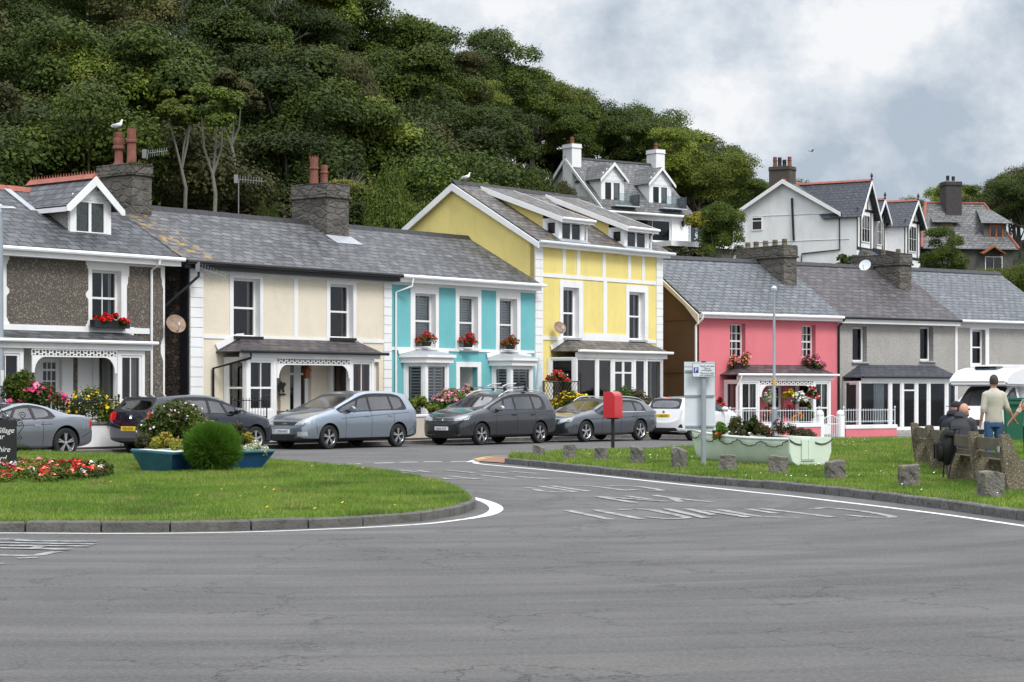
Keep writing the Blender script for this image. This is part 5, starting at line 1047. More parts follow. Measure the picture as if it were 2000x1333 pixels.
YARIS = dict(W=1.69, WB=2.51, r=.31, cowl=4, rg=9, sg=(4, 5, 6, 7), belt=.99, doors=(.65, -.25, -1.0), hand=(-.12, -.88), spk=5, sty=1, badge=[('r', .96)], hm=None,
    st=[(1.98, 1.96, .22, .58, .62, .68), (1.88, 1.84, .19, .76, .81, .86), (1.62, 1.58, .18, .86, .94, .96), (1.25, 1.28, .18, .93, 1.02, 1), (.92, 1.04, .18, .96, 1.08, 1), (.38, .10, .18, .98, 1.44, 1),
        (-.2, -.2, .18, 1.0, 1.51, 1), (-.95, -.92, .18, 1.03, 1.50, 1), (-1.42, -1.34, .20, 1.05, 1.46, .98), (-1.68, -1.60, .24, 1.06, 1.43, .96), (-1.88, -1.82, .28, 1.03, 1.08, .95), (-1.97, -1.95, .30, .60, .64, .90)],
    plates=[('r', .84, 'LX66 LPJ', PLY)], dec=[("tail_light", [(.44, .88), (.82, .86), (.80, 1.06), (.46, .98)], 'r', REDL), ("lower_bumper", [(-.70, .30), (.70, .30), (.52, .44), (-.52, .44)], 'r', BLKT), ("reflector", [(.62, .46), (.78, .44), (.76, .56), (.70, .56)], 'r', BLKT), ("brake_light", [(-.12, 1.40), (.12, 1.40), (.12, 1.425), (-.12, 1.425)], 'r', REDL), ("rear_wiper", [(-.05, 1.08), (.30, 1.11), (.30, 1.125), (-.05, 1.10)], 'r', BLKT)])
SL = dict(scale=1.045, W=1.82, WB=2.56, r=.345, cowl=3, rg=6, sg=(3, 4, 5), belt=.90, doors=(.70, -.62), hand=(-.45,), spk=5, sty=2, hm=ALLOY, tum=.9,
    st=[(2.18, 2.16, .2, .52, .56, .70), (2.05, 2.0, .18, .68, .73, .90), (1.55, 1.52, .18, .80, .88, 1), (.82, .95, .18, .86, .95, 1), (.28, .02, .18, .88, 1.26, 1), (-.40, -.35, .18, .90, 1.31, 1),
        (-1.0, -.85, .18, .93, 1.20, 1), (-1.48, -1.42, .20, .95, 1.02, 1), (-1.88, -1.88, .22, .94, 1.0, .97), (-2.08, -2.07, .26, .86, .92, .90), (-2.16, -2.14, .30, .52, .56, .82)],
    line=(.6, .74, -.9, .78), plates=[], dec=[("tail_light", [(.5, .70), (.84, .70), (.84, .86), (.5, .84)], 'r', REDL), ("tail_light", [(-2.13, .68), (-2.03, .66), (-1.80, .87), (-1.95, .89)], 's+', REDL)], low=None)
CARU = FL_.u
def carline(px, off=0):      # point on the line of near-side wheels
    k = (px - 1000) / FPX; o = Vector((-5.12, 54)) + FL_.n * off; t = (k * o.y - o.x) / (CARU.x - k * CARU.y); return o + CARU * t
def two(px1, Y1, px2, WB):   # rear wheel point: on px2's ray, WB from the wheel at px1
    a = Vector(((px1 - 1000) / FPX * Y1, Y1)); k = (px2 - 1000) / FPX; best = None
    for i in range(4000):
        Y = Y1 + i * .001; p = Vector((k * Y, Y))
        if (p - a).length >= WB: best = p; break
    return a, best or p
PS = paint("paint_silver_blue", (.33, .38, .45), .8, .24); PD = paint("paint_dark_grey", (.070, .074, .084), .8, .22); PG = paint("paint_mid_grey", (.145, .158, .182), .8, .22); PN = paint("paint_navy", (.008, .011, .022), .3, .2); PW = paint("paint_white", (.76, .77, .78), 0, .25); PC = paint("paint_silver_grey", (.25, .27, .30), .8, .22)
for sp, pm in ((SMAX, PS), (AUDI, PG), (GOLF, PN), (YARIS, PW)): sp['hm'] = pm
SL['low'] = PC; YARIS['low'] = PW; AUDI['low'] = PG
def headof(a, b): d = a - b; return math.degrees(math.atan2(d.x, d.y))
a, b = two(640, 53.9, 775, 2.85); car("parked_car", "pale silver blue people carrier parked in front of the cream house", SMAX, PS, b, headof(a, b), 1)
a, b = two(938, 57.9, 1052, 2.79); tr_root, tr_hit = car("parked_car", "dark grey people carrier with a cycle rack on its roof", TOUR, PD, b, headof(a, b), 1)
a, b = two(1142, 61.6, 1248, 2.81); car("parked_car", "mid grey estate car parked behind the red post box", AUDI, PG, b, headof(a, b), 1)
g = carline(491); car("parked_car", "dark navy hatchback with a yellow rear plate, behind the flower-filled dinghy", GOLF, PN, g - CARU * 2.58, 39.2, -1)
g = at(1352, 65.2, 0); car("parked_car", "white hatchback seen from the rear beyond the parking sign", YARIS, PW, Vector((g.x, g.y)), 37.5, -1)
g = carline(120); car("parked_car", "silver grey coupe with its tail to the right, at the left edge", SL, PC, g, 39.2 + 180, 1)
# cycle rack on the roof rails
e = empty("roof_rack", tr_root.location, tr_root.rotation_euler.z, "silver and black cycle carrier on the roof of the dark grey people carrier", "roof rack")
zt_ = 1.71
for x in (.05, -.95): MB().tube([(x, -.72, zt_), (x, .72, zt_)], .018, 8).obj("cross_bar", CHROME, e, smooth=True); [MB().box(x - .05, x + .05, sy * .66 - .04, sy * .66 + .04, zt_ - .09, zt_ + .03).obj("bar_foot", BLACKG, e, bevel=.01) for sy in (1, -1)]
for y in (-.25, .35): MB().box(-1.25, .25, y - .03, y + .03, zt_ + .022, zt_ + .045).obj("wheel_tray", ALLOY, e, bevel=.005); MB().tube([(-.1, y + .08, zt_ + .04), (-.35, y + .1, zt_ + .12), (-.8, y + .1, zt_ + .13)], .018, 6).obj("clamp_arm", CHROME, e, smooth=True); MB().box(-.95, -.75, y + .04, y + .16, zt_ + .05, zt_ + .16).obj("clamp", BLACKG, e, bevel=.02)
# motorhome
VAN = dict(W=2.05, WB=3.6, r=.34, cowl=3, rg=99, sg=(3, 4), belt=1.28, doors=(.95,), hand=(1.15,), spk=5, sty=1, hm=BLACKG, mm=BLACKG, tum=.35, cat='motorhome',
    st=[(2.72, 2.70, .28, .70, .75, .74), (2.62, 2.58, .25, .95, 1.02, .90), (2.35, 2.30, .25, 1.10, 1.20, .98), (2.0, 2.10, .25, 1.18, 1.32, 1), (1.55, 1.25, .25, 1.25, 2.02, 1), (.85, .85, .25, 1.28, 2.12, 1), (.3, .3, .25, 1.28, 2.12, 1)],
    plates=[], dec=[("headlight", [(.62, .78), (.90, .86), (.86, 1.06), (.66, .96)], 'f', LAMPG), ("grille", [(-.50, .62), (.50, .62), (.56, .84), (-.56, .84)], 'f', BLKT), ("lower_grille", [(-.6, .32), (.6, .32), (.62, .50), (-.62, .50)], 'f', BLKT)])
VAN['low'] = PW; VAN['hm'] = PW
P0 = at(1962, 68.5, 0); hd = 222.0; dv = Vector((math.sin(R(hd)), math.cos(R(hd)))); vr, vh = car("motorhome", "white motorhome with a rounded cab top parked behind the standing couple", VAN, PW, Vector((P0.x, P0.y)) - dv * 3.6, hd, 1, group=None)
vr['label'] = "white motorhome with a rounded roof front, parked beside the green bin"
mb = MB(); prof = [(1.95, 2.02), (2.10, 2.12), (2.02, 2.34), (1.62, 2.56), (.9, 2.70), (-3.2, 2.72), (-3.3, 2.6), (-3.3, .5), (.35, .5), (.35, 2.0)]
mb.prism(prof, -1.13, 1.13); o = mb.obj("living_body", PW, vr, bevel=.12, smooth=50)
MB().box(.9, 1.5, -.45, .45, 2.60, 2.72).obj("roof_window", CARGL, vr, bevel=.04); MB().box(-2.3, -1.5, 1.12, 1.15, 1.35, 1.95).obj("side_window", CARGL, vr, bevel=.01); MB().box(-.9, -.2, 1.12, 1.15, 1.4, 1.9).obj("side_window", CARGL, vr, bevel=.01)
# ------------------------------------------------------------ street things
def thing(name, loc, rz, label, cat, group=None): return empty(name, loc, rz, label, cat, group)
def tri_light(): pass
# red post box on a black pole
Pp = ground_at(1197, 881, .10); e = thing("post_box", Pp, R(12), "small red post box on a black pole on the grass verge", "post box")
MB().tube([(0, 0, 0), (0, 0, .95)], .045, 12).obj("pole", BLACK, e, smooth=True)
h0, h1, w_, dp = .83, 1.50, .40, .34
prof = [(-dp / 2, h0), (dp / 2, h0), (dp / 2, h1 - .16)] + [(dp / 2 - .16 + .16 * math.cos(t), h1 - .16 + .16 * math.sin(t)) for t in np.linspace(.2, math.pi / 2, 6)] + [(-dp / 2, h1)]
mb = MB(Matrix.Rotation(R(0), 4, 'Z')); mb.prism(prof, -w_ / 2, w_ / 2); o = mb.obj("box", REDP, e, bevel=.012, smooth=35)
MB().box(-.16, .16, -.03, .03, h0 - .03, h0 - .001).obj("bracket", BLACK, e)
e.rotation_euler.z = R(-35)
# signs on a pole (seen from the back, the parking plate from the front)
Ps = ground_at(1374, 914, .11); e = thing("sign_post", Ps, 0, "grey pole carrying the plain backs of tall road signs and a small parking notice", "road sign")
k = Ps.y / FPX; X = lambda px: (px - 1374) * k; Zz = lambda py: EYE + (HOR - py) * k - .11
MB().tube([(0, 0, -.1), (0, 0, Zz(716))], .052, 14).obj("pole", STEELW, e, smooth=True)
for (a, b, y0, y1) in ((1337, 1397, 707, 716.5), (1337, 1397, 717.5, 773), (1338, 1398, 774, 833), (1339, 1399, 834, 841)):
    pl = MB().box(X(a), X(b), .085, .090, Zz(y1), Zz(y0)).obj("sign_plate", GREYPAINT, e, bevel=.001)
for y in (725, 773.5, 833.5): MB().box(X(1339), X(1396), .06, .083, Zz(y) - .018, Zz(y) + .018).obj("rail", STEELW, e)
x0, x1, z0, z1 = X(1351.5), X(1396.5), Zz(737), Zz(709.5); pk = MB().box(x0, x1, -.075, -.068, z0, z1).obj("parking_plate", BLKT, e, bevel=.002)
MB().box(x0 + .008, x1 - .008, -.0785, -.0755, z0 + .008, z1 - .008).obj("plate_face", GREYPAINT, pk)
bx0, bx1, bz0, bz1 = X(1354), X(1363.5), Zz(729), Zz(718); MB().box(bx0, bx1, -.081, -.079, bz0, bz1).obj("blue_panel", BLUES, pk)
def lett(txt, cx, z, size, m, al='CENTER', sx=1.): tmesh(txt, size, m, pk, Matrix.Translation((cx, -.0815, z)) @ XZ, "plate_lettering", .0005, al, sx)
lett("P", (bx0 + bx1) / 2, bz0 + .018, .115, WHT)
cx = X(1380)
for t, y in (("Ydych chi wedi", 717), ("Talu ac", 721), ("arddangos?", 725), ("Have you paid", 730.5), ("and displayed?", 734.5)): lett(t, cx, Zz(y), .047, BLKT)
MB().box(-.04, .04, -.07, .06, Zz(708), Zz(706)).obj("clip", BLACK, e)
# lamp posts
e = thing("street_lamp", at(1512, 64.5), 0, "tall thin grey lamp post in front of the pink house", "street lamp")
H = 5.0; MB().tube([(0, 0, 0), (0, 0, 1.1)], .095, 12).obj("base", STEELW, e, smooth=True); MB().tube([(0, 0, 1.1), (0, 0, 1.2), (0, 0, H)], [.095, .055, .04], 12).obj("pole", STEELW, e, smooth=True); MB().lathe([(.05, H), (.09, H + .04), (.10, H + .12), (.03, H + .18)], n=12).obj("lamp_head", GREYPAINT, e, smooth=40)
MB().tube([(0, 0, 1.9), (0, 0, 2.12)], .062, 12).obj("yellow_band", YLINE, e, smooth=True)
Pl = at(-1, 50.5); e = thing("street_lamp", Pl, 0, "thick grey lamp post at the left edge beside the silver coupe", "street lamp")
k = Pl.y / FPX; H = EYE + (HOR - 408) * k
MB().tube([(0, 0, 0), (0, 0, 1.6)], .135, 16).obj("base", STEELW, e, smooth=True); MB().tube([(0, 0, 1.6), (0, 0, 1.7), (0, 0, H)], [.135, .115, .085], 16).obj("pole", STEELW, e, smooth=True)
MB().lathe([(.09, H - .1), (.11, H), (.05, H + .12)], n=12).add([(-.05, -.1, H), (.42, -.12, H), (.42, .12, H), (-.05, .1, H), (-.05, -.1, H + .09), (.38, -.09, H + .05), (.38, .09, H + .05), (-.05, .1, H + .09)], [(0, 3, 2, 1), (4, 5, 6, 7), (0, 1, 5, 4), (1, 2, 6, 5), (2, 3, 7, 6), (3, 0, 4, 7)]).obj("lamp_head", GREYPAINT, e, bevel=.01)
MB().box(.06, .145, -.14, -.10, 1.75, 2.15).obj("number_tag", WHT, e)
# chalk board with scrolls, in the flower bed at the left
Pb_ = at(-20, 37.5, .12); e = thing("notice_board", Pb_, R(-4), "black notice board with white script and curled ironwork over the flower bed", "sign")
k = Pb_.y / FPX; X = lambda px: (px + 20) * k; Zz = lambda py: EYE + (HOR - py) * k - .12
bd = MB().box(X(-90), X(33.5), -.02, .02, Zz(914), Zz(821)).obj("board", BLACKG, e, bevel=.008)
for s in (-1, 1): MB().box(X(33.5) - .02 if s > 0 else X(-90), X(33.5) if s > 0 else X(-90) + .02, -.01, .01, -.15, Zz(914)).obj("leg", BLACK, e)
for t, y, xr in (("Y Village", 846, 29), ("Bar", 858, 9), ("in Pembrokeshire"[3:] and "shire", 883, 21), ("ord", 900, 13)):
    t = {"Y Village": "Village", "Bar": "ar"}.get(t, t); tmesh(t, .15, WHT, bd, Matrix.Translation((X(xr), -.022, Zz(y))) @ XZ @ Matrix(((1, .28, 0, 0), (0, 1, 0, 0), (0, 0, 1, 0), (0, 0, 0, 1))), "board_lettering", .001, 'RIGHT', .95)
def scroll(cx, cz, r, t0, turns, s=1, n=40): return [(cx + s * r * (1 - i / n * .8) * math.cos(t0 + turns * 2 * math.pi * i / n), 0, cz + r * (1 - i / n * .8) * math.sin(t0 + turns * 2 * math.pi * i / n)) for i in range(n + 1)]
mb = MB(); zt = Zz(821)
mb.tube([(X(-20), 0, Zz(770)), (X(0), 0, Zz(800)), (X(20), 0, Zz(812)), (X(38), 0, zt - .02)], .008, 6); mb.tube(scroll(X(4), Zz(812), .085, 0, 1.6), .007, 6); mb.tube(scroll(X(45), Zz(812), .075, math.pi, -1.5, 1), .007, 6); mb.tube(scroll(X(40), Zz(828), .07, math.pi / 2, 1.4), .007, 6)
mb.tube([(X(34), 0, zt), (X(44), 0, Zz(822)), (X(48), 0, Zz(832)), (X(36), 0, Zz(850))], .008, 6); mb.tube(scroll(X(39), Zz(856), .055, math.pi / 2, -1.4), .007, 6); mb.tube(scroll(X(-2), Zz(795), .07, 0, 1.5), .007, 6); mb.obj("scrollwork", BLACK, e, smooth=True)
# ------------------------------------------------------------ boats
def hull(root, L, Wd, D, m, sheer=.12, n=24, transom=.75, bowr=.2, rim=None, flat=.55, sec=10, name="hull", bow_full=0.0):
    """open boat, bow at -x; skin with thickness and gunwale"""
    G = []; k = sec
    for i in range(n + 1):
        t = i / n; b = (bow_full + (1 - bow_full) * math.sin(min(1, t / .55) * math.pi / 2) ** .8) * (1 if t < .55 else 1 - (1 - transom) * ((t - .55) / .45) ** 2)
        zk = .0 + .25 * D * max(0, 1 - t / .25) ** 2; zt = D + sheer * ((1 - t) ** 2 * 1.6 + .25 * t * t); x = -L / 2 + L * t; row = []
        for j in range(-k, k + 1):
            u = j / k; a = abs(u); y = math.copysign(Wd / 2 * b * (a ** flat if a else 0), u) if a else 0; z = zk + (zt - zk) * a ** 2.2; rk = bowr * max(0, 1 - t * 3) * (a ** 1.2)
            row.append((x - rk, y, z))
        G.append(row)
    mb = MB(); m_ = 2 * k + 1; V = [p for r in G for p in r]; mb.add(V, [(i * m_ + j, i * m_ + j + 1, (i + 1) * m_ + j + 1, (i + 1) * m_ + j) for i in range(n) for j in range(m_ - 1)] + [tuple(n * m_ + j for j in range(m_))])
    o = mb.obj(name, m, root, smooth=50); sol = o.modifiers.new("t", 'SOLIDIFY'); sol.thickness = .02; sol.offset = 0
    P = [r[0] for r in G]; Q = [r[-1] for r in G]
    for pth in (P, Q): MB().tube([(p[0], p[1], p[2]) for p in pth], .028, 8).obj("gunwale", rim or m, root, smooth=True)
    return G
BGREEN = mat("boat_pale_green", (.61, .70, .59), .45, .05, 1.5, grime=.35); BWHITE = mat("boat_white", (.72, .74, .70), .4, .05, 2, grime=.3); ROPE = mat("dark_rope", (.06, .06, .05), .9, .2, 8)
BBLUE = mat("boat_blue", (.018, .075, .19), .35, .12, 2, grime=.5); BTEAL = mat("boat_teal_faded", (.035, .125, .165), .5, .25, 2.5, grime=.5); SOIL = mat("soil", (.035, .028, .02), .95, .3, 4)
A_ = ground_at(1366, 903, .11); B_ = ground_at(1604, 905, .11); ctr = (A_ + B_) / 2; A3 = at(1362, 41.5, .1); B3 = at(1580, 38.4, .1); ctr = (A3 + B3) / 2; dv = B3 - A3
e = thing("rowing_boat", ctr, math.atan2(dv.y, dv.x), "pale green rowing boat used as a planter on the grass verge", "boat")
L_b = dv.length; G = hull(e, L_b, 1.15, .54, BGREEN, .10, transom=.86, rim=BWHITE, flat=.42)
MB().add([(x, y * .93, .42) for x, y, z in [r[2] for r in G]] + [(x, y * .93, .42) for x, y, z in [r[-3] for r in G]][::-1], [tuple(range(2 * len(G)))]).obj("soil_bed", SOIL, e)
xt = L_b / 2
mb = MB(Matrix(((0, 1, 0, xt + .01), (1, 0, 0, 0), (0, 0, 1, 0), (0, 0, 0, 1)))); mb.prism([(-.53, .60), (.53, .60), (.535, .30), (.46, .12), (.30, .02), (0, -.04), (-.30, .02), (-.46, .12), (-.535, .30)], 0, .045); mb.obj("transom", BGREEN, e, bevel=.008)
mb = MB(); [mb.box(xt + .06, xt + .085, y, y + .165, .16, .56) for y in (-.25, -.08)]; mb.box(xt + .06, xt + .08, -.255, .09, .135, .155); mb.obj("motor_board", BGREEN, e, bevel=.004)
pth = []; 
for i in range(49): t = i / 48; r = G[int(t * 24)]; s = t * 5 % 1; pth.append((r[0][0], r[0][1] - .035, r[0][2] - .03 - .13 * 4 * s * (1 - s)))
MB().tube(pth, .012, 5).obj("rope", ROPE, e, smooth=True)
pth = [(xt + .07, -.55 + 1.1 * i / 24, .56 - .10 * 4 * ((i / 24 * 2) % 1) * (1 - (i / 24 * 2) % 1)) for i in range(25)]; MB().tube(pth, .012, 5).obj("rope", ROPE, e, smooth=True)
BOATA = e
# blue dinghy planter on the left bank
A3 = at(292, 35.8, .10); B3 = at(492, 37.4, .10)
cD = (A3 + B3) / 2; dv = B3 - A3; e = thing("dinghy", cD, math.atan2(dv.y, dv.x), "old blue and teal dinghy overflowing with plants on the left grass bank", "boat")
Ld = dv.length
# plan outline: blunt bow at the left with two facets, straight sides, stern at the right
top = [(-Ld / 2 - .28, .15), (-Ld / 2 + .10, -.62), (Ld / 2 + .10, -.55), (Ld / 2 + .10, .55), (-Ld / 2 + .42, .62)]; bot = [(-Ld / 2 - .02, .12), (-Ld / 2 + .20, -.42), (Ld / 2 - .16, -.40), (Ld / 2 - .16, .40), (-Ld / 2 + .50, .42)]
zt = [.42, .37, .36, .36, .38]
def facet(ids, m, nm):
    mb = MB(); n = 5
    for a, b in ids: mb.add([(*bot[a], 0), (*bot[b], 0), (*top[b], zt[b]), (*top[a], zt[a])], [(0, 1, 2, 3)])
    o = mb.obj(nm, m, e); so = o.modifiers.new("t", 'SOLIDIFY'); so.thickness = .03; return o
facet([(0, 1)], BTEAL, "bow_panel"); facet([(1, 2), (2, 3), (3, 4), (4, 0)], BBLUE, "hull")
MB().tube([(*top[i % 5], zt[i % 5]) for i in range(6)], .03, 8).obj("gunwale", BTEAL, e, smooth=True)
MB().add([(top[0][0] + .05, top[0][1], .44), (top[1][0], top[1][1] + .05, .39), (top[1][0] + .75, top[1][1] + .05, .37), (top[0][0] + 1.1, .4, .43)], [(0, 1, 2, 3)]).obj("fore_deck", BWHITE, e).modifiers.new("t", 'SOLIDIFY').thickness = .05
MB().add([(p[0] * .96, p[1] * .9, .30) for p in top], [(0, 1, 2, 3, 4)]).obj("soil_bed", SOIL, e)
Mh = Matrix.Translation((-Ld / 2 + .62, -.555, .20)) @ Matrix.Rotation(R(78), 4, 'X'); mb = MB(Mh); mb.lathe([(.0001, .0), (.075, 0), (.075, -.03), (.0001, -.03)], n=24); mb.obj("round_plate", BWHITE, e, smooth=30)
DING = e
# ------------------------------------------------------------ stone posts along the verge
def stone(px, py, w, h, i, label):
    P = ground_at(px, py, .11); k = P.y / FPX; sw, sh = w * k, h * k * 1.12; me_o = None; bm = bmesh.new(); bmesh.ops.create_cube(bm, size=1); bmesh.ops.subdivide_edges(bm, edges=list(bm.edges), cuts=5, use_grid_fill=True)
    rr = random.Random(i * 7 + 3); ph = [rr.uniform(0, 6) for _ in range(6)]; tp = rr.uniform(-.12, .12); cut = rr.uniform(.0, .22)
    for v in bm.verts:
        c = v.co; x, y, z = c.x, c.y, c.z; z01 = z + .5; n = .03 * math.sin(9 * x + ph[0] + 5 * z) + .03 * math.sin(8 * y + ph[1] + 7 * z) + .02 * math.sin(17 * z + ph[2] + 9 * x)
        s = 1 - .10 * z01; c.x = (x * s + n) * sw; c.y = (y * s + n) * sw * .8; c.z = -.12 + z01 * (sh + .12) * (1 + tp * x) - (cut * sh * max(0, x - .15) * 2 if z01 > .8 else 0) + n * .15
    me = bpy.data.meshes.new("stone_post"); bm.to_mesh(me); bm.free(); o = link("stone_post", me, STONEP); b = o.modifiers.new("b", 'BEVEL'); b.width = .02; b.segments = 2
    o.location = P; o.rotation_euler.z = rr.uniform(-.5, .3); return tag(o, label, "stone post", "stone posts along the grass verge")
for i, (px, py, w, h, lb) in enumerate(((1052, 896, 21, 23, "smallest stone post, nearest the tip of the verge"), (1112, 900, 25, 28, "stone post second from the tip of the verge"), (1174, 904, 24, 27, "stone post just left of the foot of the red post box"), (1245, 909, 27, 32, "stone post just right of the foot of the red post box"),
    (1327, 917, 29, 37, "lichened stone post left of the parking sign pole"), (1421, 922, 34, 30, "squat stone post with yellow lichen just right of the parking sign pole"), (1520, 928, 36, 33, "broad stone post in front of the middle of the green boat"), (1631, 938, 37, 34, "square stone post beyond the stern of the green boat"), (1775, 953, 38, 40, "grey stone post standing alone left of the benches"), (1935, 974, 47, 48, "largest stone post, in front of the nearer bench"))):
    stone(px, py, w, h, i, lb)
# ------------------------------------------------------------ benches with concrete ends
def bench(loc, rz, n, gap, label, plaques=False):
    e = thing("concrete_bench", loc, rz, label, "bench", "concrete benches on the verge"); prof = [(-.07, -.1), (.42, -.1), (.42, .40), (.10, .44), (.02, .62), (-.06, .86), (-.20, .86), (-.16, .4)]
    for i in range(n):
        mb = MB(Matrix(((0, 1, 0, i * gap), (1, 0, 0, 0), (0, 0, 1, 0), (0, 0, 0, 1)))); mb.prism([(a, b) for a, b in prof], -.065, .065); mb.obj("end_slab", CONC, e, bevel=.012)
    for y, z0, z1 in ((-.10, .60, .78), (-.06, .48, .56)): MB().box(.07, (n - 1) * gap - .07, y, y + .05, z0, z1).obj("back_board", WOODG, e, bevel=.006)
    for k in range(3): MB().box(.066, (n - 1) * gap - .066, .10 + .11 * k, .19 + .11 * k, .40, .44).obj("seat_board", WOODG, e, bevel=.006)
    if plaques: [MB().box(x - .05, x + .05, -.222, -.208, .60, .68).obj("plaque", ALLOY, e) for x in (-.0 + (n - 1) * gap - .0,)]
    return e
# the seats face away from the road towards the right, so each bench back runs from far left to near right
pa = ground_at(1798, 910, .11); pb = ground_at(1862, 932, .11); dv = pb - pa; bench(pa, math.atan2(dv.y, dv.x), 3, dv.length / 2, "farther concrete bench with the seated couple on its right end")
pa2 = ground_at(1862, 940, .11); pb2 = ground_at(1978, 962, .11); dv2 = pb2 - pa2; bz = math.atan2(dv2.y, dv2.x); bench(pa2, bz, 3, dv2.length / 2, "nearer concrete bench with the black backpack hung behind it", True)
# green bin
e = thing("wheeled_bin", at(1990, 56.5, .0), R(-12), "large dark green wheeled bin beside the motorhome", "bin")
mb = MB(); q = [(-.44, -.40), (.44, -.40), (.44, .40), (-.44, .40)]; mb.add([(x * .86, y * .86, .12) for x, y in q] + [(x, y, 1.33) for x, y in q], [(0, 3, 2, 1), (4, 5, 6, 7), (0, 1, 5, 4), (1, 2, 6, 5), (2, 3, 7, 6), (3, 0, 4, 7)]); mb.obj("bin_body", BINGREEN, e, bevel=.03)
MB().box(-.49, .49, -.46, .44, 1.33, 1.42).obj("lid", BINGREEN, e, bevel=.03); MB().box(-.49, .49, -.47, -.45, 1.22, 1.32).obj("rim", BINGREEN, e, bevel=.008)
for x in (-.38, .38): MB().lathe([(.09, x - .02), (.10, x), (.09, x + .02)], (0, .3, .1), 16, 'x').obj("wheel", RUBBER, e)
# ------------------------------------------------------------ people
def skin(name, nodes, edges, m, parent, lv=2, root=0):
    me = bpy.data.meshes.new(name); keys = list(nodes); idx = {k: i for i, k in enumerate(keys)}
    me.from_pydata([nodes[k][0] for k in keys], [(idx[a], idx[b]) for a, b in edges], []); o = bpy.data.objects.new(name, me); COL.objects.link(o)
    sk = o.modifiers.new("skin", 'SKIN'); sk.use_smooth_shade = True; sk.branch_smoothing = .6
    for i, k in enumerate(keys):
        r = nodes[k][1]; d = me.skin_vertices[0].data[i]; d.radius = r if isinstance(r, tuple) else (r, r); d.use_root = (i == root)
    ss = o.modifiers.new("s", 'SUBSURF'); ss.levels = ss.render_levels = lv; dg = bpy.context.evaluated_depsgraph_get(); me2 = bpy.data.meshes.new_from_object(o.evaluated_get(dg)); bpy.data.objects.remove(o); me2.name = name
    return link(name, me2, m, parent)
def fuse(name, mb, m, parent, vox=.016, it=5):
    me = bpy.data.meshes.new(name); me.from_pydata(mb.v, [], mb.f); b = bmesh.new(); b.from_mesh(me); bmesh.ops.recalc_face_normals(b, faces=b.faces); b.to_mesh(me); b.free(); o = bpy.data.objects.new(name, me); COL.objects.link(o)
    r = o.modifiers.new('r', 'REMESH'); r.mode = 'VOXEL'; r.voxel_size = vox; r.use_smooth_shade = True; s = o.modifiers.new('s', 'SMOOTH'); s.factor = .6; s.iterations = it
    me2 = bpy.data.meshes.new_from_object(o.evaluated_get(bpy.context.evaluated_depsgraph_get())); bpy.data.objects.remove(o); me2.name = name; return link(name, me2, m, parent)
def loft(mb, secs, n=20):
    vs = [(cx + rx * math.cos(2 * math.pi * k / n), ry * math.sin(2 * math.pi * k / n) + .006 * math.sin(5 * k + 23 * z), z) for z, rx, ry, cx in secs for k in range(n)]; m = len(secs)
    return mb.add(vs, [(i * n + k, i * n + (k + 1) % n, (i + 1) * n + (k + 1) % n, (i + 1) * n + k) for i in range(m - 1) for k in range(n)] + [tuple(range(n - 1, -1, -1)), tuple(range((m - 1) * n, m * n))])
def chain(*k): return list(zip(k, k[1:]))
def ellipsoid(c, r, n=(16, 12), f=None):
    mb = MB(); vs = []; fs = []
    for i in range(n[1] + 1):
        t = math.pi * i / n[1]
        for j in range(n[0]):
            p = 2 * math.pi * j / n[0]; v = Vector((math.sin(t) * math.cos(p), math.sin(t) * math.sin(p), math.cos(t)))
            if f: v = f(v)
            vs.append((c[0] + v.x * r[0], c[1] + v.y * r[1], c[2] + v.z * r[2]))
    fs = [(i * n[0] + j, i * n[0] + (j + 1) % n[0], (i + 1) * n[0] + (j + 1) % n[0], (i + 1) * n[0] + j) for i in range(n[1]) for j in range(n[0])]; return mb.add(vs, fs)
def hand_nodes(N_, E_, wrist, c, dr, side, pre, curl=.5):
    """palm and five fingers: dr = direction the hand points, side = towards the thumb"""
    dr = Vector(dr).normalized(); sd_ = Vector(side); sd_ = (sd_ - dr * sd_.dot(dr)).normalized(); nrm = dr.cross(sd_); c = Vector(c)
    N_[pre + 'p'] = (tuple(c + dr * .045), (.030, .018)); E_.append((wrist, pre + 'p'))
    for i in range(4):
        b = c + dr * .085 + sd_ * (.027 - .018 * i); ln = (.034, .038, .036, .028)[i]; t1 = b + dr * ln * (1 - curl * .3) + nrm * ln * curl * .5; t2 = t1 + dr * ln * .8 * (1 - curl) + nrm * ln * curl * .8
        for q, (pt, r) in enumerate(((b, .0095), (t1, .0085), (t2, .007))): N_[f"{pre}{i}{q}"] = (tuple(pt), r)
        E_ += [(pre + 'p', f"{pre}{i}0"), (f"{pre}{i}0", f"{pre}{i}1"), (f"{pre}{i}1", f"{pre}{i}2")]
    a = c + dr * .03 + sd_ * .035; b = a + dr * .03 + sd_ * .018; N_[pre + 't0'] = (tuple(a), .011); N_[pre + 't1'] = (tuple(b), .009); N_[pre + 't2'] = (tuple(b + dr * .025), .008); E_ += [(pre + 'p', pre + 't0'), (pre + 't0', pre + 't1'), (pre + 't1', pre + 't2')]
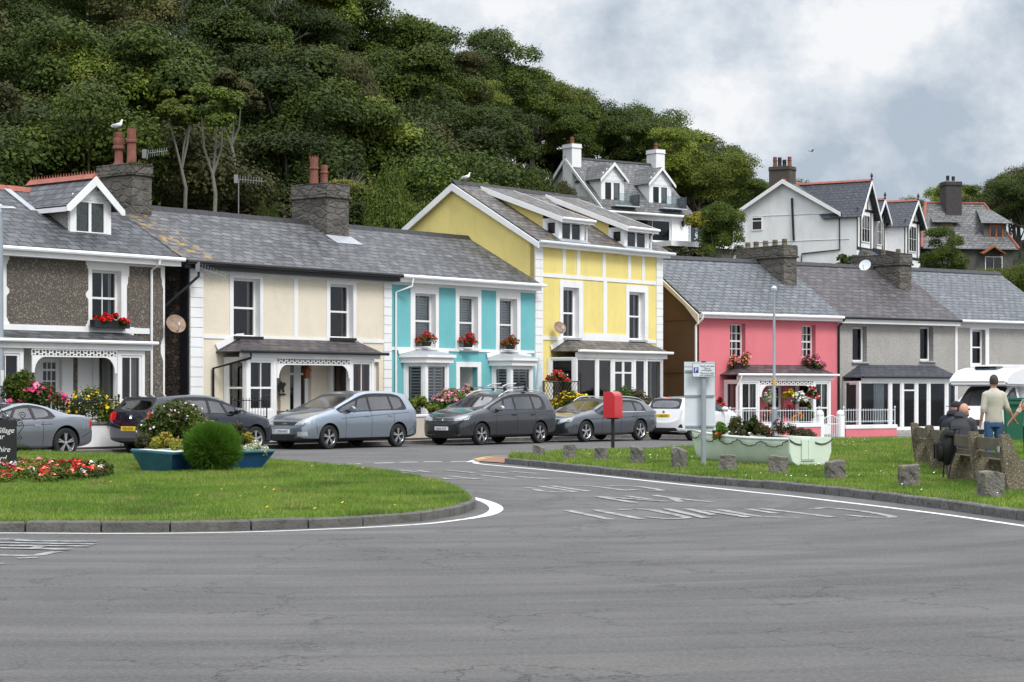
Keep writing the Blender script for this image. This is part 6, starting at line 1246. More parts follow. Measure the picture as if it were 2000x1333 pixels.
def headparts(e, c, yaw, hair, hairc=None, bald=False, face=SKIN, glasses=False, cap=None, long=False, beard=None):
    """head details in the head's own frame: x forward"""
    M = Matrix.Translation(c) @ Matrix.Rotation(yaw, 4, 'Z')
    def fh(v):
        x, y, z = v; 
        if z < 0: x2 = x * (1 - .18 * -z) + .12 * -z; y *= (1 - .32 * z * z)
        else: x2 = x
        return Vector((x2, y, z))
    hd = ellipsoid((0, 0, 0), (.098, .077, .125), (20, 16), fh); hd.add([(.092, -.014, -.025), (.092, .014, -.025), (.122, 0, -.032), (.098, 0, .022)], [(0, 1, 2), (0, 2, 3), (1, 3, 2), (0, 3, 1)])
    for s in (1, -1): hd.add(*[(lambda g: (g.v, g.f))(ellipsoid((-.005, s * .079, -.005), (.022, .010, .032), (8, 6)))][0])
    hd.v = [tuple(M @ Vector(p)) for p in hd.v]; o = hd.obj("head", face, e, smooth=60)
    for s in (1, -1): g = ellipsoid((.088, s * .031, .018), (.010, .014, .008), (8, 6)); g.v = [tuple(M @ Vector(p)) for p in g.v]; g.obj("eye", BLKT if glasses else WHT, o, smooth=60)
    g = ellipsoid((.097, 0, -.062), (.008, .024, .007), (8, 6)); g.v = [tuple(M @ Vector(p)) for p in g.v]; g.obj("mouth", TERRA, o, smooth=60)
    if not bald:
        def hf(v): return Vector((v.x if v.z > -.1 or v.x < .1 else v.x * .2, v.y, v.z if (v.z > -.15 or v.x < .1) else -.15))
        def cutf(v):
            if v.x > .35 and v.z < .55: return Vector((.35 + (v.x - .35) * .0, v.y * .9, max(v.z, -.2)))
            return Vector((v.x, v.y, max(v.z, -.55 if not long else -1.7)))
        g = ellipsoid((-.012, 0, .016), (.100, .084, .125), (20, 16), cutf); g.v = [tuple(M @ Vector(p)) for p in g.v]; g.obj("hair", hair, e, smooth=60)
    if beard: g = ellipsoid((.055, 0, -.075), (.05, .062, .05), (12, 8)); g.v = [tuple(M @ Vector(p)) for p in g.v]; g.obj("beard", beard, e, smooth=60)
    if glasses:
        mb = MB(M); [mb.box(.093, .103, s * .032 - .022, s * .032 + .022, .004, .034) for s in (1, -1)]; [mb.tube([(.098, s * .052, .024), (.0, s * .082, .016)], .004, 5) for s in (1, -1)]; mb.obj("sunglasses", BLKT, e)
    if cap:
        g = ellipsoid((-.008, 0, .045), (.108, .092, .098), (18, 10), lambda v: Vector((v.x, v.y, max(v.z, -.15)))); g.v = [tuple(M @ Vector(p)) for p in g.v]; g.add(*(lambda q: (q.v, q.f))(MB(M).box(.06, .175, -.06, .06, .035, .047))); g.obj("cap", cap, e, smooth=50)
def fab(n, c, sc=14): return mat(n, c, .9, .12, 3, .5, sc * 6, .004)
BEIGE = fab("beige_knit", (.46, .44, .37)); JEANS = fab("blue_denim", (.045, .10, .20)); HOOD = fab("charcoal_hoodie", (.045, .047, .055)); NAVYT = fab("navy_cloth", (.018, .02, .03)); HAIRG = mat("grey_brown_hair", (.055, .042, .038), .8, .3, 20); HAIRR = mat("dark_red_hair", (.085, .015, .015), .7, .3, 20); CAPM = fab("dark_cap", (.02, .018, .025))
m_, nt_, p_, o_ = newmat("patterned_cloth"); v_ = N(nt_, 'ShaderNodeTexVoronoi', Scale=26.0); L_(nt_, obj_co(nt_), v_.inputs['Vector']); s_ = N(nt_, 'ShaderNodeSeparateColor'); L_(nt_, v_.outputs['Color'], s_.inputs[0]); c_ = mixc(nt_, ramp(nt_, s_.outputs[0], .3, .5), (.50, .12, .06), (.10, .14, .16)); c_ = mixc(nt_, ramp(nt_, s_.outputs[1], .62, .75), c_, (.60, .42, .12)); c_ = mixc(nt_, ramp(nt_, s_.outputs[2], .72, .8), c_, (.6, .5, .45)); L_(nt_, c_, p_.inputs['Base Color']); p_.inputs['Roughness'].default_value = .9; PATT = m_
def stander(loc, rz, H, label, top, legs, hair, arms, long=False, wide=1., sleeve=.6, cuff=True):
    """standing person facing local +x; arms = {side: (elbow, wrist)} in local metres"""
    e = thing("person", loc, rz, label, "person"); s = H / 1.78; nod = {}; ed = []
    def n(k, x, y, z, r): nod[k] = ((x * s, y * s, z * s), tuple(v * s for v in r) if isinstance(r, tuple) else r * s)
    n('pel', 0, 0, .98, (.135, .11)); n('wst', 0, 0, 1.12, (.125, .10)); n('cst', -.01, 0, 1.32, (.15, .115)); n('sh', -.01, 0, 1.45, (.09, .08)); n('nk', 0, 0, 1.53, .052); n('hd', .01, 0, 1.64, .06); ed += chain('pel', 'wst', 'cst', 'sh', 'nk', 'hd')
    for q, y in (('L', 1), ('R', -1)):
        n('s' + q, -.01, y * .168 * wide, 1.425, .055); el, wr = arms[q]; n('e' + q, el[0], y * el[1], el[2], .042); n('w' + q, wr[0], y * wr[1], wr[2], .028); ed += chain('sh', 's' + q, 'e' + q, 'w' + q)
        n('h' + q, 0, y * .095, .90, .092); n('k' + q, .02, y * .10, .50, .062); n('a' + q, -.02, y * .105, .09, .042); n('t' + q, .13, y * .115, .035, .036); ed += chain('pel', 'h' + q, 'k' + q, 'a' + q, 't' + q)
        E = Vector(nod['e' + q][0]); Wv = Vector(nod['w' + q][0]); hand_nodes(nod, ed, 'w' + q, Wv, Wv - E, (1, 0, -.2), 'f' + q, .55)
    skin("body", nod, ed, SKIN, e); g = lambda k: nod[k][0]
    tb = MB(); loft(tb, [(z * s, dx * s, wy * s, cx * s) for z, dx, wy, cx in ((.87, .122, .168, 0), (.93, .128, .172, 0), (1.05, .122, .165, 0), (1.18, .125, .172, 0), (1.30, .132, .188, -.01), (1.38, .128, .195, -.015), (1.44, .11, .178, -.015), (1.49, .085, .115, -.01), (1.535, .062, .066, 0))])
    for q in 'LR':
        S_, E_, Wr = Vector(g('s' + q)), Vector(g('e' + q)), Vector(g('w' + q)); S_ = S_ + Vector((0, 0, -.015)); cf = E_.lerp(Wr, sleeve - .3 if sleeve > .5 else .01)
        tb.tube([S_ * 1. + Vector((0, -math.copysign(.05, S_.y), .02)), S_, S_.lerp(E_, .5), E_] + ([cf] if sleeve > .5 else []), [.072 * s, .070 * s, .060 * s, .052 * s] + ([.046 * s] if sleeve > .5 else []), 12)
    fuse("top", tb, top, e, .014, 4)
    tb = MB(); loft(tb, [(z * s, dx * s, wy * s, 0) for z, dx, wy in ((.80, .118, .160), (.88, .125, .166), (.96, .118, .158))])
    for q in 'LR': hq, kq, aq = (Vector(g(k + q)) for k in 'hka'); tb.tube([hq + Vector((0, 0, .0)), hq.lerp(kq, .5), kq, kq.lerp(aq, .5), aq + Vector((0, 0, .0))], [.094 * s, .088 * s, .072 * s, .066 * s, .064 * s], 14)
    fuse("trousers", tb, legs, e, .014, 3)
    for q, y in (('L', 1), ('R', -1)): a = g('t' + q); MB().box(a[0] - .20, a[0] + .07, a[1] - .048, a[1] + .048, -.005, .085).obj("shoe", BLKT, e, bevel=.03)
    headparts(e, Vector(g('hd')) + Vector((.0, 0, .02 * s)), 0, hair, long=long)
    return e, nod
away = R(96)      # walking away from the camera
PM = at(1941, 37.2, .11); kk = 37.2 / FPX
hx = (1991 - 1941) * kk    # joined hands between the couple
stander(PM, away, 1.80, "standing man in beige jumper and jeans, seen from behind holding a hand", BEIGE, JEANS, HAIRG, {'L': ((-.03, .22, 1.15), (.05, .235, .89)), 'R': ((-.04, .25, 1.16), (.05, .42, .94))})
stander(at(2016, 36.8, .11), R(88), 1.64, "standing woman in a patterned orange top and dark leggings at the right edge", PATT, NAVYT, HAIRR, {'L': ((-.02, .30, 1.18), (.05, .42, 1.02)), 'R': ((-.02, .27, 1.14), (.06, .27, .92))}, long=True, wide=.9, sleeve=.4)
def sitter(loc, rz, label, top, legs, H=1.75, hair=HAIRG, **hk):
    e = thing("person", loc, rz, label, "person"); s = H / 1.75; nod = {}; ed = []
    def n(k, x, y, z, r): nod[k] = ((x * s, y * s, z * s), tuple(v * s for v in r) if isinstance(r, tuple) else r * s)
    n('pel', 0, 0, .12, (.15, .13)); n('wst', .02, 0, .28, (.135, .115)); n('cst', .07, 0, .46, (.15, .125)); n('sh', .13, 0, .60, (.09, .08)); n('nk', .17, 0, .67, .055); n('hd', .22, 0, .77, .06); ed += chain('pel', 'wst', 'cst', 'sh', 'nk', 'hd')
    for q, y in (('L', 1), ('R', -1)):
        n('s' + q, .13, y * .19, .57, .058); n('e' + q, .20, y * .25, .30, .044); n('w' + q, .42, y * .13, .26, .03); ed += chain('sh', 's' + q, 'e' + q, 'w' + q)
        n('h' + q, .10, y * .10, .10, .095); n('k' + q, .50, y * .13, .10, .065); n('a' + q, .50, y * .13, -.33, .045); n('t' + q, .64, y * .14, -.39, .036); ed += chain('pel', 'h' + q, 'k' + q, 'a' + q, 't' + q)
        hand_nodes(nod, ed, 'w' + q, nod['w' + q][0], Vector(nod['w' + q][0]) - Vector(nod['e' + q][0]), (0, -y, .2), 'f' + q, .6)
    skin("body", nod, ed, SKIN, e)
    g = lambda k: Vector(nod[k][0]); tb = MB(Matrix.Diagonal((1, 1.28, 1, 1)))
    tb.tube([g('pel') + Vector((0, 0, -.06)), g('pel'), g('wst'), g('cst'), g('sh'), g('nk')], [.145 * s, .155 * s, .152 * s, .162 * s, .125 * s, .07 * s], 18); tb.M = None
    tb.tube([g('sh') + Vector((-.05, 0, .02)), g('nk') + Vector((-.05, 0, .02)), g('nk') + Vector((-.02, 0, .05))], [.12 * s, .115 * s, .07 * s], 14)
    for q in 'LR': tb.tube([g('s' + q) * 1 + Vector((0, -math.copysign(.06, g('s' + q).y), .02)), g('s' + q), g('s' + q).lerp(g('e' + q), .5), g('e' + q), g('e' + q).lerp(g('w' + q), .85)], [.088 * s, .086 * s, .076 * s, .066 * s, .05 * s], 12)
    fuse("jacket", tb, top, e, .015, 4); tb = MB(); tb.tube([g('hL'), g('pel'), g('hR')], [.13 * s, .15 * s, .13 * s], 14)
    for q in 'LR': tb.tube([g('h' + q), g('h' + q).lerp(g('k' + q), .5), g('k' + q), g('k' + q) + Vector((.01, 0, -.06)), g('k' + q).lerp(g('a' + q), .5), g('a' + q)], [.105 * s, .098 * s, .085 * s, .08 * s, .07 * s, .065 * s], 14)
    fuse("trousers", tb, legs, e, .015, 3)
    for q in 'LR': a = nod['t' + q][0]; MB().box(a[0] - .18, a[0] + .08, a[1] - .048, a[1] + .048, a[2] - .05, a[2] + .05).obj("shoe", BLKT, e, bevel=.03)
    headparts(e, Vector(nod['hd'][0]) + Vector((.01, 0, .01)), hk.pop('yaw', 0), hair, **hk); return e
ps = at(1872, 34.9, .48); sitter(ps, R(52), "seated bald man in a charcoal hoodie and sunglasses on the bench", HOOD, NAVYT, bald=True, glasses=True, yaw=R(-18), beard=mat("grey_beard", (.16, .11, .09), .9, .3, 20))
ps = at(1856, 36.3, .50); sitter(ps, R(52), "seated person in a dark cap, half hidden behind the bald man", NAVYT, NAVYT, hair=HAIRR, cap=CAPM, yaw=R(115))
# backpack hung on the nearer bench
Pk = at(1864, 32.1, .11); e = thing("backpack", Pk, bz, "black backpack hanging on the back of the nearer bench", "backpack"); PKM = fab("black_nylon", (.014, .015, .014)); k = 32.1 / FPX
zc = EYE + (HOR - 873) * k - .11
def bf(v): return Vector((v.x * (1 - .25 * max(0, v.z)), v.y * (1 - .2 * abs(v.z)), v.z))
g = ellipsoid((0, -.12, zc), (.22, .15, .31), (20, 14), bf); g.obj("bag", PKM, e, smooth=60); g = ellipsoid((0, -.24, zc - .08), (.155, .07, .17), (16, 12)); g.obj("front_pocket", PKM, e, smooth=60)
for s in (1, -1): MB().tube([(s * .10, -.05, zc + .28), (s * .14, .06, zc + .30), (s * .2, -.02, zc), (s * .22, -.12, zc - .32), (s * .20, -.14, zc - .52)], .012, 6).obj("strap", PKM, e, smooth=True)
MB().tube([(-.06, -.08, zc + .28), (0, -.06, zc + .37), (.06, -.08, zc + .28)], .012, 6).obj("handle", PKM, e, smooth=True); MB().tube([(-.15, -.235, zc + .06), (0, -.285, zc + .10), (.15, -.235, zc + .06)], .006, 5).obj("zip", BLACK, e)
for x_ in (-.07, .07): MB().box(x_ - .012, x_ + .012, -.33, -.29, zc - .2, zc + .05).obj("buckle_strap", BLACK, e)
MB().box(-.20, .20, -.20, -.03, zc + .16, zc + .24).obj("top_flap", PKM, e, bevel=.03)
# ------------------------------------------------------------ gulls
def gull(loc, rz, label, s=1., fly=False):
    e = thing("gull", loc, rz, label, "gull", "gulls"); W_ = mat("gull_white", (.8, .8, .8), .7, .03, 8); G_ = mat("gull_grey", (.38, .40, .43), .7, .05, 8)
    if not fly:
        nod = {'t': ((-.20, 0, .15), .02), 'b0': ((-.10, 0, .18), .055), 'b': ((0, 0, .20), .075), 'c': ((.09, 0, .25), .06), 'n': ((.12, 0, .33), .036), 'h': ((.135, 0, .385), .04), 'bk': ((.165, 0, .38), .02)}; skin("body", nod, chain('t', 'b0', 'b', 'c', 'n', 'h', 'bk'), W_, e, root=2)
        for s_ in (1, -1): g = ellipsoid((-.05, s_ * .062, .20), (.16, .022, .05), (12, 8)); g.obj("wing", G_, e, smooth=60); MB().tube([(.0, s_ * .03, .15), (.01, s_ * .03, .0), (.04, s_ * .03, .0)], .006, 5).obj("leg", TERRA, e)
        MB().lathe([(.013, 0), (.010, .03), (.002, .06)], (.17, 0, .378), 8, 'x').obj("beak", YLINE, e)
    else:
        nod = {'t': ((-.20, 0, 0), .02), 'b': ((0, 0, 0), .06), 'h': ((.18, 0, .02), .035)}; skin("body", nod, chain('t', 'b', 'h'), G_, e, root=1)
        for s_ in (1, -1): MB().add([(.06, s_ * .03, .02), (.08, s_ * .3, .12), (-.05, s_ * .62, .05), (-.08, s_ * .3, .10), (-.08, s_ * .03, .0)], [(0, 1, 3, 4), (1, 2, 3)]).obj("wing", G_, e)
    e.scale = (s, s, s); return e
q = FL_.S(230, 3.45); gull(FL_.W(q, 3.45, FL_.dz(q, 258, 3.45)), R(20), "white gull sitting on the chimney pot of the dark pebbledashed house", .95)
q = FL_.S(911, 3.75); gull(FL_.W(q, 3.75, FL_.dz(q, 356.5, 3.75)), R(15), "white gull standing on the ridge of the yellow house", .92)
p = at(1585, 120, 0); p.z = EYE + (HOR - 296) / FPX * 120; gull(p, R(200), "tiny gull flying in the sky above the white gabled house", .8, True)
# ------------------------------------------------------------ aerials and dishes
AER = glossy("aerial_metal", (.28, .28, .29), .4, .7)
def aerial(fr, px, py0, py1, d, label, boom=(12, -3), n=8, mast=True):
    q, z0 = fr.pix(px, py0, d); q2, z1 = fr.pix(px, py1, d); P = fr.W(q, d, z0); k = P.y / FPX; e = thing("tv_aerial", P, 0, label, "aerial", "television aerials"); H = z1 - z0
    if mast: MB().tube([(0, 0, 0), (0, 0, H)], .02, 6).obj("mast", AER, e, smooth=True)
    bx, bz_ = boom[0] * k, -boom[1] * k; mb = MB(); mb.tube([(-.1 * math.copysign(1, bx), 0, H), (bx, 0, H + bz_)], .010, 5)
    for i in range(n): t = (i + .5) / n; mb.tube([(bx * t, -.12 * .5, H + bz_ * t - .12), (bx * t, .06, H + bz_ * t + .12)], .005, 4)
    mb.obj("boom", AER, e); MB().box(-.14 if bx > 0 else .02, -.02 if bx > 0 else .14, -.06, .06, H - .14, H + .14).obj("reflector", AER, e); return e
aerial(FL_, 287, 312, 301, 4.3, "aerial behind the chimney of the dark pebbledashed house", (40, -6), 9)
aerial(FL_, 466, 418, 350, 4.2, "grey aerial on a leaning mast above the ridge of the cream house", (48, 5), 9)
aerial(FL_, 392, 522, 522, -.5, "small aerial fixed under the black gutter of the cream house", (50, 20), 9, False)
def dish(fr, px, py, d, r, m, label, az=-60):
    q, z = fr.pix(px, py, d); P = fr.W(q, d, z); e = thing("satellite_dish", P, R(az), label, "satellite dish", "satellite dishes"); M = Matrix.Rotation(R(68), 4, 'Y') if 0 else Matrix.Rotation(R(-72), 4, 'Y')
    mb = MB(Matrix.Rotation(R(65), 4, 'Y')); mb.lathe([(r * t, .16 * r * t * t) for t in (.001, .3, .6, .85, 1)] + [(r, .16 * r - .012), (r * .5, .02 * r)], n=24, cap=False); mb.obj("dish", m, e, smooth=50)
    MB().tube([(0, 0, -r * .8), (r * .9, 0, -r * .55), (r * .95, 0, -.02)], .012, 6).obj("feed_arm", AER, e); MB().lathe([(.03, -.04), (.035, .03), (.01, .05)], (r * .95, 0, 0), 10).obj("feed", GREYPAINT, e); MB().tube([(0, 0, 0), (-.18, 0, -.05), (-.25, .12, -.08)], .018, 6).obj("bracket", BLACK, e)
RUST = mat("rusty_dish", (.26, .17, .12), .6, .35, 6)
dish(FL_, 343, 634, -.3, .29, RUST, "rust stained satellite dish on the corner of the dark pebbledashed house")
dish(FL_, 1093, 641, -.35, .24, RUST, "grey brown satellite dish on the yellow house beside its left window")
dish(FL_, 1334, 676, 3.5, .22, RUST, "brown satellite dish on the brown gable wall of the pink house")
dish(FR_, 1690, 519, 2.2, .26, GREYPAINT, "grey satellite dish on the roof beside the stone chimney", -120)
# ------------------------------------------------------------ garden walls, railings and gates
def gwall(fr, a, b, d, z0, zt, th, m, cap, label, name="garden_wall", capz=.09):
    s0, s1 = fr.S(a, d), fr.S(b, d); e = thing(name, fr.W(s0, d, gz(*fr.W(s0, d)[:2])), fr.rz, label, "garden wall", "low garden walls"); L = s1 - s0
    MB().box(0, L, 0, th, z0, zt).obj("wall", m, e, bevel=.01)
    if cap is not None: MB().box(-.02, L + .02, -.03, th + .03, zt + .001, zt + capz).obj("coping", cap, e, bevel=.02)
    return e, L, s0
def rail(fr, s0, L, d, z0, h, m, label, step=.11, scroll_=False, post=.02):
    e = thing("railing", fr.W(s0, d, 0), fr.rz, label, "railing", "railings on the garden walls"); n = int(L / step); mb = MB(); [mb.tube([(i * L / n, 0, z0), (i * L / n, 0, z0 + h)], .009, 5) for i in range(1, n)]; mb.obj("bars", m, e)
    for z in (z0 + .06, z0 + h * .88): MB().tube([(0, 0, z), (L, 0, z)], .013, 6).obj("rail", m, e)
    for x in (0, L): MB().lathe([(.02, 0), (.02, z0 + h), (.035, z0 + h + .02), (.03, z0 + h + .07), (.002, z0 + h + .1)], (x, 0, 0), 8).obj("post", m, e)
    return e
WD = -2.72
for a, b, m_, cp, zt, lb in ((-120, 236, WHITEW, KERB, .72, "low white wall with weathered coping behind the silver coupe"), (238, 560, WHITEW, KERB, .72, "low white wall in front of the cream house"), (562, 900, mat("buff_render", (.55, .50, .42), .85, .08, 1, .4, 20, .01, grime=.6), WHITE, .80, "buff rendered wall with thick white coping before the turquoise house"), (902, 1118, CREAM, WHITE, .80, "low cream wall hidden by the dark people carrier"), (1120, 1345, YELLOW, YELLOW, .40, "low yellow wall at the foot of the yellow house")):
    e, L, s0_ = gwall(FL_, a, b, WD, 0, zt, .2, m_, cp, lb)
a, b = FL_.S(112, WD + .1), FL_.S(232, WD + .1); rail(FL_, a, b - a, WD + .1, .82, .62, BLACK, "black railing among the yellow flowers of the dark pebbledashed house")
a, b = FL_.S(452, WD + .1), FL_.S(521, WD + .1); rail(FL_, a, b - a, WD + .1, .82, .60, BLACK, "black iron railing in front of the left bay of the cream house")
WR = -3.9
for a, b, lb in ((1430, 1604, "pink garden wall with white coping left of the white gate"), (1652, 1752, "pink garden wall with white coping right of the white gate")):
    e, L, s0_ = gwall(FR_, a, b, WR, 0, .42, .25, PINK, WHITE, lb, capz=.16); rail(FR_, s0_, L, WR + .12, .38, .56, GREYPAINT, "white railing " + ("left" if a < 1500 else "right") + " of the white garden gate", .13)
for px, lb in ((1606, "left"), (1646, "right")):
    s = FR_.S(px, WR); e = thing("gate_pillar", FR_.W(s, WR, gz(*FR_.W(s, WR)[:2])), FR_.rz, f"white rounded gate pillar on the {lb} of the garden gate", "gate pillar", "white gate pillars"); MB().box(-.13, .13, 0, .26, 0, .98).obj("shaft", WHITE, e, bevel=.03); MB().lathe([(.15, .98), (.15, 1.04), (.11, 1.13), (.01, 1.17)], (0, .13, 0), 16).obj("cap", WHITE, e, smooth=60)
s = FR_.S(1611, WR); s1 = FR_.S(1642, WR); e = thing("garden_gate", FR_.W(s, WR + .1, gz(*FR_.W(s, WR)[:2])), FR_.rz, "white metal garden gate with arched top between two pillars", "gate"); L = s1 - s; mb = MB()
for i in range(9): x = L * (i + .5) / 9; mb.tube([(x, 0, .06), (x, 0, .78 + .14 * math.sin(math.pi * (i + .5) / 9))], .010, 5)
mb.obj("bars", WHITE, e)
for z in (.1, .62): MB().tube([(0, 0, z), (L, 0, z)], .015, 6).obj("rail", WHITE, e)
MB().tube([(L * i / 12, 0, .80 + .15 * math.sin(math.pi * i / 12)) for i in range(13)], .015, 6).obj("arch", WHITE, e)
# furled parasol and trellis between the turquoise and yellow houses
q = FL_.S(1053, -1.6); k = (FL_.W(q, -1.6).y) / FPX; e = thing("parasol", FL_.W(q, -1.6, .16), 0, "furled pale grey parasol between the turquoise and yellow houses", "parasol"); MB().tube([(0, 0, 0), (0, 0, 2.3)], .025, 8).obj("pole", GREYPAINT, e); MB().lathe([(.05, .9), (.13, 1.0), (.15, 1.3), (.11, 1.9), (.07, 2.35), (.02, 2.6)], n=10).obj("canopy", fab("parasol_cloth", (.48, .55, .60)), e, smooth=20)
a, b = FL_.S(1062, -1.9), FL_.S(1130, -1.9); zt = FL_.Z(1090, 747, -1.9); e = thing("trellis_screen", FL_.W(a, -1.9, 0), FL_.rz, "brown lattice trellis screen in the garden of the yellow house", "trellis"); L = b - a; mb = MB(); z0 = .5
for i in range(-12, 16):
    for s in (1, -1):
        x0_ = i * .16; P = []
        for z in np.linspace(z0, zt, 12):
            x = x0_ + s * (z - z0) * .8
            if 0 <= x <= L: P.append((x, .012 * s, z))
        if len(P) > 1: mb.tube([P[0], P[-1]], .011, 4)
mb.obj("lattice", WOODG, e); MB().box(0, L, -.02, .02, zt, zt + .05).box(-.03, .03, -.03, .03, 0, zt + .05).box(L - .03, L + .03, -.03, .03, 0, zt + .05).obj("frame", WOODG, e)

# small things at the porch of the cream house
qx, zz = FL_.pix(551, 757, -.05); e = thing("wall_ornament", FL_.W(qx, -.03, zz), FL_.rz, "small dark metal dragon ornament on the wall of the cream porch", "ornament")
MB().prism([(-.16, -.12), (-.10, -.16), (-.06, -.06), (.02, -.07), (.05, -.16), (.11, -.15), (.08, -.03), (.12, .06), (.17, .05), (.15, .13), (.08, .16), (.03, .09), (-.02, .20), (-.08, .08), (-.13, .13), (-.12, .02), (-.17, .05), (-.14, -.04)], -.02, 0).box(-.14, .15, -.02, 0, -.24, -.19).obj("dragon", BLACK, e)
qx, zz = FL_.pix(548, 800, -.5); e = thing("garden_bench", FL_.W(qx, -.45, .2), FL_.rz, "small slatted wooden bench in the porch of the cream house", "bench")
for i in range(3): MB().box(-.35, .35, .0, .03, .45 + i * .13, .55 + i * .13).obj("back_slat", WOODG, e); MB().box(-.35, .35, -.38 + i * .13, -.28 + i * .13, .38, .41).obj("seat_slat", WOODG, e)
for x in (-.33, .33):
    for y in (-.35, 0): MB().box(x - .025, x + .025, y - .02, y + .02, 0, .40 if y else .85).obj("leg", WOODG, e)
# ------------------------------------------------------------ houses up on the hill
def gabled_dormer(H, f, xa, xb, dd, zb, ze_, za, back, rm, door=None):
    mb = MB(T(0, dd, 0)); mx_ = (xa + xb) / 2; w = xb - xa
    rects_union(mb, [(xa, xb, zb, ze_)], [(xa + w * .14, xb - w * .14, zb + .05, ze_ - .35)], 0, .1); mb.prism([(xa, ze_), (xb, ze_), (mx_, za - .12)], .002, .1); mb.box(xa, xa + .05, .1, back - dd, zb, ze_).box(xb - .05, xb, .1, back - dd, zb, ze_); mb.obj("dormer", WHITEW, H)
    for i in range(4): z = ze_ - .25 + i * .3; hw = min(w / 2, (za - .2 - z) / (za - .2 - ze_) * w / 2) if z > ze_ else w / 2; MB(T(0, dd, 0)).box(mx_ - hw * .92, mx_ + hw * .92, -.012, -.001, z, z + .26).obj("cladding_board", UPVC, H)
    window(H, T(xa + w * .14, dd + .02, zb + .05), w * .72, ze_ - zb - .40, cols=2, bar=.22, m=UPVC, fr=.09, curtain=[(.6, 1)], cmat=BLIND)
    o = .25; tn = (za - ze_) / (w / 2); zl = ze_ - tn * o; mb = MB(); mb.slope([(xa - o, dd - .25, zl), (mx_, dd - .25, za), (mx_, back, za), (xa - o, back, zl)]); mb.slope([(xb + o, dd - .25, zl), (xb + o, back, zl), (mx_, back, za), (mx_, dd - .25, za)]); mb.obj("dormer_roof", rm, H)
    mb = MB(T(0, dd - .30, 0)); mb.prism([(xa - o, zl), (mx_, za), (mx_, za - .26), (xa - o, zl - .22)], 0, .05).prism([(mx_ + .0005, za), (xb + o, zl), (xb + o, zl - .22), (mx_ + .0005, za - .26)], 0, .05); mb.obj("barge_board", WHITE, H)
FD = Fr((1345 - 1000) / FPX * 150, 150, 55.); s0 = FD.S(1183); f = FD.sub(s0); wd = f.S(1345); ze = f.Z(1300, 416); DRd = 4.6; zr = f.dz(f.S(1200, DRd), 316, DRd); zb = 11.5; TN = (zr - ze) / DRd
HD = empty("hillside_house", FD.W(s0), FD.rz, "white house with a slate roof and two tall gabled dormers on the wooded hill", "house", "houses on the hill")
bw = (f.S(1207), f.S(1312), f.Z(1300, 473), f.Z(1300, 430))
shell(HD, wd, zb, ze, 9.2, zr, DRd, WHITEW, [bw]); window(HD, T(bw[0], .15, bw[2]), bw[1] - bw[0], bw[3] - bw[2], cols=3, m=UPVC, fr=.1, depth=2.5, curtain=[(.0, .3)], cmat=BLIND)
roofpair(HD, -.4, wd + .4, -.4, ze - .2, DRd, zr, SL_F); ridge(HD, -.4, wd + .4, DRd, zr, SL_F); gutter(HD, -.4, wd + .5, -.46, ze - .24, UPVC, .09); pipe(HD, [(wd + .1, -.4, ze - .3), (wd + .05, -.1, ze - .8), (wd + .05, -.1, zb)], UPVC, .06)
mb = MB(); mb.add([(-.45, -.42, ze - .45), (-.45, -.42, ze - .2), (-.45, DRd, zr), (-.45, DRd, zr - .3), (-.38, -.42, ze - .45), (-.38, -.42, ze - .2), (-.38, DRd, zr), (-.38, DRd, zr - .3)], [(0, 1, 2, 3), (7, 6, 5, 4), (0, 4, 5, 1), (1, 5, 6, 2), (2, 6, 7, 3), (3, 7, 4, 0)]).add([(-.45, 9.6, ze - .45), (-.45, 9.6, ze - .2), (-.45, DRd, zr), (-.45, DRd, zr - .3), (-.38, 9.6, ze - .45), (-.38, 9.6, ze - .2), (-.38, DRd, zr), (-.38, DRd, zr - .3)], [(0, 1, 2, 3), (7, 6, 5, 4), (0, 4, 5, 1), (1, 5, 6, 2), (2, 6, 7, 3), (3, 7, 4, 0)]); mb.obj("barge_board", WHITE, HD)
for l, r, ya, ye_, yb in ((1174, 1219, 318, 344, 404), (1268, 1311, 327, 353, 409)):
    dd = .7; xa, xb = f.S(l, dd), f.S(r, dd); gabled_dormer(HD, f, xa, xb, dd, f.dz(xa, yb, dd), f.dz(xa, ye_, dd), f.dz((xa + xb) / 2, ya, dd), DRd - .5, SL_F)
    zz = f.dz(xb, yb, dd); mb = MB(); mb.box(xa + .6, xb + .5, -.55, -.52, zz - .05, zz + .85).box(xb + .48, xb + .5, -.52, dd, zz - .05, zz + .85); g = mb.obj("balcony_glass", GLASSB, HD); MB().box(xa + .4, xb + .55, -.56, dd, zz - .12, zz - .06).obj("balcony_slab", GREYPAINT, HD)
for l, r, yt, dd in ((1104, 1131, 283, 4.0), (1266, 1294, 294, 4.2)):
    xr = f.S(r, dd); chimney(HD, xr - .9, xr, dd - .3, dd + .9, ze + 1, f.dz(xr, yt, dd), WHITEW, .2, [(.5, .5, .55, .16, TERRA, 0)], capm=KERB)
zsl = f.Z(1345, 476); MB().box(f.S(1275), f.S(1405), -2.2, 6, zsl - .45, zsl - .05).obj("terrace_slab", WHITE, HD); MB().box(f.S(1347, -2.1), f.S(1409, -2.1), -2.1, -2.06, zsl, zsl + 1.05).obj("balcony_glass", GLASSB, HD); MB().box(f.S(1275), f.S(1400), -1.8, 5, 8.0, zsl - .46).obj("retaining_wall", STONE, HD)
MB().lathe([(.02, -.3), (.12, -.2), (.16, .1), (.05, .2)], (f.S(1331), -.2, f.Z(1331, 437)), 8).obj("wall_lamp", BLACK, HD)
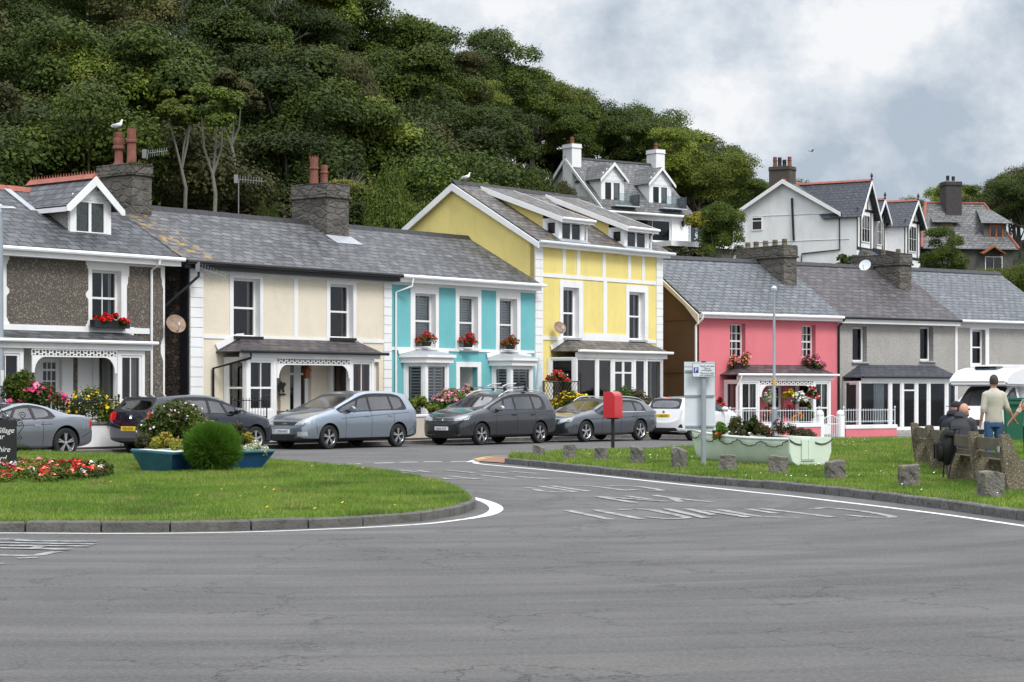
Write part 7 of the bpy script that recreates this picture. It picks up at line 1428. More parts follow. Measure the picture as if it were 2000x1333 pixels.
# white gabled house with timbered wings
FW = Fr((1636 - 1000) / FPX * 146, 146, 31.1); f = FW; ze = f.Z(1636, 413); zr = f.dz(f.S(1536, 4.3) * 0, 352, 4.3); zb = 8.5; DW = 8.6; LW = 13.5
HW = empty("hillside_house", FW.W(0), FW.rz, "large white gabled house with black timbered wings on the hill", "house", "houses on the hill")
mb = MB(); mb.add([(0, 0, zb), (0, DW, zb), (0, DW, ze), (0, DW / 2, zr - .15), (0, 0, ze)], [(0, 1, 2, 3, 4)]).add([(LW, 0, zb), (LW, DW, zb), (LW, DW, ze), (LW, DW / 2, zr - .15), (LW, 0, ze)], [(4, 3, 2, 1, 0)]).add([(0, 0, zb), (LW, 0, zb), (LW, 0, ze), (0, 0, ze), (0, DW, zb), (LW, DW, zb), (LW, DW, ze), (0, DW, ze)], [(0, 1, 2, 3), (7, 6, 5, 4)]); o = mb.obj("wall", WHITEW, HW); b_ = bmesh.new(); b_.from_mesh(o.data); bmesh.ops.remove_doubles(b_, verts=b_.verts, dist=.001); b_.to_mesh(o.data); b_.free()
roofpair(HW, -.35, LW + .3, -.35, ze - .15, DW / 2, zr, SL_C, D=DW); ridge(HW, -.3, LW, DW / 2, zr, TERRAR)
mb = MB()
for sy, y0 in ((1, -.38), (-1, DW + .38)): mb.add([(-.45, y0, ze - .42), (-.45, y0, ze - .14), (-.45, DW / 2 + (.001 if sy < 0 else 0), zr + .02), (-.45, DW / 2 + (.001 if sy < 0 else 0), zr - .30), (-.36, y0, ze - .42), (-.36, y0, ze - .14), (-.36, DW / 2, zr + .02), (-.36, DW / 2, zr - .30)], [(0, 1, 2, 3), (7, 6, 5, 4), (0, 4, 5, 1), (1, 5, 6, 2), (2, 6, 7, 3), (3, 7, 4, 0)])
mb.obj("barge_board", WHITE, HW)
gq = lambda px, py: (lambda d: (d, f.dz(0, py, d)))(min((abs(f.S(px, d)), d) for d in np.arange(-2.5, 10, .05))[1])
a, b = gq(1548, 388), gq(1551, 470); MB().tube([(-.09, a[0], a[1]), (-.09, b[0], b[1])], .09, 8).obj("soil_pipe", BLACK, HW)
P = [gq(1640, 415), gq(1641, 488), gq(1567, 496), gq(1566, 520)]; MB().tube([(-.07, d, z) for d, z in P], .05, 8).obj("downpipe", BLACK, HW)
for y in (419, 470): a, b = gq(1470, y + 4), gq(1660, y - 3); MB().tube([(-.01, a[0], a[1]), (-.01, b[0], b[1])], .03, 4).obj("string_line", GREYPAINT, HW)
a = gq(1480, 424); b = gq(1475, 451); window(HW, T(-.06, a[0] + .5, b[1], R(-90)), .9, a[1] - b[1], split=.7, m=UPVC, fr=.08, depth=.03, curtain=None)
c = gq(1536, 330); chimney(HW, .15, 1.4, c[0] - .2, c[0] + 1.5, ze + .5, f.dz(0, 325, c[0]), mat("brown_render", (.085, .07, .06), .9, .15, 2), .15, [(.5, .15, .75, .16, TERRA, 0), (.5, .4, .55, .16, BLACKG, 0), (.5, .63, .75, .16, BLACKG, 0), (.5, .86, .8, .16, TERRA, 0)], capm=KERB)
def crosswing(s0_, s1_, dfr, dbk, zeL, za, tag_, win=True):
    mx_ = (s0_ + s1_) / 2; w = s1_ - s0_; mb = MB(); mb.add([(s0_, dfr, zb), (s1_, dfr, zb), (s1_, dfr, zeL), (mx_, dfr, za - .15), (s0_, dfr, zeL), (s0_, 0, zb), (s1_, 0, zb), (s1_, 0, zeL), (s0_, 0, zeL)], [(0, 1, 2, 3, 4), (0, 4, 8, 5), (1, 6, 7, 2)]); mb.obj("wing", WHITEW, HW)
    o = .3; tn = (za - zeL) / (w / 2); zl = zeL - tn * o; mb = MB(); mb.slope([(s0_ - o, dfr - .5, zl), (mx_, dfr - .5, za), (mx_, dbk, za), (s0_ - o, dbk * .25, zl)]); mb.slope([(s1_ + o, dfr - .5, zl), (s1_ + o, dbk * .25, zl), (mx_, dbk, za), (mx_, dfr - .5, za)]); mb.obj("wing_roof", SL_C, HW)
    o_ = ridge(HW, dfr - .5, dbk, 0, za, TERRAR, cap=False); o_.data.transform(Matrix.Translation((mx_, 0, 0)) @ Matrix(((0, -1, 0, 0), (1, 0, 0, 0), (0, 0, 1, 0), (0, 0, 0, 1)))); MB().lathe([(.10, za), (.05, za + .2), (.12, za + .32), (.02, za + .55)], (mx_, dfr - .5, 0), 8).obj("finial", BLACKG, HW)
    mb = MB(T(0, dfr - .56, 0)); mb.prism([(s0_ - o, zl), (mx_, za), (mx_, za - .3), (s0_ - o, zl - .28)], 0, .05).prism([(mx_ + .0005, za), (s1_ + o, zl), (s1_ + o, zl - .28), (mx_ + .0005, za - .3)], 0, .05); mb.obj("barge_board", WHITE, HW)
    mb = MB(T(0, dfr - .05, 0)); zm = zeL - 2.6; mb.box(s0_, s1_, 0, .045, zm - .2, zm).box(s0_ + .1, s1_ - .1, 0, .045, zeL + .15, zeL + .32).box(s0_, s0_ + .14, 0, .044, zm, zeL + .1).box(s1_ - .14, s1_, 0, .044, zm, zeL + .1); [mb.box(mx_ + q_ * w - .06, mx_ + q_ * w + .06, 0, .044, (zm if abs(q_) > .2 else zeL + .32), zeL + (.15 if abs(q_) > .2 else (za - zeL) * .6)) for q_ in (-.3, -.12, .12, .3)]; mb.obj("timber_frame", BLACK, HW)
    if win: window(HW, T(mx_ - w * .24, dfr - .06, zeL - 2.2), w * .48, 2.1, cols=3, rows=2, m=UPVC, fr=.08, depth=.04)
d1 = -1.5; a0 = 0.; a1 = f.S(1707, d1); crosswing(a0, a1, d1, 4.3, ze - .1, f.dz((a0 + a1) / 2, 353, d1), 1)
b0, b1 = f.S(1706, -.9), f.S(1727, -.9); crosswing(b0, b1, -.9, 2.0, f.dz(b0, 422, -.9), f.dz((b0 + b1) / 2, 390, -.9), 2)
c0, c1 = f.S(1766, -1.5), f.S(1797, -1.5); crosswing(c0, c1, -1.5, 4.3, f.dz(c0, 436, -1.5), f.dz((c0 + c1) / 2, 392, -1.5), 3)
MB().box(a1 - .3, c0 + .2, -1.55, -1.45, ze - 3.9, ze - 2.6).obj("balcony_boarding", BLACK, HW); MB().box(a1, c0, -1.45, 0, ze - 4.0, ze - 3.9).obj("balcony_floor", WHITE, HW)
za_ = ze - 3.0; mb = MB(); mb.slope([(a0 + .3, d1 - 1.0, za_ - .5), (a1 - .1, d1 - 1.0, za_ - .5), (a1 - .6, d1, za_ + .2), (a0 + .8, d1, za_ + .2)]); mb.slope([(a0 + .1, d1, za_ - .5), (a0 + .3, d1 - 1., za_ - .5), (a0 + .8, d1, za_ + .2)]); mb.obj("bay_roof", SL_C, HW)
panel(HW, (a0 + .35, d1 - .9), (a1 - .3, d1 - .9), za_ - 2.8, za_ - .5, .12, za_ - 2, za_ - .6, WHITE, cols=3, split=.7); panel(HW, (a0 + .2, d1), (a0 + .35, d1 - .9), za_ - 2.8, za_ - .5, .1, za_ - 2, za_ - .6, WHITE, split=.7)
# slate hipped house far right
FS = Fr((1808 - 1000) / FPX * 168, 168, 80.); f = FS; ze = f.Z(1815, 486); DS = 4.2; zr = f.dz(f.S(1810, DS), 397, DS); x1 = f.S(1988); xr0, xr1 = f.S(1808, DS), f.S(1922, DS)
HS = empty("hillside_house", FS.W(0), FS.rz, "stone house with a big mottled slate hipped roof at the right of the hill", "house", "houses on the hill")
DARKW = mat("dark_stone_wall", (.09, .085, .08), .9, .2, 2, .6, 12, .03)
MB().box(0.2, x1 - .4, .2, 8, 9, ze).obj("wall", DARKW, HS)
mb = MB(); mb.slope([(-.5, -.3, ze), (x1, -.3, ze), (xr1, DS, zr), (xr0, DS, zr)]); mb.slope([(x1, -.3, ze), (x1, 8.7, ze), (xr1, DS, zr)]); mb.slope([(x1, 8.7, ze), (-.5, 8.7, ze), (xr0, DS, zr), (xr1, DS, zr)]); mb.slope([(-.5, 8.7, ze), (-.5, -.3, ze), (xr0, DS, zr)]); mb.obj("roof", SL_F, HS)
MB().tube([(xr0, DS, zr + .03), (xr1, DS, zr + .03), (x1, -.3, ze + .06)], .12, 6).tube([(xr0, DS, zr + .03), (-.5, -.3, ze + .06)], .14, 6).obj("ridge_tiles", TERRAR, HS)
xr = f.S(1877, 3.2); chimney(HS, f.S(1846, 3.2), xr, 3.0, 4.4, ze + 2, f.dz(xr, 356, 3.2), mat("dark_chimney", (.055, .05, .05), .9, .2, 3), .22, [(.3, .5, .55, .15, BLACKG, 0), (.65, .5, .5, .15, BLACKG, 0)], capm=LEAD)
TS = (zr - ze) / (DS + .3)
for l, r, yt, yb in ((1826, 1868, 418, 440), (1922, 1966, 420, 464)):
    dd = f.roofd((l + r) / 2, yb, ze, -.3, TS); xa, xb = f.S(l, dd), f.S(r, dd); z0, z1 = f.dz(xa, yb, dd) - .1, f.dz(xa, yt + 20, dd) + .2; MB().box(xa, xb, dd + .05, dd + 2.6, z0 - .4, z1).obj("dormer", DARKW, HS); window(HS, T(xa + .5, dd, z0 + .05), (xb - xa) - .8, z1 - z0 - .15, cols=2, bar=.14, m=WOODB, fr=.12, depth=.04)
    zt_ = f.dz(xa, yt, dd); mb = MB(); mb.slope([(xa - .4, dd - .4, z1 - .05), (xb + .5, dd - .4, z1 - .05), (xb - .4, dd + 2.6, zt_ + .75), (xa + .4, dd + 2.6, zt_ + .75)]); mb.obj("dormer_roof", SL_F, HS)
window(HS, T(f.S(1925), .1, ze - 2.2), 1.6, 1.6, cols=2, m=WHITE, depth=.05); MB().slope([(f.S(1912), -.8, ze - .4), (f.S(1935), -.8, ze + .25), (f.S(1935), .1, ze + .3), (f.S(1912), .1, ze - .3)], .1).slope([(f.S(1958), -.8, ze - .4), (f.S(1958), .1, ze - .3), (f.S(1935), .1, ze + .3), (f.S(1935), -.8, ze + .25)], .1).obj("porch_gable", WOODB, HS)
# ------------------------------------------------------------ trees
def crown_blobs(seed, rx, rz, cz, nb, shape='round'):
    r = random.Random(seed); B = []
    for i in range(nb):
        while True:
            u = Vector((r.gauss(0, 1), r.gauss(0, 1), r.gauss(.25, 1))).normalized()
            if u.z > -.75: break
        q = r.uniform(.45, .92); s = r.uniform(.24, .42)
        if shape == 'layer': s *= .9
        B.append((u.x * rx * q, u.y * rx * q, cz + u.z * rz * q, rx * s))
    B.append((0, 0, cz, rx * .45)); return B
def trunk_mesh(name, seed, h, r0, B, m, lean=.1, nl=6):
    r = random.Random(seed + 99); mb = MB(); top = Vector((r.uniform(-lean, lean) * h, r.uniform(-lean, lean) * h, h)); P = [Vector((0, 0, -.6)), Vector((top.x * .3, top.y * .2, h * .35)), Vector((top.x * .7, top.y * .8, h * .7)), top]
    mb.tube(P, [r0 * 1.3, r0, r0 * .75, r0 * .3], 7)
    for b in r.sample(B, min(nl, len(B))):
        a = P[1].lerp(P[2], r.random()); e_ = Vector(b[:3]); m1 = a.lerp(e_, .5) + Vector((r.uniform(-.3, .3), r.uniform(-.3, .3), r.uniform(.0, .4))); mb.tube([a, m1, e_], [r0 * .5, r0 * .32, r0 * .1], 5)
    return mb
LFM = {}
SHAPES = []
for i, (rx, rz, cz, nb, sh) in enumerate(((3.4, 3.0, 5.4, 24, 'round'), (3.0, 3.4, 5.6, 22, 'round'), (3.9, 2.6, 5.0, 30, 'layer'), (2.7, 3.2, 5.2, 20, 'round'), (3.5, 2.9, 5.2, 28, 'layer'))):
    B = crown_blobs(i * 13 + 5, rx, rz, cz, nb, sh); V = leafcloud([b[:3] for b in B], [b[3] for b in B], 26000, .072, squash=.62 if sh == 'layer' else .8, inner=.5, up=.55); SHAPES.append((B, V))
CM = {}
def crown_mesh(si, ci):
    if (si, ci) not in CM:
        o = npmesh("crown", SHAPES[si][1], 4, LF[ci]); me = o.data; bpy.data.objects.remove(o); CM[(si, ci)] = me
    return CM[(si, ci)]
TM = {}
def trunk_me(si, m):
    if (si, m.name) not in TM:
        o = trunk_mesh("trunk", si, SHAPES[si][0][-1][2] - .3, .17, SHAPES[si][0], m).obj("trunk", m, smooth=True); TM[(si, m.name)] = o.data; bpy.data.objects.remove(o)
    return TM[(si, m.name)]
KIND = [("dark green broadleaf tree in the dense wood on the hillside", "dark green trees of the hillside wood"), ("mid green broadleaf tree in the dense wood on the hillside", "mid green trees of the hillside wood"),
        ("yellowish green broadleaf tree in the dense wood on the hillside", "yellowish green trees of the hillside wood"), ("brownish olive broadleaf tree in the dense wood on the hillside", "olive trees of the hillside wood")]
def tree(P, s, sz, si, ci, label=None, group=None, name="broadleaf_tree", bark=BARK, rot=None):
    e = empty(name, P, random.uniform(0, 6.28) if rot is None else rot, label or KIND[ci][0], "tree", group or (KIND[ci][1] if not label else "single trees behind the houses")); e.scale = (s, s, sz)
    for nm, me in (("crown", crown_mesh(si, ci)), ("trunk", trunk_me(si, bark))):
        o = bpy.data.objects.new(nm, me); COL.objects.link(o); o.parent = e
    return e
nT = 0
SP = 4.5
Y = 62.
while Y < 245:
    w0, w1 = (-90 - 1000) / FPX * Y, (2090 - 1000) / FPX * Y; n = int((w1 - w0) / (SP * (1 if Y < 200 else 1.25))); 
    for i in range(n + 1):
        X = w0 + (w1 - w0) * (i + random.uniform(-.35, .35)) / n; yy = Y + random.uniform(-1.5, 1.5); px = 1000 + FPX * X / yy; k = max(HK[0], min(HK[-1], px))
        y0 = np.interp(px, [0, 500, 800, 1000, 1200, 1380, 1500, 2900], [66, 73, 81, 89, 96, 101, 105, 108]); ymax = np.interp(px, [0, 500, 800, 1000, 1200, 1380, 1500], [122, 130, 136, 178, 186, 188, 190])
        if yy < y0 or (px < 1530 and yy > ymax): continue
        if 1530 <= px < 1735: continue
        if px >= 1735 and yy < 205: 
            if not (px > 1985 and 170 < yy): continue
        if px >= 1735 and yy > 238: continue
        z = hill(X, yy); s = random.uniform(.88, 1.28) * (1.0 if px < 1530 else .9); top = 765 - (z + 8.7 * s - EYE) * FPX / yy; half = 3.3 * s * FPX / yy
        if 1085 - half < px < 1420 + half * .4 and yy < 160 and (yy > 138 or top < 490): continue
        if 1430 - half < px < 1530 and yy < 158 and (yy > 138 or top < 522): continue
        if 1420 < px < 1450 + half and yy < 146 and top < 470: continue
        ci = random.choices((0, 1, 2, 3), (5, 4, 2, 1.6))[0]
        tree((X, yy, z - .3), s, s * random.uniform(.9, 1.1), random.randrange(5), ci); nT += 1
    Y += 4.5
for px in range(985, 1535, 20):
    ymax = np.interp(px, [1000, 1200, 1380, 1500], [178, 186, 188, 190]) - random.uniform(1, 9); X = (px - 1000) / FPX * ymax; s = random.uniform(.45, .65)
    tree((X, ymax, hill(X, ymax) - 1.2), s * 1.3, s, random.randrange(5), 0, "low dark green bush filling in under the trees along the skyline", "bushes under the skyline trees", name="bush")
print("trees", nT)
def ptree(px, y0, y1, Y, wpx, si, ci, label, bark=BARK, zb=None):
    k = Y / FPX; X = (px - 1000) * k; z = hill(X, Y) if zb is None else zb; zt = EYE + (HOR - y0) * k; sz = (zt - z) / 8.7; s = wpx * k / 7.0; return tree((X, Y, z - .2), s, sz, si, ci, label, bark=bark)
ptree(195, 45, 0, 84, 270, 0, 2, "big yellow green tree rising behind the dark pebbledashed house")
ptree(670, 60, 0, 96, 230, 2, 3, "broad brownish olive tree above the chimney of the cream house")
def slim(px, ytop, ycr, ybase, Yd, wpx, ci, label, seed):
    """tree with a clear pale forked trunk under a small high crown"""
    k = Yd / FPX; X = (px - 1000) * k; zb_ = EYE + (HOR - ybase) * k; H = (ybase - ytop) * k; hc = (ybase - ycr) * k; r = random.Random(seed); e = empty("pale_trunked_tree", (X, Yd, zb_), 0, label, "tree", "single trees behind the houses"); w = wpx * k / 2
    B = [(r.uniform(-1, 1) * w * .75, r.uniform(-.8, .8), hc + (H - hc) * r.uniform(.15, .85), w * r.uniform(.2, .34)) for _ in range(16)]; leaves("crown", [b[:3] for b in B], [b[3] * 1.25 for b in B], 9000, .06, LF[ci], e, squash=.7, inner=.5, up=.6)
    mb = MB(); f0 = Vector((r.uniform(-.1, .1), 0, hc * .45)); mb.tube([(0, 0, -1), (.05, 0, hc * .2), f0], [.075, .065, .055], 7)
    for sx in (-1, 1, .3):
        p1 = f0 + Vector((sx * w * .25, r.uniform(-.2, .2), hc * .35)); p2 = p1 + Vector((sx * w * .2 + r.uniform(-.2, .2), 0, hc * .35)); mb.tube([f0, p1, p2, (p2.x * 1.2, 0, H * .85)], [.045, .036, .026, .012], 6)
    mb.obj("trunk", BARKP, e, smooth=True)
slim(418, 165, 262, 408, 66.5, 120, 1, "slender tree with a pale forked trunk above the cream roof", 3); slim(360, 175, 255, 395, 70, 90, 2, "thin tree with pale branches right of the left chimney", 8); slim(455, 120, 230, 330, 74, 110, 3, "thin pale-branched tree above the leaning aerial", 12)
ptree(525, 358, 0, 70, 80, 3, 1, "small bright bush-like tree just above the ridge beside the leaning aerial")
ptree(778, 312, 0, 76, 160, 0, 1, "rounded mid green tree between the stone chimney and the yellow gable")
ptree(1020, 262, 0, 92, 190, 2, 1, "wide green tree behind the ridge of the yellow house")
ptree(1100, 330, 0, 108, 90, 3, 3, "olive tree against the left gable of the dormered white house")
ptree(1410, 378, 0, 128, 130, 3, 1, "green tree between the dormered house and the white gabled house")
ptree(1845, 437, 0, 112, 120, 1, 1, "round leafy tree in front of the far slate hipped house", zb=6.0)
ptree(1965, 487, 0, 106, 130, 2, 2, "low yellow green tree at the right edge above the end roof", zb=3.5)
ptree(1905, 500, 0, 120, 90, 4, 2, "small yellow green tree between the end roof and the slate hipped house", zb=5)
ptree(795, 6, 0, 133, 90, 3, 0, "tall thin tree standing out on the skyline")
for i, (px, top, lb) in enumerate(((395, -30, "bare pale dead tree left at the top of the wood"), (500, -20, "bare pale dead tree right at the top of the wood"))):
    Yd = 112; k = Yd / FPX; X = (px - 1000) * k; z = hill(X, Yd); e = thing("dead_tree", (X, Yd, z), i * 2, lb, "tree", "bare dead trees"); r = random.Random(5 + i); mb = MB(); H = EYE + (HOR - top) * k - z
    def br(p, d, L, rr, dep):
        q = p + d * L; mb.tube([p, p.lerp(q, .5) + Vector((r.uniform(-.1, .1), r.uniform(-.1, .1), 0)) * L, q], [rr, rr * .8, rr * .6], 5)
        if dep:
            for _ in range(3): br(p.lerp(q, r.uniform(.5, 1)), (d + Vector((r.uniform(-.8, .8), r.uniform(-.8, .8), r.uniform(-.1, .5)))).normalized(), L * r.uniform(.5, .75), rr * .55, dep - 1)
    br(Vector((0, 0, 0)), Vector((.05, 0, 1)), H * .5, .16, 4); mb.obj("trunk", BARKP, e)
for (px, y, Yd, wpx, hpx, ci, lb) in ((1362, 418, 146, 44, 40, LFG, "golden shrub beside the terrace of the dormered house"), (1395, 440, 146, 50, 60, LF[1], "green shrub with white blooms at the end of the glass balcony"), (1340, 486, 140, 150, 34, LF[3], "trailing greenery over the wall below the dormered house"), (1655, 500, 135, 60, 34, LF[1], "green creeper at the foot of the white gabled house")):
    k = Yd / FPX; X = (px - 1000) * k; zt = EYE + (HOR - y) * k; H = hpx * k; W_ = wpx * k; bl = [(random.uniform(-.5, .5) * W_ * .8, random.uniform(-.4, .4), random.uniform(.2, .85) * H, H * .28) for _ in range(14)]; zb_ = zt - H
    plant("shrub", (X, Yd, zb_), bl, 1500, .12, ci, lb, "shrub", flowers=[('white', 60, .12)] if 'white' in lb and 'blooms' in lb else (), group="shrubs on the hill")
# ------------------------------------------------------------ garden flowers and planting
def clump(px0, px1, py0, py1, Y, leaf, label, cat="plant", n=900, size=.035, flowers=(), name="flowering_plant", group=None, nb=14, holder=None, sq=1., depth=None, ball=False, down=True, **kw):
    k = Y / FPX; W_ = (px1 - px0) * k; H = (py1 - py0) * k; X = ((px0 + px1) / 2 - 1000) * k; zb_ = EYE + (HOR - py1) * k; D = depth or min(W_, .8); r = random.Random(int(px0 * 7 + py0)); bl = []
    if ball: bl = [(0, 0, H * .5, min(W_, H) * .46)]
    else:
        for i in range(nb):
            u = r.uniform(-.5, .5); rr = min(W_, H) * r.uniform(.16, .26); hh = (1 - (2 * u) ** 2 * .5); bl.append((u * (W_ - 1.4 * rr), r.uniform(-.4, .4) * D, rr + r.random() ** .7 * max(0, H * hh - 2 * rr), rr))
    return plant(name, (X, Y, zb_), bl, n, size, leaf, label, cat, flowers, group, holder=holder, squash=sq, down=down, **kw)
def yd(fr, px, d): return fr.W(fr.S(px, d), d).y
Yf = lambda px, d: yd(FL_, px, d); Yr = lambda px, d: yd(FR_, px, d)
def box_holder(w, h=.16, m=BLACKG):
    def f_(e): MB().box(-w / 2, w / 2, -.12, .10, -h * .4, h).obj("planter_box", m, e, bevel=.01); e.rotation_euler.z = FL_.rz
    return f_
clump(182, 247, 611, 637, Yf(215, -.22), LF[1], "red geraniums in a dark window box on the dark pebbledashed house", "window box", 500, .04, [('red', 420, .045)], "window_box", "window boxes", holder=box_holder(1.25), nb=16)
for a, b, y0, y1, lb in ((811, 855, 646, 675, "left"), (896, 933, 647, 677, "middle"), (976, 1018, 654, 681, "right")):
    clump(a, b, y0, y1, Yf((a + b) / 2, -.22), LF[1], f"pot of dark red geraniums on the {lb} upper window sill of the turquoise house", "flower pot", 420, .035, [('red', 150, .04), ('rose', 40, .03)], "flower_pot", "flower pots on the turquoise house", holder=lambda e: MB().lathe([(.14, -.03), (.18, .12), (.17, .12), (.13, 0)], n=12).obj("pot", BLACKG, e), nb=12)
for a, b, y0, y1, lb, fc in ((1426, 1471, 686, 722, "left window box of mixed pink flowers on the pink house", 'coral'), (1566, 1613, 690, 725, "right window box of dense pink flowers on the pink house", 'pink')):
    clump(a, b, y0, y1, Yr((a + b) / 2, -.3), LF[1], lb, "window box", 900, .045, [(fc, 260, .045), ('pink', 120, .04)], "window_box", "window boxes", nb=18, holder=box_holder(.8, .2))
clump(4, 74, 715, 792, Yf(60, -1.9), LF[1], "dense dark green bush behind the left lamp post", "bush", 3000, .05, name="garden_bush", nb=24)
clump(22, 135, 742, 808, Yf(90, -2.3), LF[0], "rose bush with large pink blooms behind the silver coupe", "rose bush", 1800, .045, [('rose', 60, .085), ('pink', 16, .08)], "rose_bush", nb=26)
clump(116, 242, 752, 836, Yf(185, -2.2), LF[1], "tall yellow daisies growing through the black railing", "flowers", 3400, .04, [('yellow', 110, .055), ('white', 60, .03)], nb=30, sq=1.2)
clump(785, 856, 772, 806, Yf(820, -1.9), LF[2], "low green grassy plants left of the pink hydrangea", "plant", 1300, .05, name="garden_plant", nb=18)
clump(838, 968, 750, 806, Yf(900, -2.1), LFB, "pink hydrangea bushes in front of the turquoise house", "hydrangea", 2400, .05, [('pink', 260, .06), ('lilac', 160, .055)], "hydrangea", nb=30)
clump(1068, 1112, 720, 750, Yf(1090, -1.8), LF[1], "hanging basket of red and purple flowers by the yellow house", "hanging basket", 700, .04, [('red', 110, .045), ('rose', 60, .04), ('white', 20, .035)], "hanging_basket", "hanging baskets")
clump(1062, 1168, 762, 806, Yf(1115, -2.2), LF[2], "bright yellow daisies before the porch of the yellow house", "flowers", 1700, .04, [('yellow', 230, .06)], nb=26)
clump(1066, 1100, 792, 822, Yf(1083, -2.4), LFBL, "blue green spiky plant behind the dark people carrier", "plant", 500, .08, name="garden_plant", asp=.15)
clump(1198, 1282, 756, 822, Yf(1240, -2.0), LFBR, "large mossy brown green mound of a shrub at the yellow porch", "shrub", 4500, .045, name="shrub", nb=30)
clump(1196, 1232, 752, 780, Yf(1212, -2.3), LFB, "small bright green shrub above the grey estate car", "shrub", 900, .035, name="shrub")
clump(1299, 1318, 734, 774, Yf(1308, 1.5), LF[1], "hanging basket of white and pink flowers on the brown gable wall", "hanging basket", 500, .04, [('white', 90, .04), ('pink', 50, .04)], "hanging_basket", "hanging baskets")
clump(1398, 1417, 775, 802, Yr(1408, -1.2), LF[3], "dark red leafy plant beside the left bay of the pink house", "plant", 420, .045, [('red', 120, .045)], name="garden_plant")
Yp = Yr(1535, -1.25)
for a, b, y0, y1, lf, fl, lb in ((1487, 1516, 755, 790, LFS, [('white', 90, .04)], "basket of pale green and cream leaves at the left of the pink porch"), (1528, 1552, 757, 780, LFG, [('yellow', 90, .045)], "basket of yellow flowers in the middle of the pink porch"), (1543, 1582, 764, 792, LF[1], [('white', 320, .045)], "large basket of white flowers in the pink porch"),
    (1574, 1601, 752, 782, LF[1], [('white', 50, .04), ('red', 60, .06)], "basket of red and white flowers at the right of the pink porch"), (1518, 1562, 786, 822, LF[0], [('rose', 90, .045), ('red', 40, .05)], "dark leaved plant with deep red flowers in the pink porch"), (1488, 1512, 790, 824, LF[0], [('red', 60, .045), ('orange', 20, .05)], "dark red and orange flowers low at the left of the pink porch"), (1573, 1590, 785, 826, LF[1], (), "column of trailing green leaves at the right of the pink porch")):
    clump(a, b, y0, y1, Yp, lf, lb, "hanging basket" if "basket" in lb else "plant", 600, .04, fl, "hanging_basket" if "basket" in lb else "potted_plant", "hanging baskets" if "basket" in lb else None)
clump(1545, 1572, 800, 826, Yr(1555, -2), LF[2], "orange marigolds behind the white railing of the pink house", "flowers", 350, .04, [('orange', 80, .05)])
# spiky palm by the gate
k = Yr(1640, -3.4) / FPX; e = thing("cordyline", at(1640, Yr(1640, -3.4)), 0, "spiky palm-like plant by the right white gate pillar", "plant"); V = []
for i in range(60):
    t = random.uniform(0, 6.28); el = random.uniform(.2, 1.45); d = Vector((math.cos(t) * math.cos(el), math.sin(t) * math.cos(el), math.sin(el))); p0 = Vector((0, 0, .55)); p1 = p0 + d * .38; p2 = p1 + (d + Vector((0, 0, -.5))).normalized() * .15; s_ = d.cross(Vector((0, 0, 1))).normalized() * .018
    V += [p0 - s_, p0 + s_, p1 + s_, p1 - s_, p1 - s_, p1 + s_, p2, p2]
npmesh("foliage", np.array([tuple(v) for v in V]), 4, LF[2], e); MB().tube([(0, 0, 0), (0, 0, .6)], .05, 8).obj("trunk", BARK, e)
# blue dinghy planting
YD = 37.0
clump(276, 412, 774, 872, 37.6, LF[1], "tall fuchsia bush with drooping pale pink flowers in the dinghy", "fuchsia", 7000, .034, [('lilac', 190, .026), ('white', 150, .022)], "fuchsia_bush", "plants in the dinghy", nb=46, depth=1.0, sq=1.15)
def needle(px0, px1, py0, py1, Y, m, lb, n=9000, ln=.16):
    k = Y / FPX; W_ = (px1 - px0) * k / 2; H = (py1 - py0) * k; e = thing("round_shrub", (((px0 + px1) / 2 - 1000) * k, Y, EYE + (HOR - py1) * k), 0, lb, "shrub", "plants in the dinghy"); d = unit(rng.normal(size=(n, 3)) + np.array([0, 0, .25])); r0 = (rng.uniform(.35, .93, n) * (1 + .07 * np.sin(d[:, 0] * 5 + 1) * np.sin(d[:, 2] * 4 + d[:, 1] * 3) + .04 * np.sin(d[:, 0] * 11 + d[:, 2] * 9)))[:, None]; R3 = np.array([W_, W_, H / 2]); c = np.array([0, 0, H / 2])
    p = c + d * R3 * r0; dd = unit(d + rng.normal(size=(n, 3)) * .28 + np.array([0, 0, .35])); L = ln * rng.uniform(.5, 1.1, n)[:, None]; s_ = unit(np.cross(dd, rng.normal(size=(n, 3)))) * .0055
    npmesh("foliage", np.stack([p - s_, p + s_, p + dd * L], 1).reshape(-1, 3), 3, m, e); return e
needle(357, 473, 826, 924, 35.5, LFN, "round feathery bright green shrub spilling over the dinghy side", 26000, .15)
clump(262, 298, 841, 876, 36.6, LFBR, "brown green heather at the left end of the dinghy", "heather", 1500, .022, name="heather", group="plants in the dinghy")
clump(292, 352, 843, 880, 36.2, LFG, "golden and orange low plants in the dinghy", "plant", 1600, .032, [('coral', 40, .02)], "golden_plant", "plants in the dinghy")
clump(440, 482, 820, 855, 37.6, LFBR, "olive heather behind the round shrub in the dinghy", "heather", 1300, .024, name="heather", group="plants in the dinghy")
clump(466, 496, 842, 868, 37.2, LFG, "orange tinted plant right of the round shrub in the dinghy", "plant", 700, .03, [('coral', 40, .02)], "golden_plant", "plants in the dinghy")
clump(468, 526, 860, 892, 37.0, LFS, "silvery grey plant trailing over the right end of the dinghy", "plant", 2600, .02, [('white', 160, .014)], "silver_plant", "plants in the dinghy", nb=20)
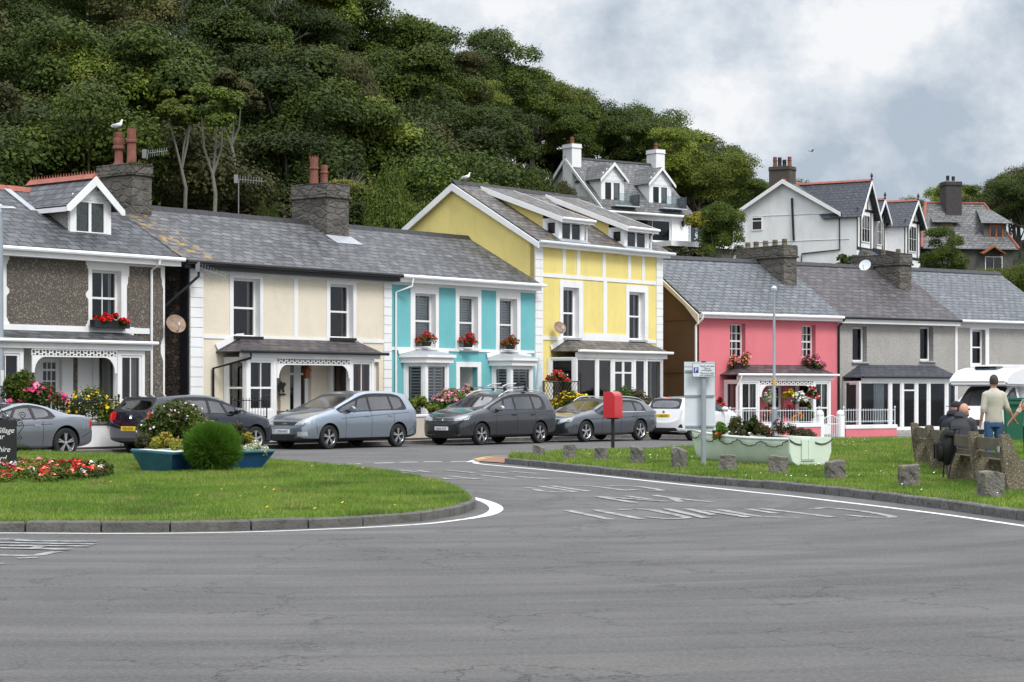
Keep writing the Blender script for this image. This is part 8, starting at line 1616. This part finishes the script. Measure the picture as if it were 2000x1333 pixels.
# green boat planting
for a, b, y0, y1, lf, fl, lb, sz in ((1392, 1420, 826, 852, LFB, (), "bright green plant at the left end of the green boat", .03), (1390, 1418, 842, 858, LF[2], [('red', 60, .03), ('coral', 40, .03)], "orange red flowers near the bow of the green boat", .03), (1420, 1456, 812, 852, LF[3], (), "wispy dark shrub in the green boat", .022), (1424, 1462, 838, 856, LFBR, [('lilac', 60, .014)], "greyish purple heather in the green boat", .02),
    (1450, 1486, 812, 852, LF[0], (), "dark leafy plant in the green boat", .03), (1466, 1506, 822, 856, LF[3], [('coral', 30, .025)], "olive plant with coral flowers in the green boat", .024), (1494, 1562, 818, 858, LF[3], [('pink', 16, .02)], "broad olive green heather in the middle of the green boat", .022), (1548, 1592, 832, 860, LFBR, (), "low brown heather near the stern of the green boat", .02)):
    clump(a, b, y0 - 3, y1, 40.0, lf, lb, "plant", 1300, sz, fl, "boat_plant", "plants in the green boat", nb=14, depth=.5)
# bedding flowers round the notice board
def bed(px0, px1, py0, py1, n, lb, cols, leafm):
    e = thing("bedding_flowers", ground_at((px0 + px1) / 2, (py0 + py1) / 2, .11), 0, lb, "flowers", "bedding flowers by the notice board"); cs = []; o = e.location
    for i in range(n): q = ground_at(random.uniform(px0, px1), random.uniform(py0, py1), .11); cs.append((q.x - o.x, q.y - o.y, random.uniform(.02, .12), random.uniform(.06, .11)))
    leaves("foliage", [c[:3] for c in cs], [c[3] for c in cs], n * 45, .03, leafm, e)
    for cname, cn in cols: sub = random.sample(cs, max(2, int(len(cs) * cn))); leaves("blossom", [(c[0], c[1], c[2] + .05) for c in sub], [c[3] * .7 for c in sub], len(sub) * 14, .026, FL[cname], e, inner=.9, asp=.95, up=.8)
bed(-40, 40, 912, 936, 55, "pale pink and coral bedding flowers at the foot of the notice board", (('coral', .1), ('pink', .16), ('white', .04), ('rose', .06)), LF[1])
bed(40, 110, 910, 934, 60, "yellow green bedding plants with white and pink flowers", (('white', .04), ('pink', .08), ('rose', .05)), LFG)
bed(80, 165, 912, 942, 80, "mass of scarlet bedding flowers in the left flower bed", (('red', .38), ('coral', .05)), LF[1])
bed(150, 214, 918, 940, 50, "red and cream bedding flowers at the right tip of the bed", (('red', .22), ('white', .08), ('coral', .12)), LF[1])
bed(-40, 110, 934, 946, 60, "front edge row of red and salmon bedding flowers", (('red', .2), ('coral', .2), ('white', .03)), LF[1])
